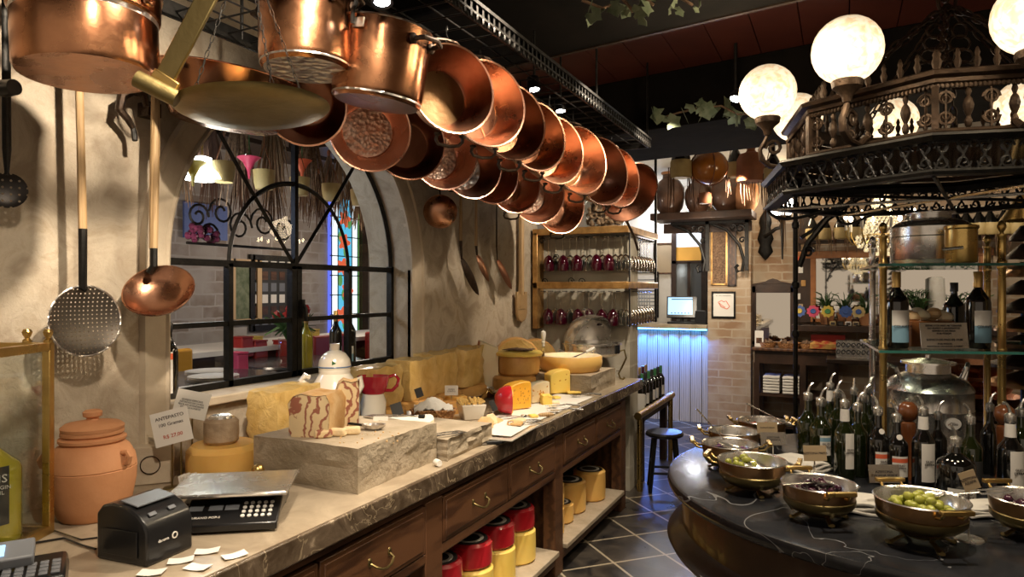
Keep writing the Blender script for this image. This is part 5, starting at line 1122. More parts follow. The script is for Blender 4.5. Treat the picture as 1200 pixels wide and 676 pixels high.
# glass bottles with pourers
def pour(u,vb,vc,r,label,m='bottle_glass',lab='label_white',lz=(.15,.45),neckband=None,spd=1,stripe=None,arc=1.5,dot=False,nr=.34,neck=.32):
    p = tb(u,vb); dep_ = -p.x*SY+p.y*CY; h = HC-(vc-338)*dep_/800-ZTB; h = max(.16,h)
    t = thing('oil_bottle',label,'bottle',(p.x,p.y,ZTB),YAW+R.uniform(-.2,.2),'oil and vinegar bottles with steel pourers'); hc = h-.02
    MB().lathe(bottle_prof(r,hc,neck,nr),22).build('glass_body', M[m], t)
    cp = MB().lathe([(r*nr+.003,hc-.018),(r*nr+.0045,hc-.015),(r*nr+.0045,hc+.008),(r*nr,hc+.012),(.006,hc+.016),(0,hc+.016)],16).build('pourer_cap', M['steel'], t)
    MB().tube([(0,0,hc+.012),(spd*.004,0,hc+.03),(spd*.012,0,hc+.045),(spd*.022,0,hc+.052)],[.006,.005,.0045,.004],n=7).build('spout', M['steel'], cp)
    lo_ = MB().lathe([(r+.0008,hc*lz[0]),(r+.0012,hc*lz[1])],14,a0=-PI/2-arc/2,a1=-PI/2+arc/2).build('label', M[lab], t) if lab else t
    if stripe: MB().lathe([(r+.0014,hc*(lz[1]-.09)),(r+.0018,hc*(lz[1]-.03))],14,a0=-PI/2-arc/2,a1=-PI/2+arc/2).build('label_band', M[stripe], lo_)
    if neckband: MB().lathe([(r*nr+.0045,hc-.065),(r*nr+.003,hc-.02)],16).build('neck_label', M[neckband], t)
    if dot: MB().lathe([(0,0),(.010,0),(.010,.0012),(0,.0012)],14,mv(0,-r*.62,hc*.72)@rot(75)).build('round_sticker', M['label_white'], t)
    text('lettering','OLIO\nEXTRA',r*.3,M['ink'],lo_,(0,-r-.0025,hc*(lz[0]+lz[1])/2),rot(90)) if lab=='label_white' and r>.03 else None
B = [(947,540,458,.040,'green bottle with orange topped label, first at the island edge side',dict(stripe='label_orange',arc=.8)),
 (962,546,464,.042,'green bottle with grey and teal label, second from the edge',dict(lz=(.2,.5),stripe='label_blue',spd=1,arc=1.0)),
 (973,532,446,.034,'tall slim bottle with white neck standing behind the teal labelled one',dict(neckband='label_white',lab=None,spd=1)),
 (981,536,455,.034,'plain dark bottle in the second row beside the slim white neck',dict(lab=None)),
 (990,560,466,.036,'bottle with white neck band and long oval paper label',dict(neckband='label_white',lz=(.15,.62),arc=.9,spd=-1)),
 (1005,557,470,.036,'plain green bottle right beside the oval label bottle',dict(lab=None)),
 (1001,536,452,.032,'rear bottle with straight steel spout',dict(lab=None,spd=0)),
 (1013,540,460,.033,'rear bottle with bent spout close to the brass post',dict(lab=None)),
 (1018,532,450,.032,'rearmost dark bottle close to the brass post',dict(lab=None)),
 (1029,565,474,.036,'bottle with round sticker and orange striped label, nearer the card',dict(stripe='label_orange',dot=True,spd=-1,m='bottle_black')),
 (1051,568,482,.036,'bottle with round sticker and orange striped label beside the arched one',dict(stripe='label_orange',dot=True,spd=-1,m='bottle_black')),
 (1082,573,474,.036,'tall bottle with white neck and arched crest label before the drum',dict(neckband='label_white',lz=(.12,.6),arc=1.3,spd=-1,m='bottle_black')),
 (1120,588,509,.055,'short wide dark bottle with low white label',dict(lz=(.06,.28),spd=-1,m='bottle_black',arc=1.9,neck=.28,nr=.24)),
 (1137,576,484,.036,'dark green bottle behind the short wide one',dict(lab='label_black',spd=-1)),
 (1184,582,482,.038,'bottle with white neck and arched label beside the frame edge',dict(neckband='label_white',lz=(.1,.6),arc=1.3,spd=-1,m='bottle_black')),
 (1196,560,476,.034,'dark bottle with steel pourer in the rear at the frame edge',dict(lab=None)),
 (1160,555,470,.030,'slim bottle behind the brass post by the pepper mill',dict(lab=None,m='bottle_black')),
 (1099,556,480,.03,'slim dark bottle standing in front of the steel drum',dict(lab=None,m='bottle_black')),]
for (u,vb,vc,r,l,k) in B: pour(u,vb,vc,r,l,**k)
for (u,vb,l) in ((1064,560,'turned wooden pepper mill beside the steel drum'),(1177,566,'turned wooden pepper mill beside the brass post')):
    p = tb(u,vb); t = thing('pepper_mill',l,'pepper mill',(p.x,p.y,ZTB),0,None)
    MB().lathe([(0,0),(.033,0),(.034,.01),(.026,.03),(.022,.09),(.024,.15),(.028,.19),(.026,.205),(.018,.212),(.0,.212)],22).build('body', M['pepper_wood'], t)
    MB().lathe([(0,.213),(.018,.213),(.028,.222),(.034,.245),(.030,.268),(.016,.281),(0,.283)],22).build('head', M['pepper_wood'], t); MB().lathe([(0,.283),(.007,.283),(.008,.291),(0,.295)],12).build('knob', M['steel'], t)
# steel oil drum
def drum(name,label,lat,dep,z,r,h,neck=True,mm='steel',tap=True,lab=True,hd=True):
    t = thing(name,label,'container',cwz(lat,dep,z),YAW); 
    MB().lathe([(0,0),(r*.97,0),(r,.01),(r,h*.08),(r*1.01,h*.09),(r,h*.1),(r,h*.5),(r*1.012,h*.51),(r,h*.52),(r,h*.68),(r*1.02,h*.69),(r*.99,h*.71),(r*.86,h*.78),(r*.6,h*.835),(r*.5,h*.85),(r*.5,h*.93)],48).build('body', M[mm], t)
    MB().lathe([(r*.5,h*.93),(r*.62,h*.935),(r*.62,h*.955),(r*.45,h*.965),(r*.2,h*.985),(r*.06,h*.99),(r*.06,h*1.02),(0,h*1.02)],36).build('lid', M[mm], t)
    if hd:
        for s in (-1,1): MB().tube([(s*r*.78,-.02,h*.80),(s*r*.9,-.02,h*.9),(s*r*1.02,0,h*.93),(s*r*1.08,.02,h*.86),(s*r*1.0,.02,h*.74)],.009,n=8).build('handle', M['steel'], t)
    if tap: MB().tube([(0,-r,h*.2),(0,-r-.03,h*.2),(0,-r-.035,h*.17)],.009,n=8).build('tap', M['steel'], t)
    if lab: MB().lathe([(0,0),(.030,0),(.030,.002),(0,.002)],24,mv(.0,-r*1.005,h*.42)@rot(90)@Matrix.Diagonal((1,.75,1,1))).build('oval_label', M['label_white'], t); text('lettering','Olio',.018,M['ink'],t,(0,-r*1.005-.003,h*.42),rot(90))
    return t
drum('steel_oil_drum','large shiny steel oil drum with oval label under the glass shelf',1.70,2.79,ZTB,.160,.42)
t = drum('steel_drum','round polished steel dispenser with tap on the top glass shelf',1.735,2.83,1.697,.148,.225,lab=False,hd=False)
t2 = thing('brass_canister','small smooth brass canister in front of the steel dispenser','container',cwz(1.70,2.585,1.697),YAW)
MB().lathe([(0,0),(.052,0),(.054,.004),(.054,.125),(.058,.13),(.058,.14),(.05,.142),(0,.142)],32).build('body', M['brass'], t2)
MB().tube([(-.054,-.0,.04),(-.08,-.02,.05),(-.03,-.06,.055)],.006,n=7).build('tap', M['steel'], t2)
# glass shelf unit
un = thing('glass_shelf_unit','two tier clear glass shelf unit on slim brass and steel posts','shelf unit',cwz(1.60,2.7,ZTB),YAW)
loc = lambda l,d: (l-1.60, d-2.7)
PS = [loc(1.405,2.585),loc(1.815,2.53),loc(1.60,3.03),loc(2.06,2.96)]
sh_ = [loc(1.36,2.53),loc(1.87,2.46),loc(2.28,2.98),loc(1.58,3.10)]
for z in (.460,.782):
    n_ = len(sh_); gs = MB().add([(x,y,z+.010) for x,y in sh_]+[(x,y,z) for x,y in sh_],[tuple(range(n_)),tuple(reversed(range(n_,2*n_)))]).build('glass_shelf', M['shelf_pane'], un)
    cx_, cy_ = sum(p_[0] for p_ in sh_)/n_, sum(p_[1] for p_ in sh_)/n_; inn_ = [(x+(cx_-x)*.008,y+(cy_-y)*.008) for x,y in sh_]; eb = MB()
    for k in range(n_): eb.prism([sh_[k],sh_[(k+1)%n_],inn_[(k+1)%n_],inn_[k]],z,z+.010)
    eb.build('polished_edge', M['glass_edge'], gs)
for i,(x,y) in enumerate(PS):
    mm = 'steel' if i==2 else 'brass'
    for (a,b_) in ((0,.459),(.471,.781),(.793,.90 if i<2 else .88)):
        MB().lathe([(0,a),(.0165,a),(.0165,a+.008),(.0135,a+.012),(.0135,b_-.012),(.0165,b_-.008),(.0165,b_),(0,b_)],18,mv(x,y,0)).build('post', M[mm], un)
    MB().lathe([(0,0),(.008,0),(.006,.008),(.013,.02),(.016,.030),(.012,.042),(.003,.05),(0,.052)],14,mv(x,y,.90 if i<2 else .88)).build('finial', M[mm], un)
zS = ZTB+.4715
glassbottle('oil_bottle','dark oil bottle with blue and cream label on the glass shelf, behind the post',*cwz(1.475,2.62,zS),.042,.29,'bottle_black',lab='label_blue',lz=(.08,.42),lab2=('label_white',.30,.50),cap='gold_foil',capz=(.80,1.0),txt='COLAVITA',group='blue label bottles on the glass shelf')
glassbottle('oil_bottle','dark oil bottle with blue and cream label standing next to the brass end post',*cwz(1.775,2.60,zS),.042,.29,'bottle_black',lab='label_blue',lz=(.08,.42),lab2=('label_white',.30,.50),cap='gold_foil',capz=(.80,1.0),txt='COLAVITA',group='blue label bottles on the glass shelf')
glassbottle('oil_bottle','black topped dark bottle standing between the bread and the right-hand bottle',*cwz(1.80,2.78,zS),.040,.25,'bottle_black',lab='label_white',lz=(.1,.3),cap='black_plastic',capz=(.86,1.0))
t = thing('bread_box','small wooden box full of round bread pieces on the glass shelf','box',cwz(1.64,2.71,zS),YAW)
MB().bb(-.085,.085,-.05,.05,0,.10).build('box', M['wood_orange'], t, bevel=.003)
for k in range(8): o = MB().ball((0,0,0),(.032,.027,.022),10,wob=.06).build('bread_piece', M['cheese_pale'] if k%2 else M['bread'], None); p = cw(1.64-.066+.044*(k%4),2.69+.035*(k//4)); o.location=(p.x,p.y,zS+.115+.008*(k%3)); o.rotation_euler=(0,0,k); tag(o,'small round bread piece heaped in the wooden box','bread','bread pieces in the wooden box')
t = thing('metal_sign','brushed metal plaque with engraved lines about the bread service price','sign',cwz(1.615,2.545,zS),YAW)
MB().box(0,0,.052,.178,.003,.098,rot(-8,0,0)).build('plaque', M['steel'], t, bevel=.001); MB().box(0,.03,.004,.10,.05,.006).build('foot', M['steel'], t)
text('lettering','SERVICO DE PAES ARTESANAIS\nDO BUFFET E ANTEPASTOS\nSERVIDOS NA MESA\nPOR PESSOA',.0098,M['ink'],t,(0,0,0),rot(-8,0,0)@mv(0,-.0026,.074)@rot(90)); text('lettering','SERVICO DE PAES R$ 19,00',.0115,M['ink'],t,(0,0,0),rot(-8,0,0)@mv(0,-.0026,.036)@rot(90)); text('lettering','POR PESSOA\nMANTEIGA OU AZEITE A PARTE',.0095,M['ink'],t,(0,0,0),rot(-8,0,0)@mv(0,-.0026,.016)@rot(90))
# tiered lamp with gold cone and copper pans stack at the frame edge
t = thing('tiered_ornament','dark tiered tree-like ornament of metal discs with a gold cone on top','ornament',cwz(2.42,3.2,0),0)
MB().lathe([(0,0),(.25,0),(.25,.05),(.05,.08),(.03,.9),(.03,1.5),(0,1.5)],24).build('stand', M['iron'], t)
for k in range(9): rr_ = .17-.012*k; MB().lathe([(.03,1.18+k*.085),(rr_,1.15+k*.085),(rr_*1.03,1.145+k*.085),(rr_,1.16+k*.085),(.03,1.215+k*.085)],28,wob=.02).build('disc', M['iron_brown' if k%3 else 'copper_gold'], t)
MB().lathe([(.115,1.92),(.09,1.96),(.03,2.06),(.02,2.08),(0,2.08)],24).build('gold_cone', M['brass'], t)
for k,(z,r) in enumerate(((.93,.22),(1.02,.20),(1.11,.19))):
    t = thing('copper_pan',('widest copper pan at the bottom of the stack by the frame edge','middle copper pan of the stack by the frame edge','small copper pan topping the stack by the frame edge')[k],'pan',cwz(2.62,3.86,z),0,'copper pans stacked by the frame edge')
    MB().lathe([(0,0),(r*.8,0),(r,.07),(r*1.02,.075),(r*.97,.075),(r*.78,.008),(0,.008)],32).build('body', M['copper'], t); MB().tube([(-r,0,.06),(-r-.03,.0,.075),(-r-.03,.05,.075),(-r*.95,.05,.06)],.006).build('handle', M['brass'], t)
t = thing('side_table','dark side table carrying the stack of copper pans','table',cwz(2.62,3.86,0),0); MB().lathe([(0,.89),(.3,.89),(.31,.905),(.3,.928),(0,.928)],32).build('tabletop', M['wood_dark'], t); MB().lathe([(.2,0),(.21,.02),(.05,.06),(.04,.85),(.1,.89)],20).build('pedestal', M['wood_dark'], t)
# ================= OCTAGONAL CANOPY LAMP =================
CL_, CD_ = 1.72, 2.70
cn = thing('canopy_chandelier','huge octagonal bronze canopy lamp with openwork frieze, chains and white globes','chandelier',cwz(CL_,CD_,0),YAW)
N0 = math.atan2(-.53,-.85)   # direction of one face normal in local (side, ahead)
def octo(r, z0, z1, th=.02, phase=0): 
    mb = MB(); rc = r
    for k in range(8):
        a, b_ = N0+PI/8+PI/4*k, N0+PI/8+PI/4*(k+1)
        P = [(rc*math.cos(a),rc*math.sin(a)),(rc*math.cos(b_),rc*math.sin(b_)),((rc-th)*math.cos(b_),(rc-th)*math.sin(b_)),((rc-th)*math.cos(a),(rc-th)*math.sin(a))]
        mb.prism(P,z0,z1)
    return mb
def ring(prof, name, m, par=cn, n=8):
    mb = MB(); A = rot(0,0,math.degrees(N0+PI/8)); mb.lathe(prof,n,A); return mb.build(name,m,par,ang=20)
R1 = .60
ring([(R1-.05,2.262),(R1-.01,2.262),(R1+.002,2.268),(R1+.004,2.28),(R1+.025,2.288),(R1+.03,2.30),(R1+.012,2.308),(R1-.05,2.312),(R1-.05,2.262)],'cornice',M['iron_brown'])
ring([(R1-.03,2.10),(R1+.008,2.10),(R1+.012,2.108),(R1-.0,2.118),(R1-.03,2.118),(R1-.03,2.10)],'lower_rail',M['iron_brown'])
# rope moulding
rp = MB()
for k in range(8):
    a, b_ = N0+PI/8+PI/4*k, N0+PI/8+PI/4*(k+1); p0 = Vector(((R1)*math.cos(a),(R1)*math.sin(a),2.254)); p1_ = Vector(((R1)*math.cos(b_),(R1)*math.sin(b_),2.254)); n_ = 34
    for i in range(n_): q = p0.lerp(p1_,(i+.5)/n_); rp.ball(q,(.009,.0062,.0095),6,None)
o = rp.build('rope_moulding', M['iron_brown'], cn)
# openwork frieze: scrolls and turned balusters on each face, one piece per face
def scroll(mb, T, s, cx, cz, r0, turns=1.3, flip=1, th=.0045):
    pts = []
    for i in range(18): a = i/17*turns*2*PI; r_ = r0*(1-.75*i/17); pts.append(T@Vector((cx+flip*r_*math.cos(a),0,cz+s*r_*math.sin(a))))
    mb.tube(pts,th,n=5)
for k in range(8):
    a, b_ = N0+PI/8+PI/4*k, N0+PI/8+PI/4*(k+1); am = (a+b_)/2; L = 2*R1*math.sin(PI/8); ap_ = R1*math.cos(PI/8)-.008
    T = rot(0,0,math.degrees(am)+90)@mv(0,-ap_,0) ; T = rot(0,0,math.degrees(am)-90+180)@mv(0,-ap_,0)
    fz = MB(); nb = 7
    for i in range(nb):
        cx = -L/2+L*(i+.5)/nb
        if i%2==0:
            for s in (1,-1): scroll(fz,T,s,cx,2.185+s*.03,.026,flip=1); scroll(fz,T,s,cx,2.185+s*.03,.026,flip=-1)
            fz.tube([T@Vector((cx,0,2.12)),T@Vector((cx,0,2.25))],.005,n=5)
        else:
            fz.lathe([(.004,2.118),(.010,2.125),(.012,2.14),(.006,2.155),(.014,2.175),(.017,2.19),(.012,2.21),(.005,2.22),(.010,2.235),(.006,2.25)],8,T@mv(cx,0,0))
    fz.build('frieze_panel', M['iron_brown'], cn)
    MB().box(0,0,2.185,.026,.02,.14,rot(0,0,math.degrees(a))@mv(R1*.985,0,0)).build('corner_post', M['iron_brown'], cn)
    # turned balusters and crest above the cornice
    cr_ = MB(); nb = 8
    for i in range(nb):
        cx = -L/2+L*(i+.5)/nb; ph = 0
        cr_.lathe([(.009,2.31),(.011,2.318),(.005,2.325),(.010,2.34),(.012,2.35),(.006,2.365),(.009,2.375),(.004,2.39),(0,2.395)],8,T@mv(cx,.05,0))
    cr_.build('crest', M['iron_brown'], cn)
# inner ceiling disc (dark wood and painted glass) seen from below
ring([(R1-.04,2.12),(0.0,2.20)],'under_panel',mk('painted_panel',(.03,.025,.02),.25,c2=(.12,.08,.05),c3=(.05,.07,.06),sc=5,coat=.5))
# lower tier
R2 = .70
ring([(R2-.04,2.085),(R2+.01,2.085),(R2+.02,2.075),(R2+.006,2.06),(R2-.04,2.06),(R2-.04,2.085)],'lower_cornice',M['iron'])
ring([(R2-.05,1.955),(R2+.002,1.955),(R2+.008,1.965),(R2-.01,1.975),(R2-.05,1.975),(R2-.05,1.955)],'bottom_rail',M['iron'])
ring([(R1-.0,2.098),(R2-.02,2.084)],'skirt',M['iron'])
for k in range(8):
    a, b_ = N0+PI/8+PI/4*k, N0+PI/8+PI/4*(k+1); am = (a+b_)/2; L = 2*R2*math.sin(PI/8); ap_ = R2*math.cos(PI/8)-.012
    T = rot(0,0,math.degrees(am)+90)@mv(0,-ap_,0); fz = MB(); nb = 9
    for i in range(nb):
        cx = -L/2+L*(i+.5)/nb
        for s in (1,-1): scroll(fz,T,s,cx,2.017+s*.022,.022,flip=1 if i%2 else -1,th=.0042)
        fz.tube([T@Vector((cx-.02,0,1.975)),T@Vector((cx+.02,0,2.06))],.004,n=5); fz.tube([T@Vector((cx+.02,0,1.975)),T@Vector((cx-.02,0,2.06))],.004,n=5)
    fz.build('lower_frieze_panel', M['iron'], cn)
# crossed glazing bars under the lower tier and a glass plate
for k in range(4): a = N0+PI/8+PI/4*k; MB().tube([(R2*.95*math.cos(a),R2*.95*math.sin(a),1.956),(-R2*.95*math.cos(a),-R2*.95*math.sin(a),1.956)],.007,n=5).build('glazing_bar', M['steel' if k in (1,2) else 'iron'], cn)
# globes on scroll arms
def on_arm(k, vis=True):
    a = N0+PI/4*k; ca, sa = math.cos(a), math.sin(a); RG = .67
    ao = MB().tube([(ca*d,sa*d,z) for d,z in ((R1*.93,2.13),(R1*.95+.03,2.10),(RG-.01,2.11),(RG+.025,2.14),(RG+.03,2.18),(RG+.01,2.215),(RG,2.24))],[.012,.014,.016,.015,.013,.012,.010],n=8,fl=.7).build('scroll_arm', M['iron_brown'], cn)
    MB().ball((ca*RG,sa*RG,2.418),.115,28).build('globe', M['lamp_globe'], ao)
    MB().lathe([(.004,2.235),(.014,2.24),(.018,2.26),(.030,2.275),(.048,2.29),(.052,2.31),(.046,2.318),(0,2.318)],18,mv(ca*RG,sa*RG,0)).build('globe_cup', M['iron_brown'], ao)
    q = MB(); pts = []
    for i in range(14): b_ = i/13*2.6*PI; r_ = .034*(1-.7*i/13); pts.append((ca*(R1+.045+r_*math.cos(b_)),sa*(R1+.045+r_*math.cos(b_)),2.185+r_*math.sin(b_)))
    q.tube(pts,.008,n=6).build('arm_scroll', M['iron_brown'], ao)
for k in range(8): on_arm(k)
# chains
ap_ = (0,0,2.86)
for k in range(8):
    a = N0+PI/8+PI/4*k
    p0 = Vector((R1*.9*math.cos(a),R1*.9*math.sin(a),2.31)); p1_ = Vector((0,0,2.72)); ch = MB(); n_ = 13
    for i in range(n_): q = p0.lerp(p1_,(i+.5)/n_); ch.tube([(.013*math.cos(b_),0,.034*math.sin(b_)) for b_ in [2*PI*j/10 for j in range(10)]],.0045,n=5,closed=True,M=mv(*q)@align(p1_-p0)@rot(0,0,90*(i%2)))
    ch.build('chain', M['iron_brown'], cn)
ch = MB()
for i in range(6): ch.tube([(.035*math.cos(b_),0,.055*math.sin(b_)) for b_ in [2*PI*j/14 for j in range(14)]],.008,n=6,closed=True,M=mv(0,0,2.74+.05*i)@rot(0,0,90*(i%2)))
ch.build('top_chain', M['iron_brown'], cn)
sp_ = MB()
for j in range(5):
    for s in (-1,1): sp_.tube([(s*(.03+.05*j/4)*math.cos(b_)+s*.05,0,2.62-.05*j+.03*math.sin(b_)) for b_ in [2*PI*i/10 for i in range(10)]],.005,n=5,closed=True)
sp_.build('chain_ornament', M['iron_brown'], cn)
# iron brackets under the lower tier
for k in range(8):
    a = N0+PI/8+PI/4*k; ca, sa = math.cos(a), math.sin(a)
    if k in (0,7): continue
    MB().tube([(ca*d,sa*d,z) for d,z in ((R2*.98,1.955),(R2*.96,1.935),(R2*.92,1.918),(R2*.86,1.91),(R2*.78,1.915),(R2*.68,1.93),(R2*.5,1.95))],.007,n=6).build('lower_bracket', M['iron'], cn)
for k in range(8):
    a = N0+PI/4*k; p = cw(CL_,CD_); ca, sa = math.cos(a+YAW), math.sin(a+YAW)
    if k in (0,1,7,2): point('globe_light', (p.x+ca*.84,p.y+sa*.84,2.40), 14, c=(1,.80,.52), r=.10)

# iron column with a sweeping bracket behind the island
kx = thing('iron_column','slim black iron column with sweeping scrolled bracket behind the bottles','column',cwz(1.57,3.78,0),YAW)
MB().lathe([(0,0),(.07,0),(.07,.04),(.02,.07),(.012,.5),(.012,2.3),(.02,2.33),(.02,2.36),(0,2.36)],20).build('shaft', M['iron'], kx)
for z in (1.35,1.62,1.95): MB().lathe([(.012,z-.02),(.018,z-.015),(.021,z),(.018,z+.015),(.012,z+.02)],20).build('collar', M['iron'], kx)
MB().tube([(.02,0,1.72),(.06,-.02,1.85),(.15,-.06,1.98),(.28,-.12,2.08),(.42,-.2,2.13)],.016,n=7).build('sweeping_bracket', M['iron'], kx)
MB().tube([(.03,0,1.88),(.10,-.02,1.93),(.18,-.05,2.02),(.24,-.08,2.10)],.010,n=6).build('inner_bracket', M['iron'], kx)
mb = MB()
for cx,cz,r_ in ((.085,2.02,.05),(.06,1.80,.03),(.19,2.12,.035)): mb.tube([(cx+r_*(1-.75*i/16)*math.cos(i*.55),-.03,cz+r_*(1-.75*i/16)*math.sin(i*.55)) for i in range(17)],.007,n=5)
mb.build('bracket_scroll', M['iron'], kx)
# ================= BEHIND THE COUNTER END: GLASS RACK, WINES, STOOL =================
def gp(u,v,Y): return at(u,v,Y=Y)
gr = thing('glass_rack','gilded wooden wine glass rack wrapped around the end of the stone partition','rack',(0,0,0))
GY = 5.12; XL, XR = -2.28, -1.47; zt, zm, zl = 2.06, 1.625, 1.30
f = MB(); f.bb(XL-.0,XL+.045,GY,GY+.14,1.27,zt)
for z in (zt,zm): f.bb(XL,XR,GY,GY+.035,z-.028,z+.028)
f.build('front_frame', M['gold_wood'], gr, bevel=.006)
for z in (zt,zm): MB().bb(XR-.035,XR,GY+.036,GY+.95,z-.028,z+.028).build('side_frame', M['gold_wood'], gr, bevel=.006)
MB().bb(XL,XR,GY+.03,GY+.135,zt-.01,zt+.01).build('shelf_board', M['gold_wood'], gr)
for z in (zt,zm):
    for k in range(12): MB().bb(XL+.06+k*.064,XL+.066+k*.064,GY+.035,GY+.135,z-.05,z-.044).build('glass_rail', M['iron'], gr)
    for k in range(10): MB().bb(XR-.16,XR+.0,GY+.2+k*.075,GY+.206+k*.075,z-.05,z-.044).build('glass_rail', M['iron'], gr)
MB().bb(XR-.012,XR-.004,GY+.05,GY+.07,1.3,zt).build('corner_post', M['iron'], gr); MB().bb(XR-.03,XR-.01,GY+.93,GY+.95,1.3,3.0).build('hanging_post', M['iron'], gr)
sc1 = MB()
for cx,cz in ((XL+.10,1.655),(XL+.33,1.66),(XL+.42,1.655),(XL+.12,1.345),(XL+.08,1.99),(XL+.2,1.85)):
    sc1.tube([(cx+.03*(1-.8*i/14)*math.cos(i*.55),GY+.02,cz+.03*(1-.8*i/14)*math.sin(i*.55)) for i in range(15)],.004,n=5)
sc1.build('scrollwork', M['iron'], gr)
def wineglass(m, H=.22):
    g = MB().lathe([(0,0),(.032,0),(.033,.002),(.006,.005),(.004,.012),(.004,.10),(.008,.108)],16).build
    return None
def make_glass(red):
    t = thing('wine_glass','x','glass',(0,0,0))
    MB().lathe([(0,0),(.036,0),(.036,-.002),(.006,-.006),(.004,-.015),(.004,-.125),(.006,-.135)],14).build('stem', M['glass'], t)
    MB().lathe([(.004,-.135),(.026,-.148),(.042,-.178),(.048,-.21),(.045,-.25),(.042,-.265)],16).build('bowl', M['wine_bowl' if red else 'glass'], t); return t
mk('wine_bowl',(.035,.001,.007),.05,coat=1.0,c2=(.06,.0015,.011),sc=8)
redp, clrp = make_glass(True), make_glass(False); usedr = usedc = False
def put_glass(x,y,z,red,label,group):
    global usedr, usedc
    if red: o = redp if usedr is False else dup(redp); usedr = True
    else: o = clrp if not usedc else dup(clrp); usedc = True
    o.location = (x,y,z); o['label'] = label; o['group'] = group
for row,(z,us) in enumerate(((zm+.345,(643,660,676,699,713)),(zm-.085+.0,(642,657,677,690,705,718)))):
    z = (zt-.052, zm-.052)[row]
    for u in us: p = gp(u,330,GY+.06); put_glass(p.x,GY+.06,z,True,'dark ruby wine glass hanging upside down from the %s rail of the rack' % ('upper','lower')[row],'ruby glasses on the %s rail' % ('upper','lower')[row])
    for u in (651,668,684,691,706,721,728,733): 
        p = gp(u,330,GY+.1); put_glass(p.x,GY+.105,z,False,'clear wine glass hanging among the ruby ones on the %s rail' % ('upper','lower')[row],'clear glasses on the %s front rail' % ('upper','lower')[row])
    for k in range(8):
        for x in (XR-.05,XR-.12): put_glass(x,GY+.22+k*.088,z,False,'clear wine glass hanging on the %s side rail of the rack' % ('upper','lower')[row],'clear glasses on the %s side rail' % ('upper','lower')[row])
# jar of corks
p = gp(711,278,5.34); t = thing('cork_jar','large round glass jar filled with wine corks on top of the rack','jar',(-1.73,5.33,zt+.012))
MB().lathe([(0,0),(.11,0),(.15,.03),(.17,.10),(.17,.2),(.14,.27),(.10,.3),(.10,.33)],32).build('glass_body', M['pane'], t)
rr = random.Random(4); ck = None
for k in range(150):
    L = k//25; a = rr.uniform(0,6.28); ringr = (.115,.14,.15,.15,.14,.10)[L]; rad = ringr*(rr.uniform(.75,1) if k%3 else rr.uniform(0,.7))
    if ck is None: ck = MB().lathe([(0,-.021),(.0105,-.021),(.0115,-.018),(.0115,.018),(.0105,.021),(0,.021)],9).build('wine_cork', M['cork']); o = ck
    else: o = ck.copy(); C.objects.link(o)
    o.location = (-1.73+rad*math.cos(a),5.33+rad*math.sin(a),zt+.035+.037*L+rr.uniform(-.01,.01)); o.rotation_euler = (rr.uniform(0,3),rr.uniform(0,3),rr.uniform(0,3)); tag(o,'brown wine cork in the big glass jar on the rack','cork','wine corks in the glass jar')
# wine table with brass rail
wt_ = thing('wine_table','low wooden wine display bench with a thick brass rail and brass post','bench',(0,0,0))
MB().bb(-2.0,-1.462,5.53,6.45,.545,.575).build('top', M['wood'], wt_, bevel=.004)
for x in (-2.05,-1.56):
    for y in (5.57,6.40): MB().bb(x-.03+.06,x+.03+.06,y-.03,y+.03,0,.545).build('leg', M['wood_dark'], wt_)
MB().bb(-1.475,-1.462,5.53,6.45,.50,.545).build('front_board', M['wood_dark'], wt_, bevel=.003)
MB().tube([(-1.43,5.24,.60),(-1.43,6.45,.60)],.03,n=20).build('rail', M['brass'], wt_)
for y in (5.30,6.38): MB().tube([(-1.43,y,0),(-1.43,y,.58)],.022,n=16).build('rail_post', M['brass'], wt_)
k = 0
for i in range(8):
    for j in range(3):
        y = 5.59+i*.112; x = -1.52-j*.14
        glassbottle('wine_bottle','dark wine bottle %s in the %s row on the low bench' % (['nearest the counter','second from the counter','third from the counter','fourth from the counter','fifth from the counter','sixth from the counter','seventh from the counter','farthest from the counter'][i],['front','middle','rear'][j]),x,y,.576,.037,.30,'bottle_black',cat='bottle',group='wine bottles on the low bench',lab='label_white' if (i+j)%3 else 'label_black',lz=(.12,.42),cap=['label_black','wine','green','gold_foil'][(i*2+j)%4],capz=(.78,1.0))
tag(MB().box(-1.50,5.545,.655,.09,.004,.15).build('wine_tag', M['label_white']),'white printed tag leaning on the first wine bottle of the bench','sign')
# stool
st_ = thing('bar_stool','low black wooden stool beyond the end of the counter','stool',(-1.265,5.43,0),.3)
MB().lathe([(0,.425),(.135,.425),(.148,.435),(.148,.45),(.135,.462),(0,.46)],32).build('seat', M['black_plastic'], st_)
for k in range(4):
    a = PI/4+PI/2*k; ca, sa = math.cos(a), math.sin(a); MB().tube([(ca*.11,sa*.11,.43),(ca*.165,sa*.165,0)],[.018,.015],n=8).build('leg', M['black_plastic'], st_)
for z,r in ((.15,.148),(.22,.14)):
    for k in range(4):
        a, b_ = PI/4+PI/2*k, PI/4+PI/2*(k+1)
        if (k%2==0) == (z<.2): MB().tube([(math.cos(a)*r,math.sin(a)*r,z),(math.cos(b_)*r,math.sin(b_)*r,z)],.010,n=6).build('rung', M['black_plastic'], st_)
# ================= BAR AT THE BACK =================
bar = thing('bar_counter','bar counter of whitewashed planks lit blue under its stone top','bar counter',(0,0,0))
x = -3.6; i = 0
while x < -1.42:
    MB().bb(x+.002,min(x+.128,-1.414),8.30,8.335,0,1.10).build('plank', M['plank_white'], bar, bevel=.004); x += .132
MB().bb(-3.6,-1.415,8.20,8.58,1.12,1.17).build('stone_top', M['stone'], bar, bevel=.006)
MB().bb(-3.6,-1.42,8.235,8.245,1.105,1.118).build('led_strip', M['led_blue'], bar)
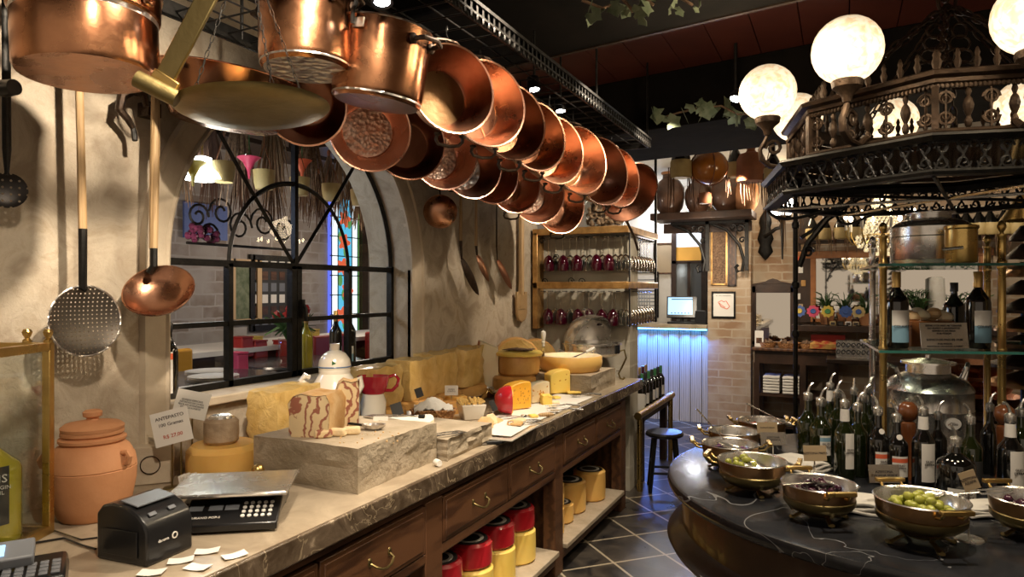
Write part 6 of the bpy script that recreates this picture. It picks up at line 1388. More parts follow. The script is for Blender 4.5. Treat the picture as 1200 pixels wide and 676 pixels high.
# pos terminal
p = gp(799,380,8.42); t = thing('pos_terminal','black touch screen till with a glowing pale blue display on the bar','till',(p.x,8.42,1.171),YAW*.4)
MB().box(0,.02,.012,.34,.24,.024).build('base', M['black_plastic'], t, bevel=.004); MB().tube([(0,.06,.02),(0,.07,.16)],.025,n=10).build('neck', M['black_plastic'], t)
T = mv(0,.03,.20)@rot(-16); MB().box(0,0,0,.36,.03,.27,T).build('bezel', M['black_plastic'], t, bevel=.005); MB().box(-.02,-.017,.01,.29,.002,.215,T).build('display', M['screen'], t)
mb = MB(); 
for k in range(6): mb.box(-.12+.04*k,-.0185,-.08,.022,.001,.012,T)
mb.box(0,-.0185,.095,.25,.001,.014,T); o = mb.build('screen_text', M['blue'], t)
for u,l,w_,h_,m in ((822,'small black receipt printer beside the till on the bar',.14,.16,'black_plastic'),(751,'low black payment device on the bar near the glass rack',.2,.06,'black_plastic')):
    p = gp(u,378,8.45); t = thing('bar_device',l,'device',(p.x,8.45,1.171)); MB().box(0,0,h_/2,w_,.14,h_,t=.9).build('body', M[m], t, bevel=.006); MB().box(0,-.03,h_,w_*.6,.05,.006).build('slot', M['grey_plastic'], t)
# wall behind the bar
def framed(name,label,u,v,w,h,Y,fm,im,fw=.02,group=None,cat='picture'):
    p = gp(u,v,Y); t = thing(name,label,cat,(p.x,Y,p.z),0,group); f = MB()
    for s in (-1,1): f.bb(s*w/2-fw/2,s*w/2+fw/2,-.02,0,-h/2-fw/2,h/2+fw/2); f.bb(-w/2,w/2,-.02,0,s*h/2-fw/2,s*h/2+fw/2)
    f.build('frame', M[fm], t); MB().bb(-w/2,w/2,-.008,-.001,-h/2,h/2).build('picture', M[im], t); return t
WY = 9.215
t = framed('framed_notice','white framed notice on the wall behind the bar',756,345,.36,.60,WY,'iron','paper')
mb = MB(); [mb.box(0,-.0095,.2-.05*k,.26,.001,.012) for k in range(9)]; mb.build('printed_lines', M['grey_plastic'], t)
framed('framed_notice','small square white frame high on the wall behind the glass rack',756,297,.24,.26,WY,'plaster_pale','label_white')
framed('wall_poster','brown poster beside the doorway behind the bar',778,303,.26,.40,WY,'wood','kraft')
framed('framed_notice','pale menu sheet near the glass rack corner',744,300,.14,.34,WY,'wood_dark','label_white')
dw = MB(); a = gp(788,300,WY).x; b_ = gp(829,300,WY).x
for x0,x1,z0,z1 in ((a,a+.06,0,2.45),(b_-.07,b_,0,2.45),(a,b_,2.38,2.45),(a,b_,1.93,1.97),((a+b_)/2-.02,(a+b_)/2+.02,0,1.95),(a,b_,1.2,1.25)): dw.bb(x0,x1,WY-.06,WY-.01,z0,z1)
d1 = struct('door_1', dw, M['wood_dark'])
MB().bb(a+.06,b_-.07,WY-.035,WY-.03,1.97,2.15).build('amber_panel', mk('amber',(.55,.28,.05),.4,emis=(.8,.42,.08),es=.35), d1); MB().bb(a+.06,b_-.07,WY-.035,WY-.03,0.1,1.93).build('glass_pane', mk('dim_glass',(.14,.15,.15),.1,coat=.5), d1)
MB().bb(a+.06,b_-.07,WY-.035,WY-.03,2.15,2.38).build('upper_pane', mk('lit_pane',(.7,.7,.7),.4,emis=(.8,.88,1.0),es=.8), d1)
# framed map on the pillar
t = framed('framed_map','black framed white certificate with a red outlined shape on the brick pillar',848,357,.25,.29,8.248,'iron','label_white')
mb = MB(); pts = [(-.06,.03),(-.02,.05),(.0,.035),(.03,.045),(.05,.01),(.07,-.02),(.04,-.05),(.0,-.035),(-.03,-.02)]; mb.tube([(a_,-.010,b__) for a_,b__ in pts],.004,n=5,closed=True); mb.tube([(-.05,-.010,.02),(0,-.010,-.02),(.02,-.01,-.03)],.003,n=5); mb.build('red_outline', M['label_orange'], t)
text('lettering','SAO PAULO CONVENTION',.014,M['ink'],t,(0,-.0095,.105),rot(90))
framed('tall_artwork','narrow tall gilt artwork beside the pillar brackets',843,297,.17,.72,8.248,'gold_wood','foliage_dried')
framed('tall_picture','dark red vertical panel next to the tall gilt artwork',858,297,.08,.74,8.247,'wood_dark','wood')
# bracket shelf with clay jugs
sf = thing('jug_shelf','thick dark wall shelf on two scrolled iron brackets carrying clay jugs','shelf',(0,0,0))
SX0, SX1 = gp(768,253,8.0).x, gp(884,253,8.0).x; ZSH = 2.42
MB().bb(SX0,SX1,7.75,8.24,ZSH-.04,ZSH+.04).build('plank', M['wood_dark'], sf, bevel=.008); MB().bb(SX0+.05,SX1-.05,8.2,8.244,ZSH-.16,ZSH-.045).build('ledger', M['wood_dark'], sf)
for ux in (829,875):
    xx = gp(ux,290,8.1).x
    MB().bb(xx-.02,xx+.02,8.08,8.12,ZSH-.62,ZSH-.045).build('bracket_post', M['iron'], sf); MB().bb(xx-.42,xx+.02,8.08,8.12,ZSH-.075,ZSH-.045).build('bracket_top', M['iron'], sf)
    mb = MB(); mb.tube([(xx-.40,8.1,ZSH-.07),(xx-.22,8.1,ZSH-.15),(xx-.08,8.1,ZSH-.32),(xx-.03,8.1,ZSH-.50),(xx-.05,8.1,ZSH-.62),(xx-.10,8.1,ZSH-.63),(xx-.12,8.1,ZSH-.58),(xx-.09,8.1,ZSH-.55)],.018,n=7).build('bracket_curve', M['iron'], sf)
    mb = MB()
    for cx,cz,r_ in ((xx-.07,ZSH-.14,.05),(xx-.15,ZSH-.12,.035),(xx-.05,ZSH-.27,.035)): mb.tube([(cx+r_*(1-.7*i/12)*math.cos(i*.6),8.1,cz+r_*(1-.7*i/12)*math.sin(i*.6)) for i in range(13)],.010,n=5)
    mb.build('bracket_scroll', M['iron'], sf)
JP = [(0,0),(.10,0),(.15,.08),(.17,.20),(.165,.30),(.12,.38),(.08,.41),(.075,.45),(.09,.47),(.07,.47),(0,.44)]
for i,(u,s_,m,l) in enumerate(((785,1.02,'clay_dark','tall brown clay jug with reddish neck at the near end of the jug shelf'),(818,.86,'clay_dark','squat dark clay jug in the middle of the jug shelf'),(851,.98,'clay_dark','dark glazed jug behind the leather flask on the jug shelf'),(874,.85,'terracotta','lighter terracotta jug at the far end of the jug shelf'))):
    p = gp(u,250,8.0); t = thing('clay_jug',l,'jug',(p.x,7.98,ZSH+.041),0); MB().lathe([(a_*s_,b__*s_) for a_,b__ in JP],28).build('body', M[m], t); MB().lathe([(.078*s_,.455*s_),(.094*s_,.47*s_),(.094*s_,.485*s_),(.07*s_,.485*s_)],24).build('rim', M['terracotta'], t)
# hanging flasks and gourds
def fringe(par, x, y, z, w, L, n, m='fringe_brown', rr=random.Random(2)):
    mb = MB()
    for k in range(n): a = x-w/2+w*k/max(1,n-1); l_ = L*rr.uniform(.6,1.1); mb.tube([(a,y+rr.uniform(-.02,.02),z),(a+rr.uniform(-.008,.008),y,z-l_*.5),(a+rr.uniform(-.015,.015),y,z-l_)],[.004,.004,.002],n=4)
    mb.build('fringe', M[m], par)
def flask(label,u,v,d,s=1.0,kind='leather_pale',fr=True,bott='bottle_black',group=None,name='hanging_leather_flask',L=.3,up=.5,cord=True,fm='fringe_brown'):
    p = at(u,v,d=d); t = thing(name,label,'flask',tuple(p),YAW,group)
    if bott: MB().lathe([(0,0),(.05*s,0),(.055*s,.02),(.055*s,.12*s),(.03*s,.17*s),(.015*s,.2*s),(.015*s,.26*s),(0,.26*s)],16).build('bottle', M[bott], t)
    MB().lathe([(0,-.005),(.052*s,-.005),(.062*s,.01),(.062*s,.09*s),(.058*s,.1*s)],18).build('leather_cup', M[kind], t)
    if fr:
        for q in (-.055*s,.055*s): fringe(t,q,0,.06*s,.03*s,L*s,5,fm)
    if cord: MB().tube([(-.06*s,0,.08*s),(-.03*s,0,.2*s),(0,0,up)],.004,n=5).build('cord', M['leather'], t); 
    return t
def up_to(v,d,z): return z-at(0,v,d=d).z
flask('dark bottle in a pale leather holder with long fringes, hanging left of the round gourd',798,208,6.0,1.5,L=.25,up=up_to(208,6.0,3.0))
t = thing('hanging_gourd','large glossy orange round gourd bound with cord, hanging from the beam','gourd',tuple(at(831,196,d=6.0)),YAW)
MB().ball((0,0,0),(.162,.162,.155),30).build('shell', M['gourd'], t); 
mb = MB(); mb.tube([(0.166*math.cos(a),0,.158*math.sin(a)) for a in [2*PI*i/36 for i in range(36)]],.005,n=5,closed=True); mb.tube([(0,0.166*math.cos(a),.158*math.sin(a)) for a in [2*PI*i/36 for i in range(36)]],.005,n=5,closed=True); mb.build('cord_binding', M['leather'], t)
MB().tube([(-.06,0,.15),(-.02,0,.26),(0,0,.34),(.02,.0,.26),(.09,0,.14)],.012,n=6).build('carrying_cord', M['leather'], t); MB().tube([(0,0,.33),(-.01,0,.40),(0,0,up_to(196,6.0,3.0))],[.018,.02,.008],n=7).build('hanging_rope', M['leather'], t)
t = thing('hanging_leather_jug','brown leather covered jug with narrow neck hanging right of the round gourd','flask',tuple(at(880,213,d=6.2)),YAW)
MB().lathe([(0,0),(.125,0),(.13,.01),(.125,.2),(.10,.25),(.045,.27),(.035,.29),(.05,.33),(.05,.36),(0,.36)],28).build('body', M['leather'], t); fringe(t,0,0,-.0,.18,.2,8); MB().tube([(0,0,.36),(0,0,up_to(213,6.2,3.0))],.006).build('cord', M['leather'], t)
flask('small dark bottle in leather tucked between the gourd and the leather jug',862,207,6.3,1.3,L=.2,up=up_to(207,6.3,3.0))
flask('tiny round bound flask dangling below the orange gourd',826,238,6.4,.95,kind='leather',bott=None,up=up_to(238,6.4,3.0),L=.1)
flask('flask with drooping brown fringes beside the lit white shade',906,214,5.6,1.2,up=up_to(214,5.6,3.0),L=.42)
flask('pale leather flask with tan fringes under the canopy corner',928,218,5.4,1.15,up=up_to(218,5.4,3.0),L=.5,fm='fringe_tan')
# vines
def vine(label,path,n,sz,seed,drop=.05):
    rr = random.Random(seed); t = thing('hanging_vine',label,'garland',tuple(path[0]),0); P = [Vector(q)-Vector(path[0]) for q in path]
    MB().tube(P,.006,n=5).build('stem', M['foliage_dried'], t); lf = MB()
    for k in range(n):
        f_ = rr.uniform(0,len(P)-1.001); i = int(f_); q = P[i].lerp(P[i+1],f_-i)+Vector((rr.uniform(-.05,.05),rr.uniform(-.05,.05),rr.uniform(-drop,.02))); s_ = sz*rr.uniform(.6,1.2)
        out = []; 
        for j in range(15): a = 2*PI*j/15; r_ = s_*(1 if j%3==0 else .74)*(.9+.2*rr.random())*(1.0 if j!=7 else .35); out.append((r_*math.cos(a),r_*math.sin(a)))
        lf.prism(out,0,.0015,mv(*q)@rot(rr.uniform(50,130),rr.uniform(-40,40),rr.uniform(0,360)))
    o = lf.build('leaves', M['leaf'], t, ang=30); return t
vine('dusty green vine leaves hanging from the dark beam over the rack',[at(682,0,d=2.5),at(706,10,d=2.5),at(720,4,d=2.55)],7,.035,1); vine('small vine sprig hanging from the near beam',[at(727,-4,d=2.5),at(738,8,d=2.5),at(742,14,d=2.5)],5,.032,2); vine('loose vine tendril between the two sprigs of leaves',[at(752,-6,d=2.5),at(766,6,d=2.5)],5,.032,3); vine('vine leaves at the beam edge nearest the globes',[at(795,-4,d=2.5),at(812,6,d=2.5)],5,.03,4)
vine('long vine garland trailing along the far beam above the gourd',[at(770,140,d=4.2),at(795,132,d=4.15),at(822,126,d=4.1),at(845,124,d=4.05),at(865,134,d=4.0),at(880,134,d=4.0)],20,.055,5)
t = thing('recessed_spotlight','round white spotlight set in the dark ceiling beside the left globe','lamp',tuple(at(862,116,d=3.9)),0); MB().lathe([(0,0),(.03,0)],20,align((-.2,-.4,-1))).build('lens', M['spot_face'], t); MB().lathe([(.03,0),(.036,.002),(.036,.03),(.02,.06),(0,.06)],20,align((-.2,-.4,-1))@rot(0,0,0)@Matrix.Diagonal((1,1,-1,1))).build('trim', M['black_plastic'], t); MB().tube([(0,0,.03),(0,0,.32)],.01).build('stem', M['iron'], t)
# sconce
sx = thing('wall_sconce','black cast iron wall sconce with ornate back plate and glowing white shade','sconce',tuple(gp(897,275,8.49)),0)
MB().lathe([(0,-.30),(.03,-.27),(.085,-.2),(.06,-.12),(.09,-.05),(.07,.02),(.055,.08),(.07,.14),(.06,.2),(.02,.27),(0,.3)],16,Matrix.Diagonal((1,.35,1,1))).build('back_plate', M['iron'], sx)
MB().tube([(0,-.03,-.02),(.05,-.12,.0),(.13,-.2,.05),(.18,-.22,.06),(.2,-.22,.10)],.022,n=8).build('arm', M['iron'], sx); MB().tube([(.2,-.22,.14),(.2,-.22,-.30)],[.018,.010],n=8).build('drop_rod', M['iron'], sx)
MB().lathe([(0,.1),(.02,.1),(.04,.14),(.09,.17),(.1,.19),(0,.19)],20,mv(.2,-.22,0)).build('cup', M['iron'], sx); MB().lathe([(.03,.19),(.08,.2),(.14,.26),(.15,.31),(.12,.36),(.07,.41),(.05,.42),(0,.42)],24,mv(.2,-.22,0)).build('glass_shade', mk('shade_lit',(.8,.8,.8),.4,emis=(1,.95,.85),es=5), sx)
q = sx.location; point('sconce_light',(q.x+.2,q.y-.45,q.z+.3),12,r=.1)
# ================= DARK FURNITURE ON THE RIGHT =================
def bx(u,Y): return gp(u,330,Y).x
sb = thing('sideboard','dark wooden sideboard with open shelf of folded white towels','sideboard',(0,0,0))
X0, X1 = bx(881,7.95), bx(985,7.95)
MB().bb(X0,X1,7.9,8.46,.92,.95).build('top', M['wood'], sb, bevel=.006); MB().bb(X0+.03,X1-.02,7.94,8.44,.78,.92).build('drawer_front', M['wood_dark'], sb); MB().bb(X0+.03,X1-.02,7.95,8.44,.42,.45).build('shelf', M['wood_dark'], sb); MB().bb(X0+.03,X1-.02,7.95,8.44,.08,.12).build('shelf', M['wood_dark'], sb)
for x in (X0+.05,X0+.52,X1-.05):
    for y in (7.97,8.42): MB().bb(x-.03,x+.03,y-.03,y+.03,0,.78).build('leg', M['wood_dark'], sb)
for j in range(2):
    for k in range(6): o = MB().slab(3,3,lambda a_,b__: ((a_-.5)*.17,(b__-.5)*.3,.03+.003*math.sin(a_*9+k)),.026).build('folded_towel', M['cloth'], None, bevel=.006); o.location=(X0+.2+.2*j,8.1,.452+.032*k); tag(o,'folded white towel in the %s pile on the sideboard shelf' % ('nearer','farther')[j],'towel','white towels on the sideboard shelf')
mr = thing('standing_mirror','dark framed mirror with a carved crest standing on the sideboard','mirror',(bx(906,8.42),8.40,.951)); W2 = .235; f = MB(); f.bb(-W2,-W2+.05,-.02,.02,0,.68); f.bb(W2-.05,W2,-.02,.02,0,.68); f.bb(-W2,W2,-.02,.02,.60,.70); f.bb(-W2,W2,-.02,.02,0,.04); f.prism([(-W2,.70),(W2,.70),(.08,.73),(.05,.75),(0,.765),(-.05,.75),(-.08,.73)],-.02,.02,Matrix(((1,0,0,0),(0,0,1,0),(0,1,0,0),(0,0,0,1)))); f.build('frame', M['wood_dark'], mr, bevel=.004); MB().bb(-W2+.05,W2-.05,.005,.012,.04,.6).build('mirror_glass', M['mirror'], mr)
p = gp(890,398,8.1); t = thing('small_card_stand','small white printed card standing on the sideboard','sign',(p.x,8.05,.951)); MB().box(0,0,.09,.09,.004,.18,rot(-6)).build('card', M['label_white'], t); MB().box(0,-.003,.07,.06,.002,.06,rot(-6)).build('print', M['wood'], t); MB().box(0,.03,.004,.05,.05,.006).build('foot', M['wood_dark'], t)
for i,(u,r,l) in enumerate(((900,.09,'small wicker tray of trinkets on the sideboard by the card'),(925,.13,'larger wicker tray in the middle of the sideboard'),(947,.09,'wicker tray at the far end of the sideboard'))):
    t = thing('wicker_tray',l,'tray',(bx(u,8.1),8.08+.0*i,.951)); MB().lathe([(0,0),(r*.8,0),(r,.05),(r*1.02,.055),(r*.95,.05),(r*.78,.008),(0,.008)],24).build('tray', M['wicker'], t); mb = MB(); rr = random.Random(i); [mb.ball((rr.uniform(-.6,.6)*r,rr.uniform(-.6,.6)*r,.04+rr.random()*.03),.02,6,wob=.2) for _ in range(16)]; o = mb.build('trinkets', M['foliage_dried'], t); o['kind']='stuff'
# red textile and patterned tin beyond
t = thing('display_table','dark table with red and patterned wrapped goods beyond the sideboard','table',(bx(1010,7.7),7.75,0)); MB().bb(-.32,.9,-.3,.3,.86,.9).build('top', M['wood_dark'], t, bevel=.005)
for x in (-.28,.86):
    for y in (-.26,.26): MB().bb(x-.03,x+.03,y-.03,y+.03,0,.86).build('leg', M['wood_dark'], t)
t = thing('red_cloth','red and gold patterned cloth spread at the far end of the sideboard','cloth',(bx(970,8.1),8.1,.953)); MB().slab(8,6,lambda a_,b__: ((a_-.5)*.34,(b__-.5)*.4,.06+.03*math.sin(a_*11)*math.sin(b__*8)),.05).build('cloth', mk('redgold',(.45,.02,.02),.7,c2=(.6,.4,.1),sc=18), t); MB().bb(-.17,.17,.12,.16,.05,.14).build('fold', M['red'], t)
t = thing('wire_basket','black scroll-wire patterned basket beside the red cloth','basket',(bx(1003,7.7),7.68,.902)); mb = MB()
for i in range(8):
    for j in range(2): mb.tube([(-.16+.045*i+.02*(1-.6*k/9)*math.cos(k*.7),-.1,.06+.07*j+.03*(1-.6*k/9)*math.sin(k*.7)) for k in range(10)],.004,n=4)
mb.build('wire_scrolls', M['iron'], t); MB().bb(-.18,.18,-.09,.1,0,.17).build('lining', M['steel'], t)
# tall wall cabinet / mirror with gilt frame and shelf
cb_ = thing('wall_mirror','wide wooden framed wall mirror above the dark shelf','mirror',(0,0,0)); CY8 = 8.49
xa, xb = bx(953,CY8), bx(1150,CY8); 
f = MB(); f.bb(xa-.03,xa+.03,CY8-.05,CY8,1.22,2.02); f.bb(xb-.03,xb+.03,CY8-.05,CY8,1.22,2.02); f.bb(xa-.2,xb+.1,CY8-.06,CY8,1.94,2.02); f.bb(xa,xb,CY8-.05,CY8,1.22,1.26); f.build('frame', M['wood_orange'], cb_, bevel=.005); MB().bb(xa,xb,CY8-.015,CY8-.01,1.26,1.94).build('mirror_glass', M['mirror'], cb_)
tag(MB().bb(bx(928,8.2),bx(1190,8.2),8.1,8.44,1.13,1.2).build('display_shelf', M['wood_dark'], None, bevel=.006),'dark shelf under the wall mirror holding flower plates','shelf')
pc = [('blue','yellowp','blue flower shaped plate at the near end of the shelf',937),('pink','blue','crimson flower plate behind the small blue disc',953),('yellowp','green','cream flower plate with green centre',970),('blue','blue','deep blue scalloped plate next to the small mirror',991),('leather_pale','blue','pale round plate with dark ring by the post',1006)]
for i,(a_,b__,l,u) in enumerate(pc):
    t = thing('flower_plate',l,'plate',(bx(u,8.16),8.13,1.201),0,'flower plates on stands'); out = [((.062+.006*math.cos(9*x))*math.cos(x),(.062+.006*math.cos(9*x))*math.sin(x)) for x in [2*PI*k/48 for k in range(48)]]; MB().prism(out,0,.01,mv(0,0,.15)@rot(80)).build('plate', M[a_], t); MB().lathe([(0,.0),(.03,.0),(.026,.012),(0,.010)],18,mv(0,-.0,.15)@rot(80)@mv(0,0,.008)).build('centre', M[b__], t); MB().tube([(0,.01,.08),(0,.01,.01)],.004).build('stem', M['iron'], t); MB().lathe([(0,0),(.03,0),(.03,.008),(0,.01)],14).build('foot', M['iron'], t)
for i in range(4): t = thing('ornament_box','small dark ornament box on the shelf front, %s' % ('first from the plates','second from the plates','third from the plates','last by the post')[i],'ornament',(bx(976+9*i,8.12),8.125-.0*i,1.201)); MB().bb(-.03,.03,-.012,.05,0,.045).build('box', M[('leather_pale','iron','label_white','kraft')[i]], t, bevel=.004); MB().bb(-.02,.02,-.014,-.012,.008,.036).build('front_label', M['ink'], t)
def plant(label,x,y,z,s,seed,m='leaf_green',n=26,pot_='clay_dark'):
    t = thing('potted_plant',label,'plant',(x,y,z)); MB().lathe([(0,0),(.05*s,0),(.07*s,.10*s),(.075*s,.11*s),(.065*s,.11*s),(0,.1*s)],18).build('pot', M[pot_], t); rr = random.Random(seed); lf = MB()
    for k in range(n): a = rr.uniform(0,6.28); e = rr.uniform(.04,.15)*s; h = rr.uniform(.1,.24)*s; lf.tube([(0,0,.1*s),(e*.5*math.cos(a),e*.5*math.sin(a),.1*s+h*.8),(e*math.cos(a),e*math.sin(a),.08*s+h)],[.003*s,.012*s,.004*s],n=5,fl=.3)
    lf.build('foliage', M[m], t, ang=60); return t
for i,(u,l) in enumerate(((969,'small potted plant before the mirror, nearest the frame upright'),(990,'second small potted plant before the wall mirror'),(1015,'third potted plant before the mirror, beside the steel post'),(1122,'trailing green plant in a dark pot seen through the glass shelves'),(1145,'fern in a small pot seen beside the brass post'))): plant(l,bx(u,8.35),8.35,1.201,1.15,i,pot_='terracotta')
for u,l,zz in ((1058,'leafy green plant seen behind the bread box',1.201),(1077,'low green plant behind the glass shelf bottles',1.201)): plant(l,bx(u,8.22),8.22,zz,1.25,u,n=40)
t = thing('white_candle','thick white candle dripping with wax seen through the glass shelves','candle',(bx(1098,8.3),8.3,1.201)); MB().lathe([(0,0),(.09,0),(.085,.1),(.075,.3),(.07,.5),(.04,.52),(0,.51)],24,wob=.05).build('wax', M['brie'], t); MB().lathe([(0,0),(.11,0),(.11,-.0),(.10,.01)],20).build('dish', M['clay_dark'], t)
# bottle and flask shelf on top of the mirror
ug = 'fringed leather bottle holders on the high shelf'; tag(MB().bb(bx(935,8.3),bx(1195,8.3),8.2,8.46,2.10,2.13).build('high_shelf', M['wood_dark'], None),'narrow dark shelf high above the wall mirror with bottles','shelf')
for i,u in enumerate((952,966,985,1000,1012,1066,1078,1092,1104,1120,1132,1147,1160,1176,1190)):
    s_ = 1.15; t = flask('dark bottle in a pale leather cup with fringes on the high shelf',u,0,8.0,s_,up=.3,group=ug,L=.2,cord=False,fm='fringe_tan' if i%2 else 'fringe_brown'); t.location = (bx(u,8.15),8.14,2.137)
# crystal chandelier
p = at(1033,285,d=4.6); t = thing('crystal_chandelier','crystal bead chandelier with small candle bulbs hanging beyond the canopy','chandelier',tuple(p),0)
for k in range(14):
    z = .06+.022*k; r_ = .115-.0065*k; mb = MB()
    for j in range(20): mb.ball((r_*math.cos(2*PI*j/20+k*.15),r_*math.sin(2*PI*j/20+k*.15),z),(.008,.008,.010),6)
    o = mb.build('bead_ring', M['crystal'], t); o['kind'] = 'stuff'
for k in range(5):
    r_ = (.15,.155,.14,.10,.05)[k]; mb = MB()
    for j in range(22): mb.ball((r_*math.cos(2*PI*j/22),r_*math.sin(2*PI*j/22),.04-.028*k),(.008,.008,.014),6)
    o = mb.build('bead_ring', M['crystal'], t); o['kind'] = 'stuff'
MB().lathe([(.145,.045),(.15,.05),(.145,.055)],30).build('hoop', M['brass'], t)
for j in range(8):
    a = 2*PI*j/8+.2; ca, sa = math.cos(a), math.sin(a); MB().tube([(ca*.12,sa*.12,.03),(ca*.18,sa*.18,-.01),(ca*.22,sa*.22,.06),(ca*.22,sa*.22,.09)],.006).build('arm', M['brass'], t); MB().tube([(ca*.22,sa*.22,.09),(ca*.22,sa*.22,.16)],.009).build('candle_sleeve', M['label_white'], t); MB().lathe([(0,.16),(.012,.17),(.014,.185),(.006,.205),(0,.215)],10,mv(ca*.22,sa*.22,0)).build('bulb', M['bulb'], t)
MB().tube([(0,0,.34),(0,0,.9)],.004).build('suspension_chain', M['iron'], t)
point('chandelier_light',tuple(p+Vector((0,0,.32))),10,r=.12)

# dark carved panel between the standing mirror and the wall mirror
xp0, xp1 = bx(929,8.44), bx(950,8.44)
t = thing('trinket_board','tall dark carved wooden panel hung with small trinkets between the two mirrors','panel',((xp0+xp1)/2,8.44,1.21),0)
W3 = (xp1-xp0)/2; MB().bb(-W3,W3,0,.045,0,1.2).build('panel', M['wood_dark'], t, bevel=.004)
for k,(m,zz) in enumerate((('label_orange',.72),('label_white',.60),('gold_wood',.45),('label_white',.30),('kraft',.18),('wood_light',.86))): MB().box((-.4+.3*(k%3))*W3,-.006,zz,.05,.012,.07,rot(0,0,0)).build('trinket', M[m], t, bevel=.003)
# ================= THROUGH THE WINDOW =================
def wp(u,v,X): return at(u,v,X=X)
# stained glass strip
xg = -5.59; ya, yb = wp(383,300,xg).y, wp(421,300,xg).y
sg = thing('stained_glass_panel','tall narrow stained glass panel with red flowers on blue in the far room','stained glass',(xg,(ya+yb)/2,0),0)
mk('sg_blue',(.1,.4,.7),.3,emis=(.10,.55,.85),es=.9); mk('sg_white',(.8,.8,.8),.3,emis=(.80,.92,1.0),es=1.3); mk('sg_red',(.6,.1,.05),.3,emis=(.9,.15,.06),es=.7); mk('sg_green',(.1,.3,.1),.3,emis=(.15,.42,.12),es=.6); mk('sg_violet',(.1,.1,.6),.3,emis=(.12,.18,.9),es=1.0)
wd_ = (yb-ya)/2; zb_, zt_ = .8, 2.72
MB().bb(0,.02,-wd_*.42,wd_*.42,zb_,zt_).build('blue_field', M['sg_blue'], sg); MB().bb(0,.02,-wd_*.78,-wd_*.44,zb_,zt_).build('white_border', M['sg_white'], sg); MB().bb(0,.02,wd_*.44,wd_*.78,zb_,zt_).build('white_border', M['sg_white'], sg); MB().bb(0,.02,-wd_*.95,-wd_*.8,zb_,zt_).build('violet_border', M['sg_violet'], sg); MB().bb(0,.02,wd_*.8,wd_*.9,zb_,zt_).build('green_border', M['sg_green'], sg)
rr = random.Random(9)
for k in range(6): mb = MB(); mb.prism([(.09*math.cos(a)*(1+.3*math.cos(5*a)),.09*math.sin(a)*(1+.3*math.cos(5*a))) for a in [2*PI*i/30 for i in range(30)]],.021,.028,mv(0,rr.uniform(-.06,.06),zt_-.25-.3*k)@Matrix(((0,0,1,0),(1,0,0,0),(0,1,0,0),(0,0,0,1)))); mb.build('glass_flower', M['sg_red'], sg)
for k in range(10): MB().ball((.024,rr.uniform(-.1,.1),zt_-.3-.18*k),(.004,.045,.075),10).build('glass_leaf', M['sg_green'], sg)
ld = MB()
for k in range(9): ld.bb(.02,.026,-wd_*.9,wd_*.9,zb_+k*.24-.006,zb_+k*.24+.006)
for y in (-.8,-.43,.43,.8): ld.bb(.02,.026,wd_*y-.006,wd_*y+.006,zb_,zt_)
ld.build('lead_lines', M['iron'], sg)
MB().bb(-.0,.05,wd_,wd_+.12,.3,2.8).build('side_post', M['wood_dark'], sg)
# dried bunches and cups hanging below the ceiling
hb = thing('hanging_rail','dark ceiling rail with hooks crossing the far room','rail',(0,0,0)); 
for k,x in enumerate((-3.12,-3.3,-3.9,-4.6)): MB().bb(x-.02,x+.02,1.6,8.2,2.86,2.90).build('bar', M['wood_dark'], hb)
MB().bb(-4.7,-3.2,4.9,4.94,2.90,3.0).build('ceiling_mount', M['wood_dark'], hb)
def bunch(seed, m, L, w=.10):
    t = thing('hanging_dried_bunch','x','dried flowers',(0,0,0)); rr = random.Random(seed); mb = MB()
    for k in range(34): a = rr.uniform(0,6.28); r_ = w*math.sqrt(rr.random()); l_ = L*rr.uniform(.6,1.1); mb.tube([(0,0,0),(r_*.6*math.cos(a),r_*.6*math.sin(a),-l_*.5),(r_*math.cos(a),r_*math.sin(a),-l_)],[.003,.006,.002],n=4)
    mb.build('stalks', M[m], t); MB().lathe([(.012,-.03),(.016,0),(.012,.02),(0,.02)],8).build('tie', M['leather'], t); MB().tube([(0,0,0),(0,0,.12)],.002).build('string', M['leather'], t); return t
protos = [bunch(1,'fringe_brown',.55),bunch(2,'fringe_tan',.5),bunch(3,'foliage_dried',.6,.13)]; used_ = set(); rr = random.Random(11); cnt = 0
for x in (-3.3,-3.9,-4.6):
    for k in range(17):
        y = 2.1+k*.31+rr.uniform(-.05,.05); i = rr.randrange(3)
        if i in used_: o = dup(protos[i])
        else: o = protos[i]; used_.add(i)
        o.location = (x,y,2.75); o.rotation_euler = (0,0,rr.uniform(0,6)); o['label'] = 'brown dried bunch hanging from the rail in the room behind the window'; o['group'] = 'dried bunches behind the window'; o['category']='dried flowers'
for k in range(12):
    t = thing('hanging_cup','pale beige cup hanging among dried bunches behind the window','cup',(-3.12,2.15+k*.30,2.19),0,'beige cups behind the window'); MB().lathe([(0,0),(.05,.005),(.06,.05),(.065,.12),(.06,.12),(0,.10)],18).build('cup', M['leather_pale'], t); MB().tube([(-.06,0,.12),(0,0,.28),(.06,0,.12)],.003).build('cord', M['leather'], t); MB().tube([(0,0,.28),(0,0,.80)],.002).build('string', M['leather'], t)
for (u,v,X,m,l) in ((292,190,-3.2,'pink','bright pink flower hanging in front of the dried bunches'),(354,193,-3.2,'label_orange','orange funnel flower hanging in front of the dried bunches'),(226,196,-3.1,'yellowp','yellow flower hanging beside the white flower lamp')):
    p = wp(u,v,X); t = thing('hanging_flower',l,'flower',tuple(p)); MB().lathe([(.005,-.10),(.012,-.05),(.035,0),(.07,.03),(.06,.03),(.03,.005),(0,-.04)],10,wob=.1).build('petals', M[m], t); MB().tube([(0,0,0),(0,0,2.98-p.z)],.002).build('string', M['green'], t)
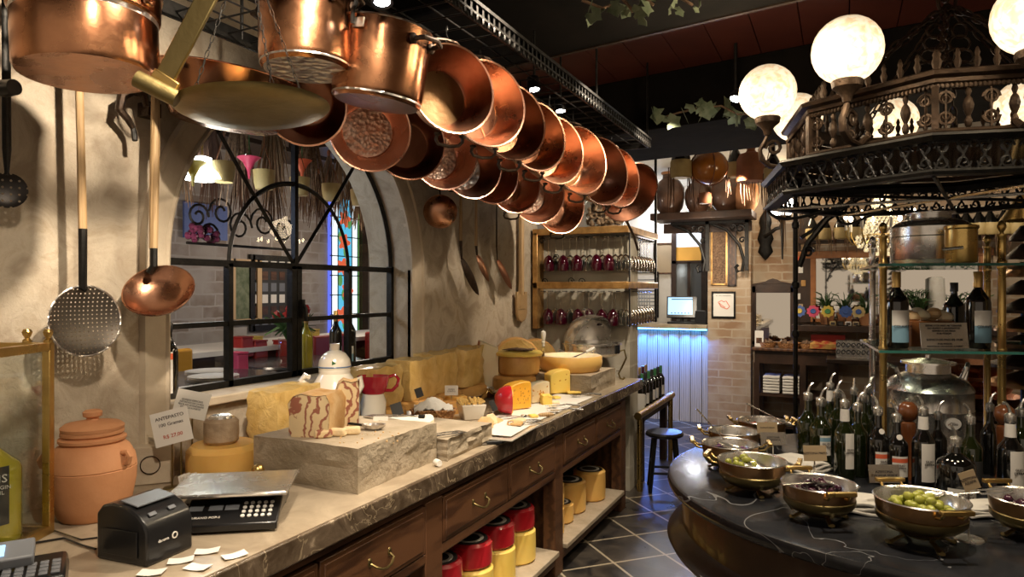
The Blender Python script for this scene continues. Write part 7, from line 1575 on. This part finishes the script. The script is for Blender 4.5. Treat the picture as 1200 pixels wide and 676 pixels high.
# flower lamp
p = wp(237,204,-3.2); t = thing('flower_lamp','white flower shaped glass ceiling lamp glowing behind the window','lamp',tuple(p)); MB().lathe([(.02,.10),(.05,.09),(.06,.04),(.10,0),(.11,-.03),(.0,-.02)],12,wob=.04).build('glass_shade', mk('lamp_cool',(.9,.9,.9),.4,emis=(.97,1,.95),es=6), t)
for k in range(5): a = 2*PI*k/5; MB().lathe([(.01,.05),(.03,.03),(.045,0),(0,0)],10,mv(.08*math.cos(a),.08*math.sin(a),-.03)).build('petal_shade', M['lamp_cool'], t)
MB().tube([(0,0,.1),(0,0,2.99-p.z)],.006).build('stem', M['brass'], t)
point('flower_lamp_light',tuple(p+Vector((0,0,-.25))),9,c=(.95,1,.95),r=.1)
# room furniture
def rtable(label,x,y,r,h=.92,m='marble_black'):
    t = thing('round_table',label,'table',(x,y,0)); MB().lathe([(0,h-.03),(r,h-.03),(r+.01,h-.015),(r,h),(0,h)],36).build('tabletop', M[m], t); MB().lathe([(.22,0),(.2,.03),(.05,.08),(.045,h-.1),(.12,h-.03)],20).build('pedestal', M['wood_dark'], t)
rtable('round grey topped table nearest the window with white plates',-3.35,2.85,.40,1.08); rtable('round table in the far room holding glass jars',-3.9,4.2,.48,1.02); rtable('glass topped table beside the stained glass panel',-3.4,5.15,.38,1.04,'steel')
for (x,y,l) in ((-3.14,2.70,'stack of white plates on the table nearest the window'),(-3.36,2.86,'second stack of white plates farther from the window')):
    t = thing('plate_stack',l,'plates',(x,y,1.081)); [MB().lathe([(0,0),(.07,0),(.13,.015),(.135,.018),(.07,.008),(0,.008)],24,mv(0,0,.009*k)).build('plate', M['ceramic'], t) for k in range(3)]
def chair(label,x,y,rz,m):
    t = thing('yellow_chair' if m=='yellowp' else 'dining_chair',label,'chair',(x,y,0),rz); MB().bb(-.24,.24,-.24,.24,.42,.5).build('seat', M[m], t, bevel=.02); MB().bb(-.24,.24,.20,.27,.5,1.16).build('backrest', M[m], t, bevel=.02)
    for sx_ in (-.2,.2):
        for sy_ in (-.2,.2): MB().tube([(sx_,sy_,.42),(sx_,sy_,0)],.02).build('leg', M['wood_dark'], t)
mk('mustard',(.50,.25,.02),.6)
chair('mustard yellow upholstered chair beyond the plate table',-4.1,3.28,PI/2,'mustard'); chair('red chair in the middle of the far room',-4.15,5.1,PI/2,'red'); chair('red chair beside the glass topped table',-4.1,5.85,PI/2,'red')
for i,(u,v,X,w_,h_,m,l) in enumerate(((283,412,-4.5,.16,.16,'red','red tin on the far sideboard, first from the left'),(298,413,-4.5,.18,.14,'red','round red tin beside the first on the far sideboard'),(297,405,-4.7,.14,.12,'yellowp','yellow box behind the red tins'),(336,412,-4.4,.2,.14,'red','red box at the end of the far sideboard'),(278,440,-3.6,.12,.18,'pink','pink wrapped parcel near the window bars'),(366,405,-4.6,.12,.2,'yellowp','yellow packet leaning on red books'),(357,406,-4.7,.12,.22,'red','red packet beside the yellow packet'))):
    p = wp(u,v+6,X); t = thing('gift_box',l,'box',(p.x,p.y,p.z)); MB().box(0,0,h_/2,w_,w_*.8,h_,t=.92).build('box', M[m], t, bevel=.01); MB().box(0,0,h_+.004,w_*.95,w_*.76,.012).build('lid', M[m], t)
sbf = thing('far_sideboard','long low pale sideboard against the wall of the far room','sideboard',(-4.75,0,0)); MB().bb(-.35,.35,3.4,7.4,1.07,1.11).build('top', M['label_white'], sbf); MB().bb(-.3,.3,3.5,7.3,.1,1.07).build('body', M['wood_dark'], sbf)
t = thing('glass_vase','tall clear glass jar with red flowers and dark leaves on the far round table','vase',(-3.75,3.95,1.021)); MB().lathe([(0,0),(.10,0),(.105,.01),(.105,.2),(.10,.2)],24).build('jar', M['pane'], t); lf = MB(); rr = random.Random(5)
for k in range(16): a = rr.uniform(0,6.28); lf.tube([(0,0,.1),(.08*math.cos(a),.08*math.sin(a),.3),(.2*math.cos(a),.2*math.sin(a),.30+rr.uniform(-.1,.12))],[.004,.03,.006],n=5,fl=.2)
lf.build('leaves', M['leaf_green'], t)
for k in range(5): MB().ball((rr.uniform(-.1,.1),rr.uniform(-.1,.1),.38+rr.uniform(-.03,.05)),.04,8,wob=.15).build('flower', M['red'], t)
# pictures on the far wall
def fpic(label,u,v,w,h,fm,im,X=-5.59,grid=None):
    p = wp(u,v,X); t = thing('framed_picture',label,'picture',tuple(p)); f = MB()
    for s in (-1,1): f.bb(0,.03,s*w/2-.03,s*w/2+.03,-h/2-.03,h/2+.03); f.bb(0,.03,-w/2,w/2,s*h/2-.03,s*h/2+.03)
    f.build('frame', M[fm], t); MB().bb(0,.01,-w/2,w/2,-h/2,h/2).build('picture', M[im], t)
    if grid:
        for i in range(grid[0]):
            for j in range(grid[1]): MB().bb(.01,.014,-w/2+w*(i+.15)/grid[0],-w/2+w*(i+.8)/grid[0],-h/2+h*(j+.12)/grid[1],-h/2+h*(j+.85)/grid[1]).build('photo', M[('grey_plastic','label_white','wood')[(i*3+j*5)%3]], t)
fpic('large frame holding a grid of many small photographs in the far room',320,343,.62,.75,'iron','label_black',grid=(5,6)); fpic('green and cream picture in a light wooden frame near the photo grid',287,342,.35,.62,'wood_light','leaf'); 
t = thing('wrought_iron_scroll','black wrought iron scroll stand with grapes beside the lamp in the far room','ornament',tuple(wp(245,262,-4.4))); mb = MB()
for cx,cz,r_,f_ in ((-.1,.05,.1,1),(.12,.1,.12,-1),(.0,-.08,.09,1),(.3,.0,.13,1),(.55,.05,.14,-1),(.8,.0,.12,1)): mb.tube([(0,cx+f_*r_*(1-.75*i/18)*math.cos(i*.5),cz+r_*(1-.75*i/18)*math.sin(i*.5)) for i in range(19)],.010,n=5)
mb.tube([(0,-.2,-.16),(0,.9,-.16)],.012,n=5); mb.build('scrolls', M['iron'], t); MB().tube([(0,.35,.1),(0,.35,3.0-t.location.z)],.008).build('post', M['iron'], t)
rr = random.Random(8); mb = MB(); [mb.ball((rr.uniform(-.05,.05),rr.uniform(-.12,.12)-.05,rr.uniform(-.14,-.02)),.028,7) for _ in range(26)]; o = mb.build('grapes', M['olive_black'], t); o['kind']='stuff'
struct('wall_blue_beyond', MB().bb(-5.585,-5.56,4.45,4.95,2.08,2.42), mk('blue_wall',(.12,.18,.45),.6))
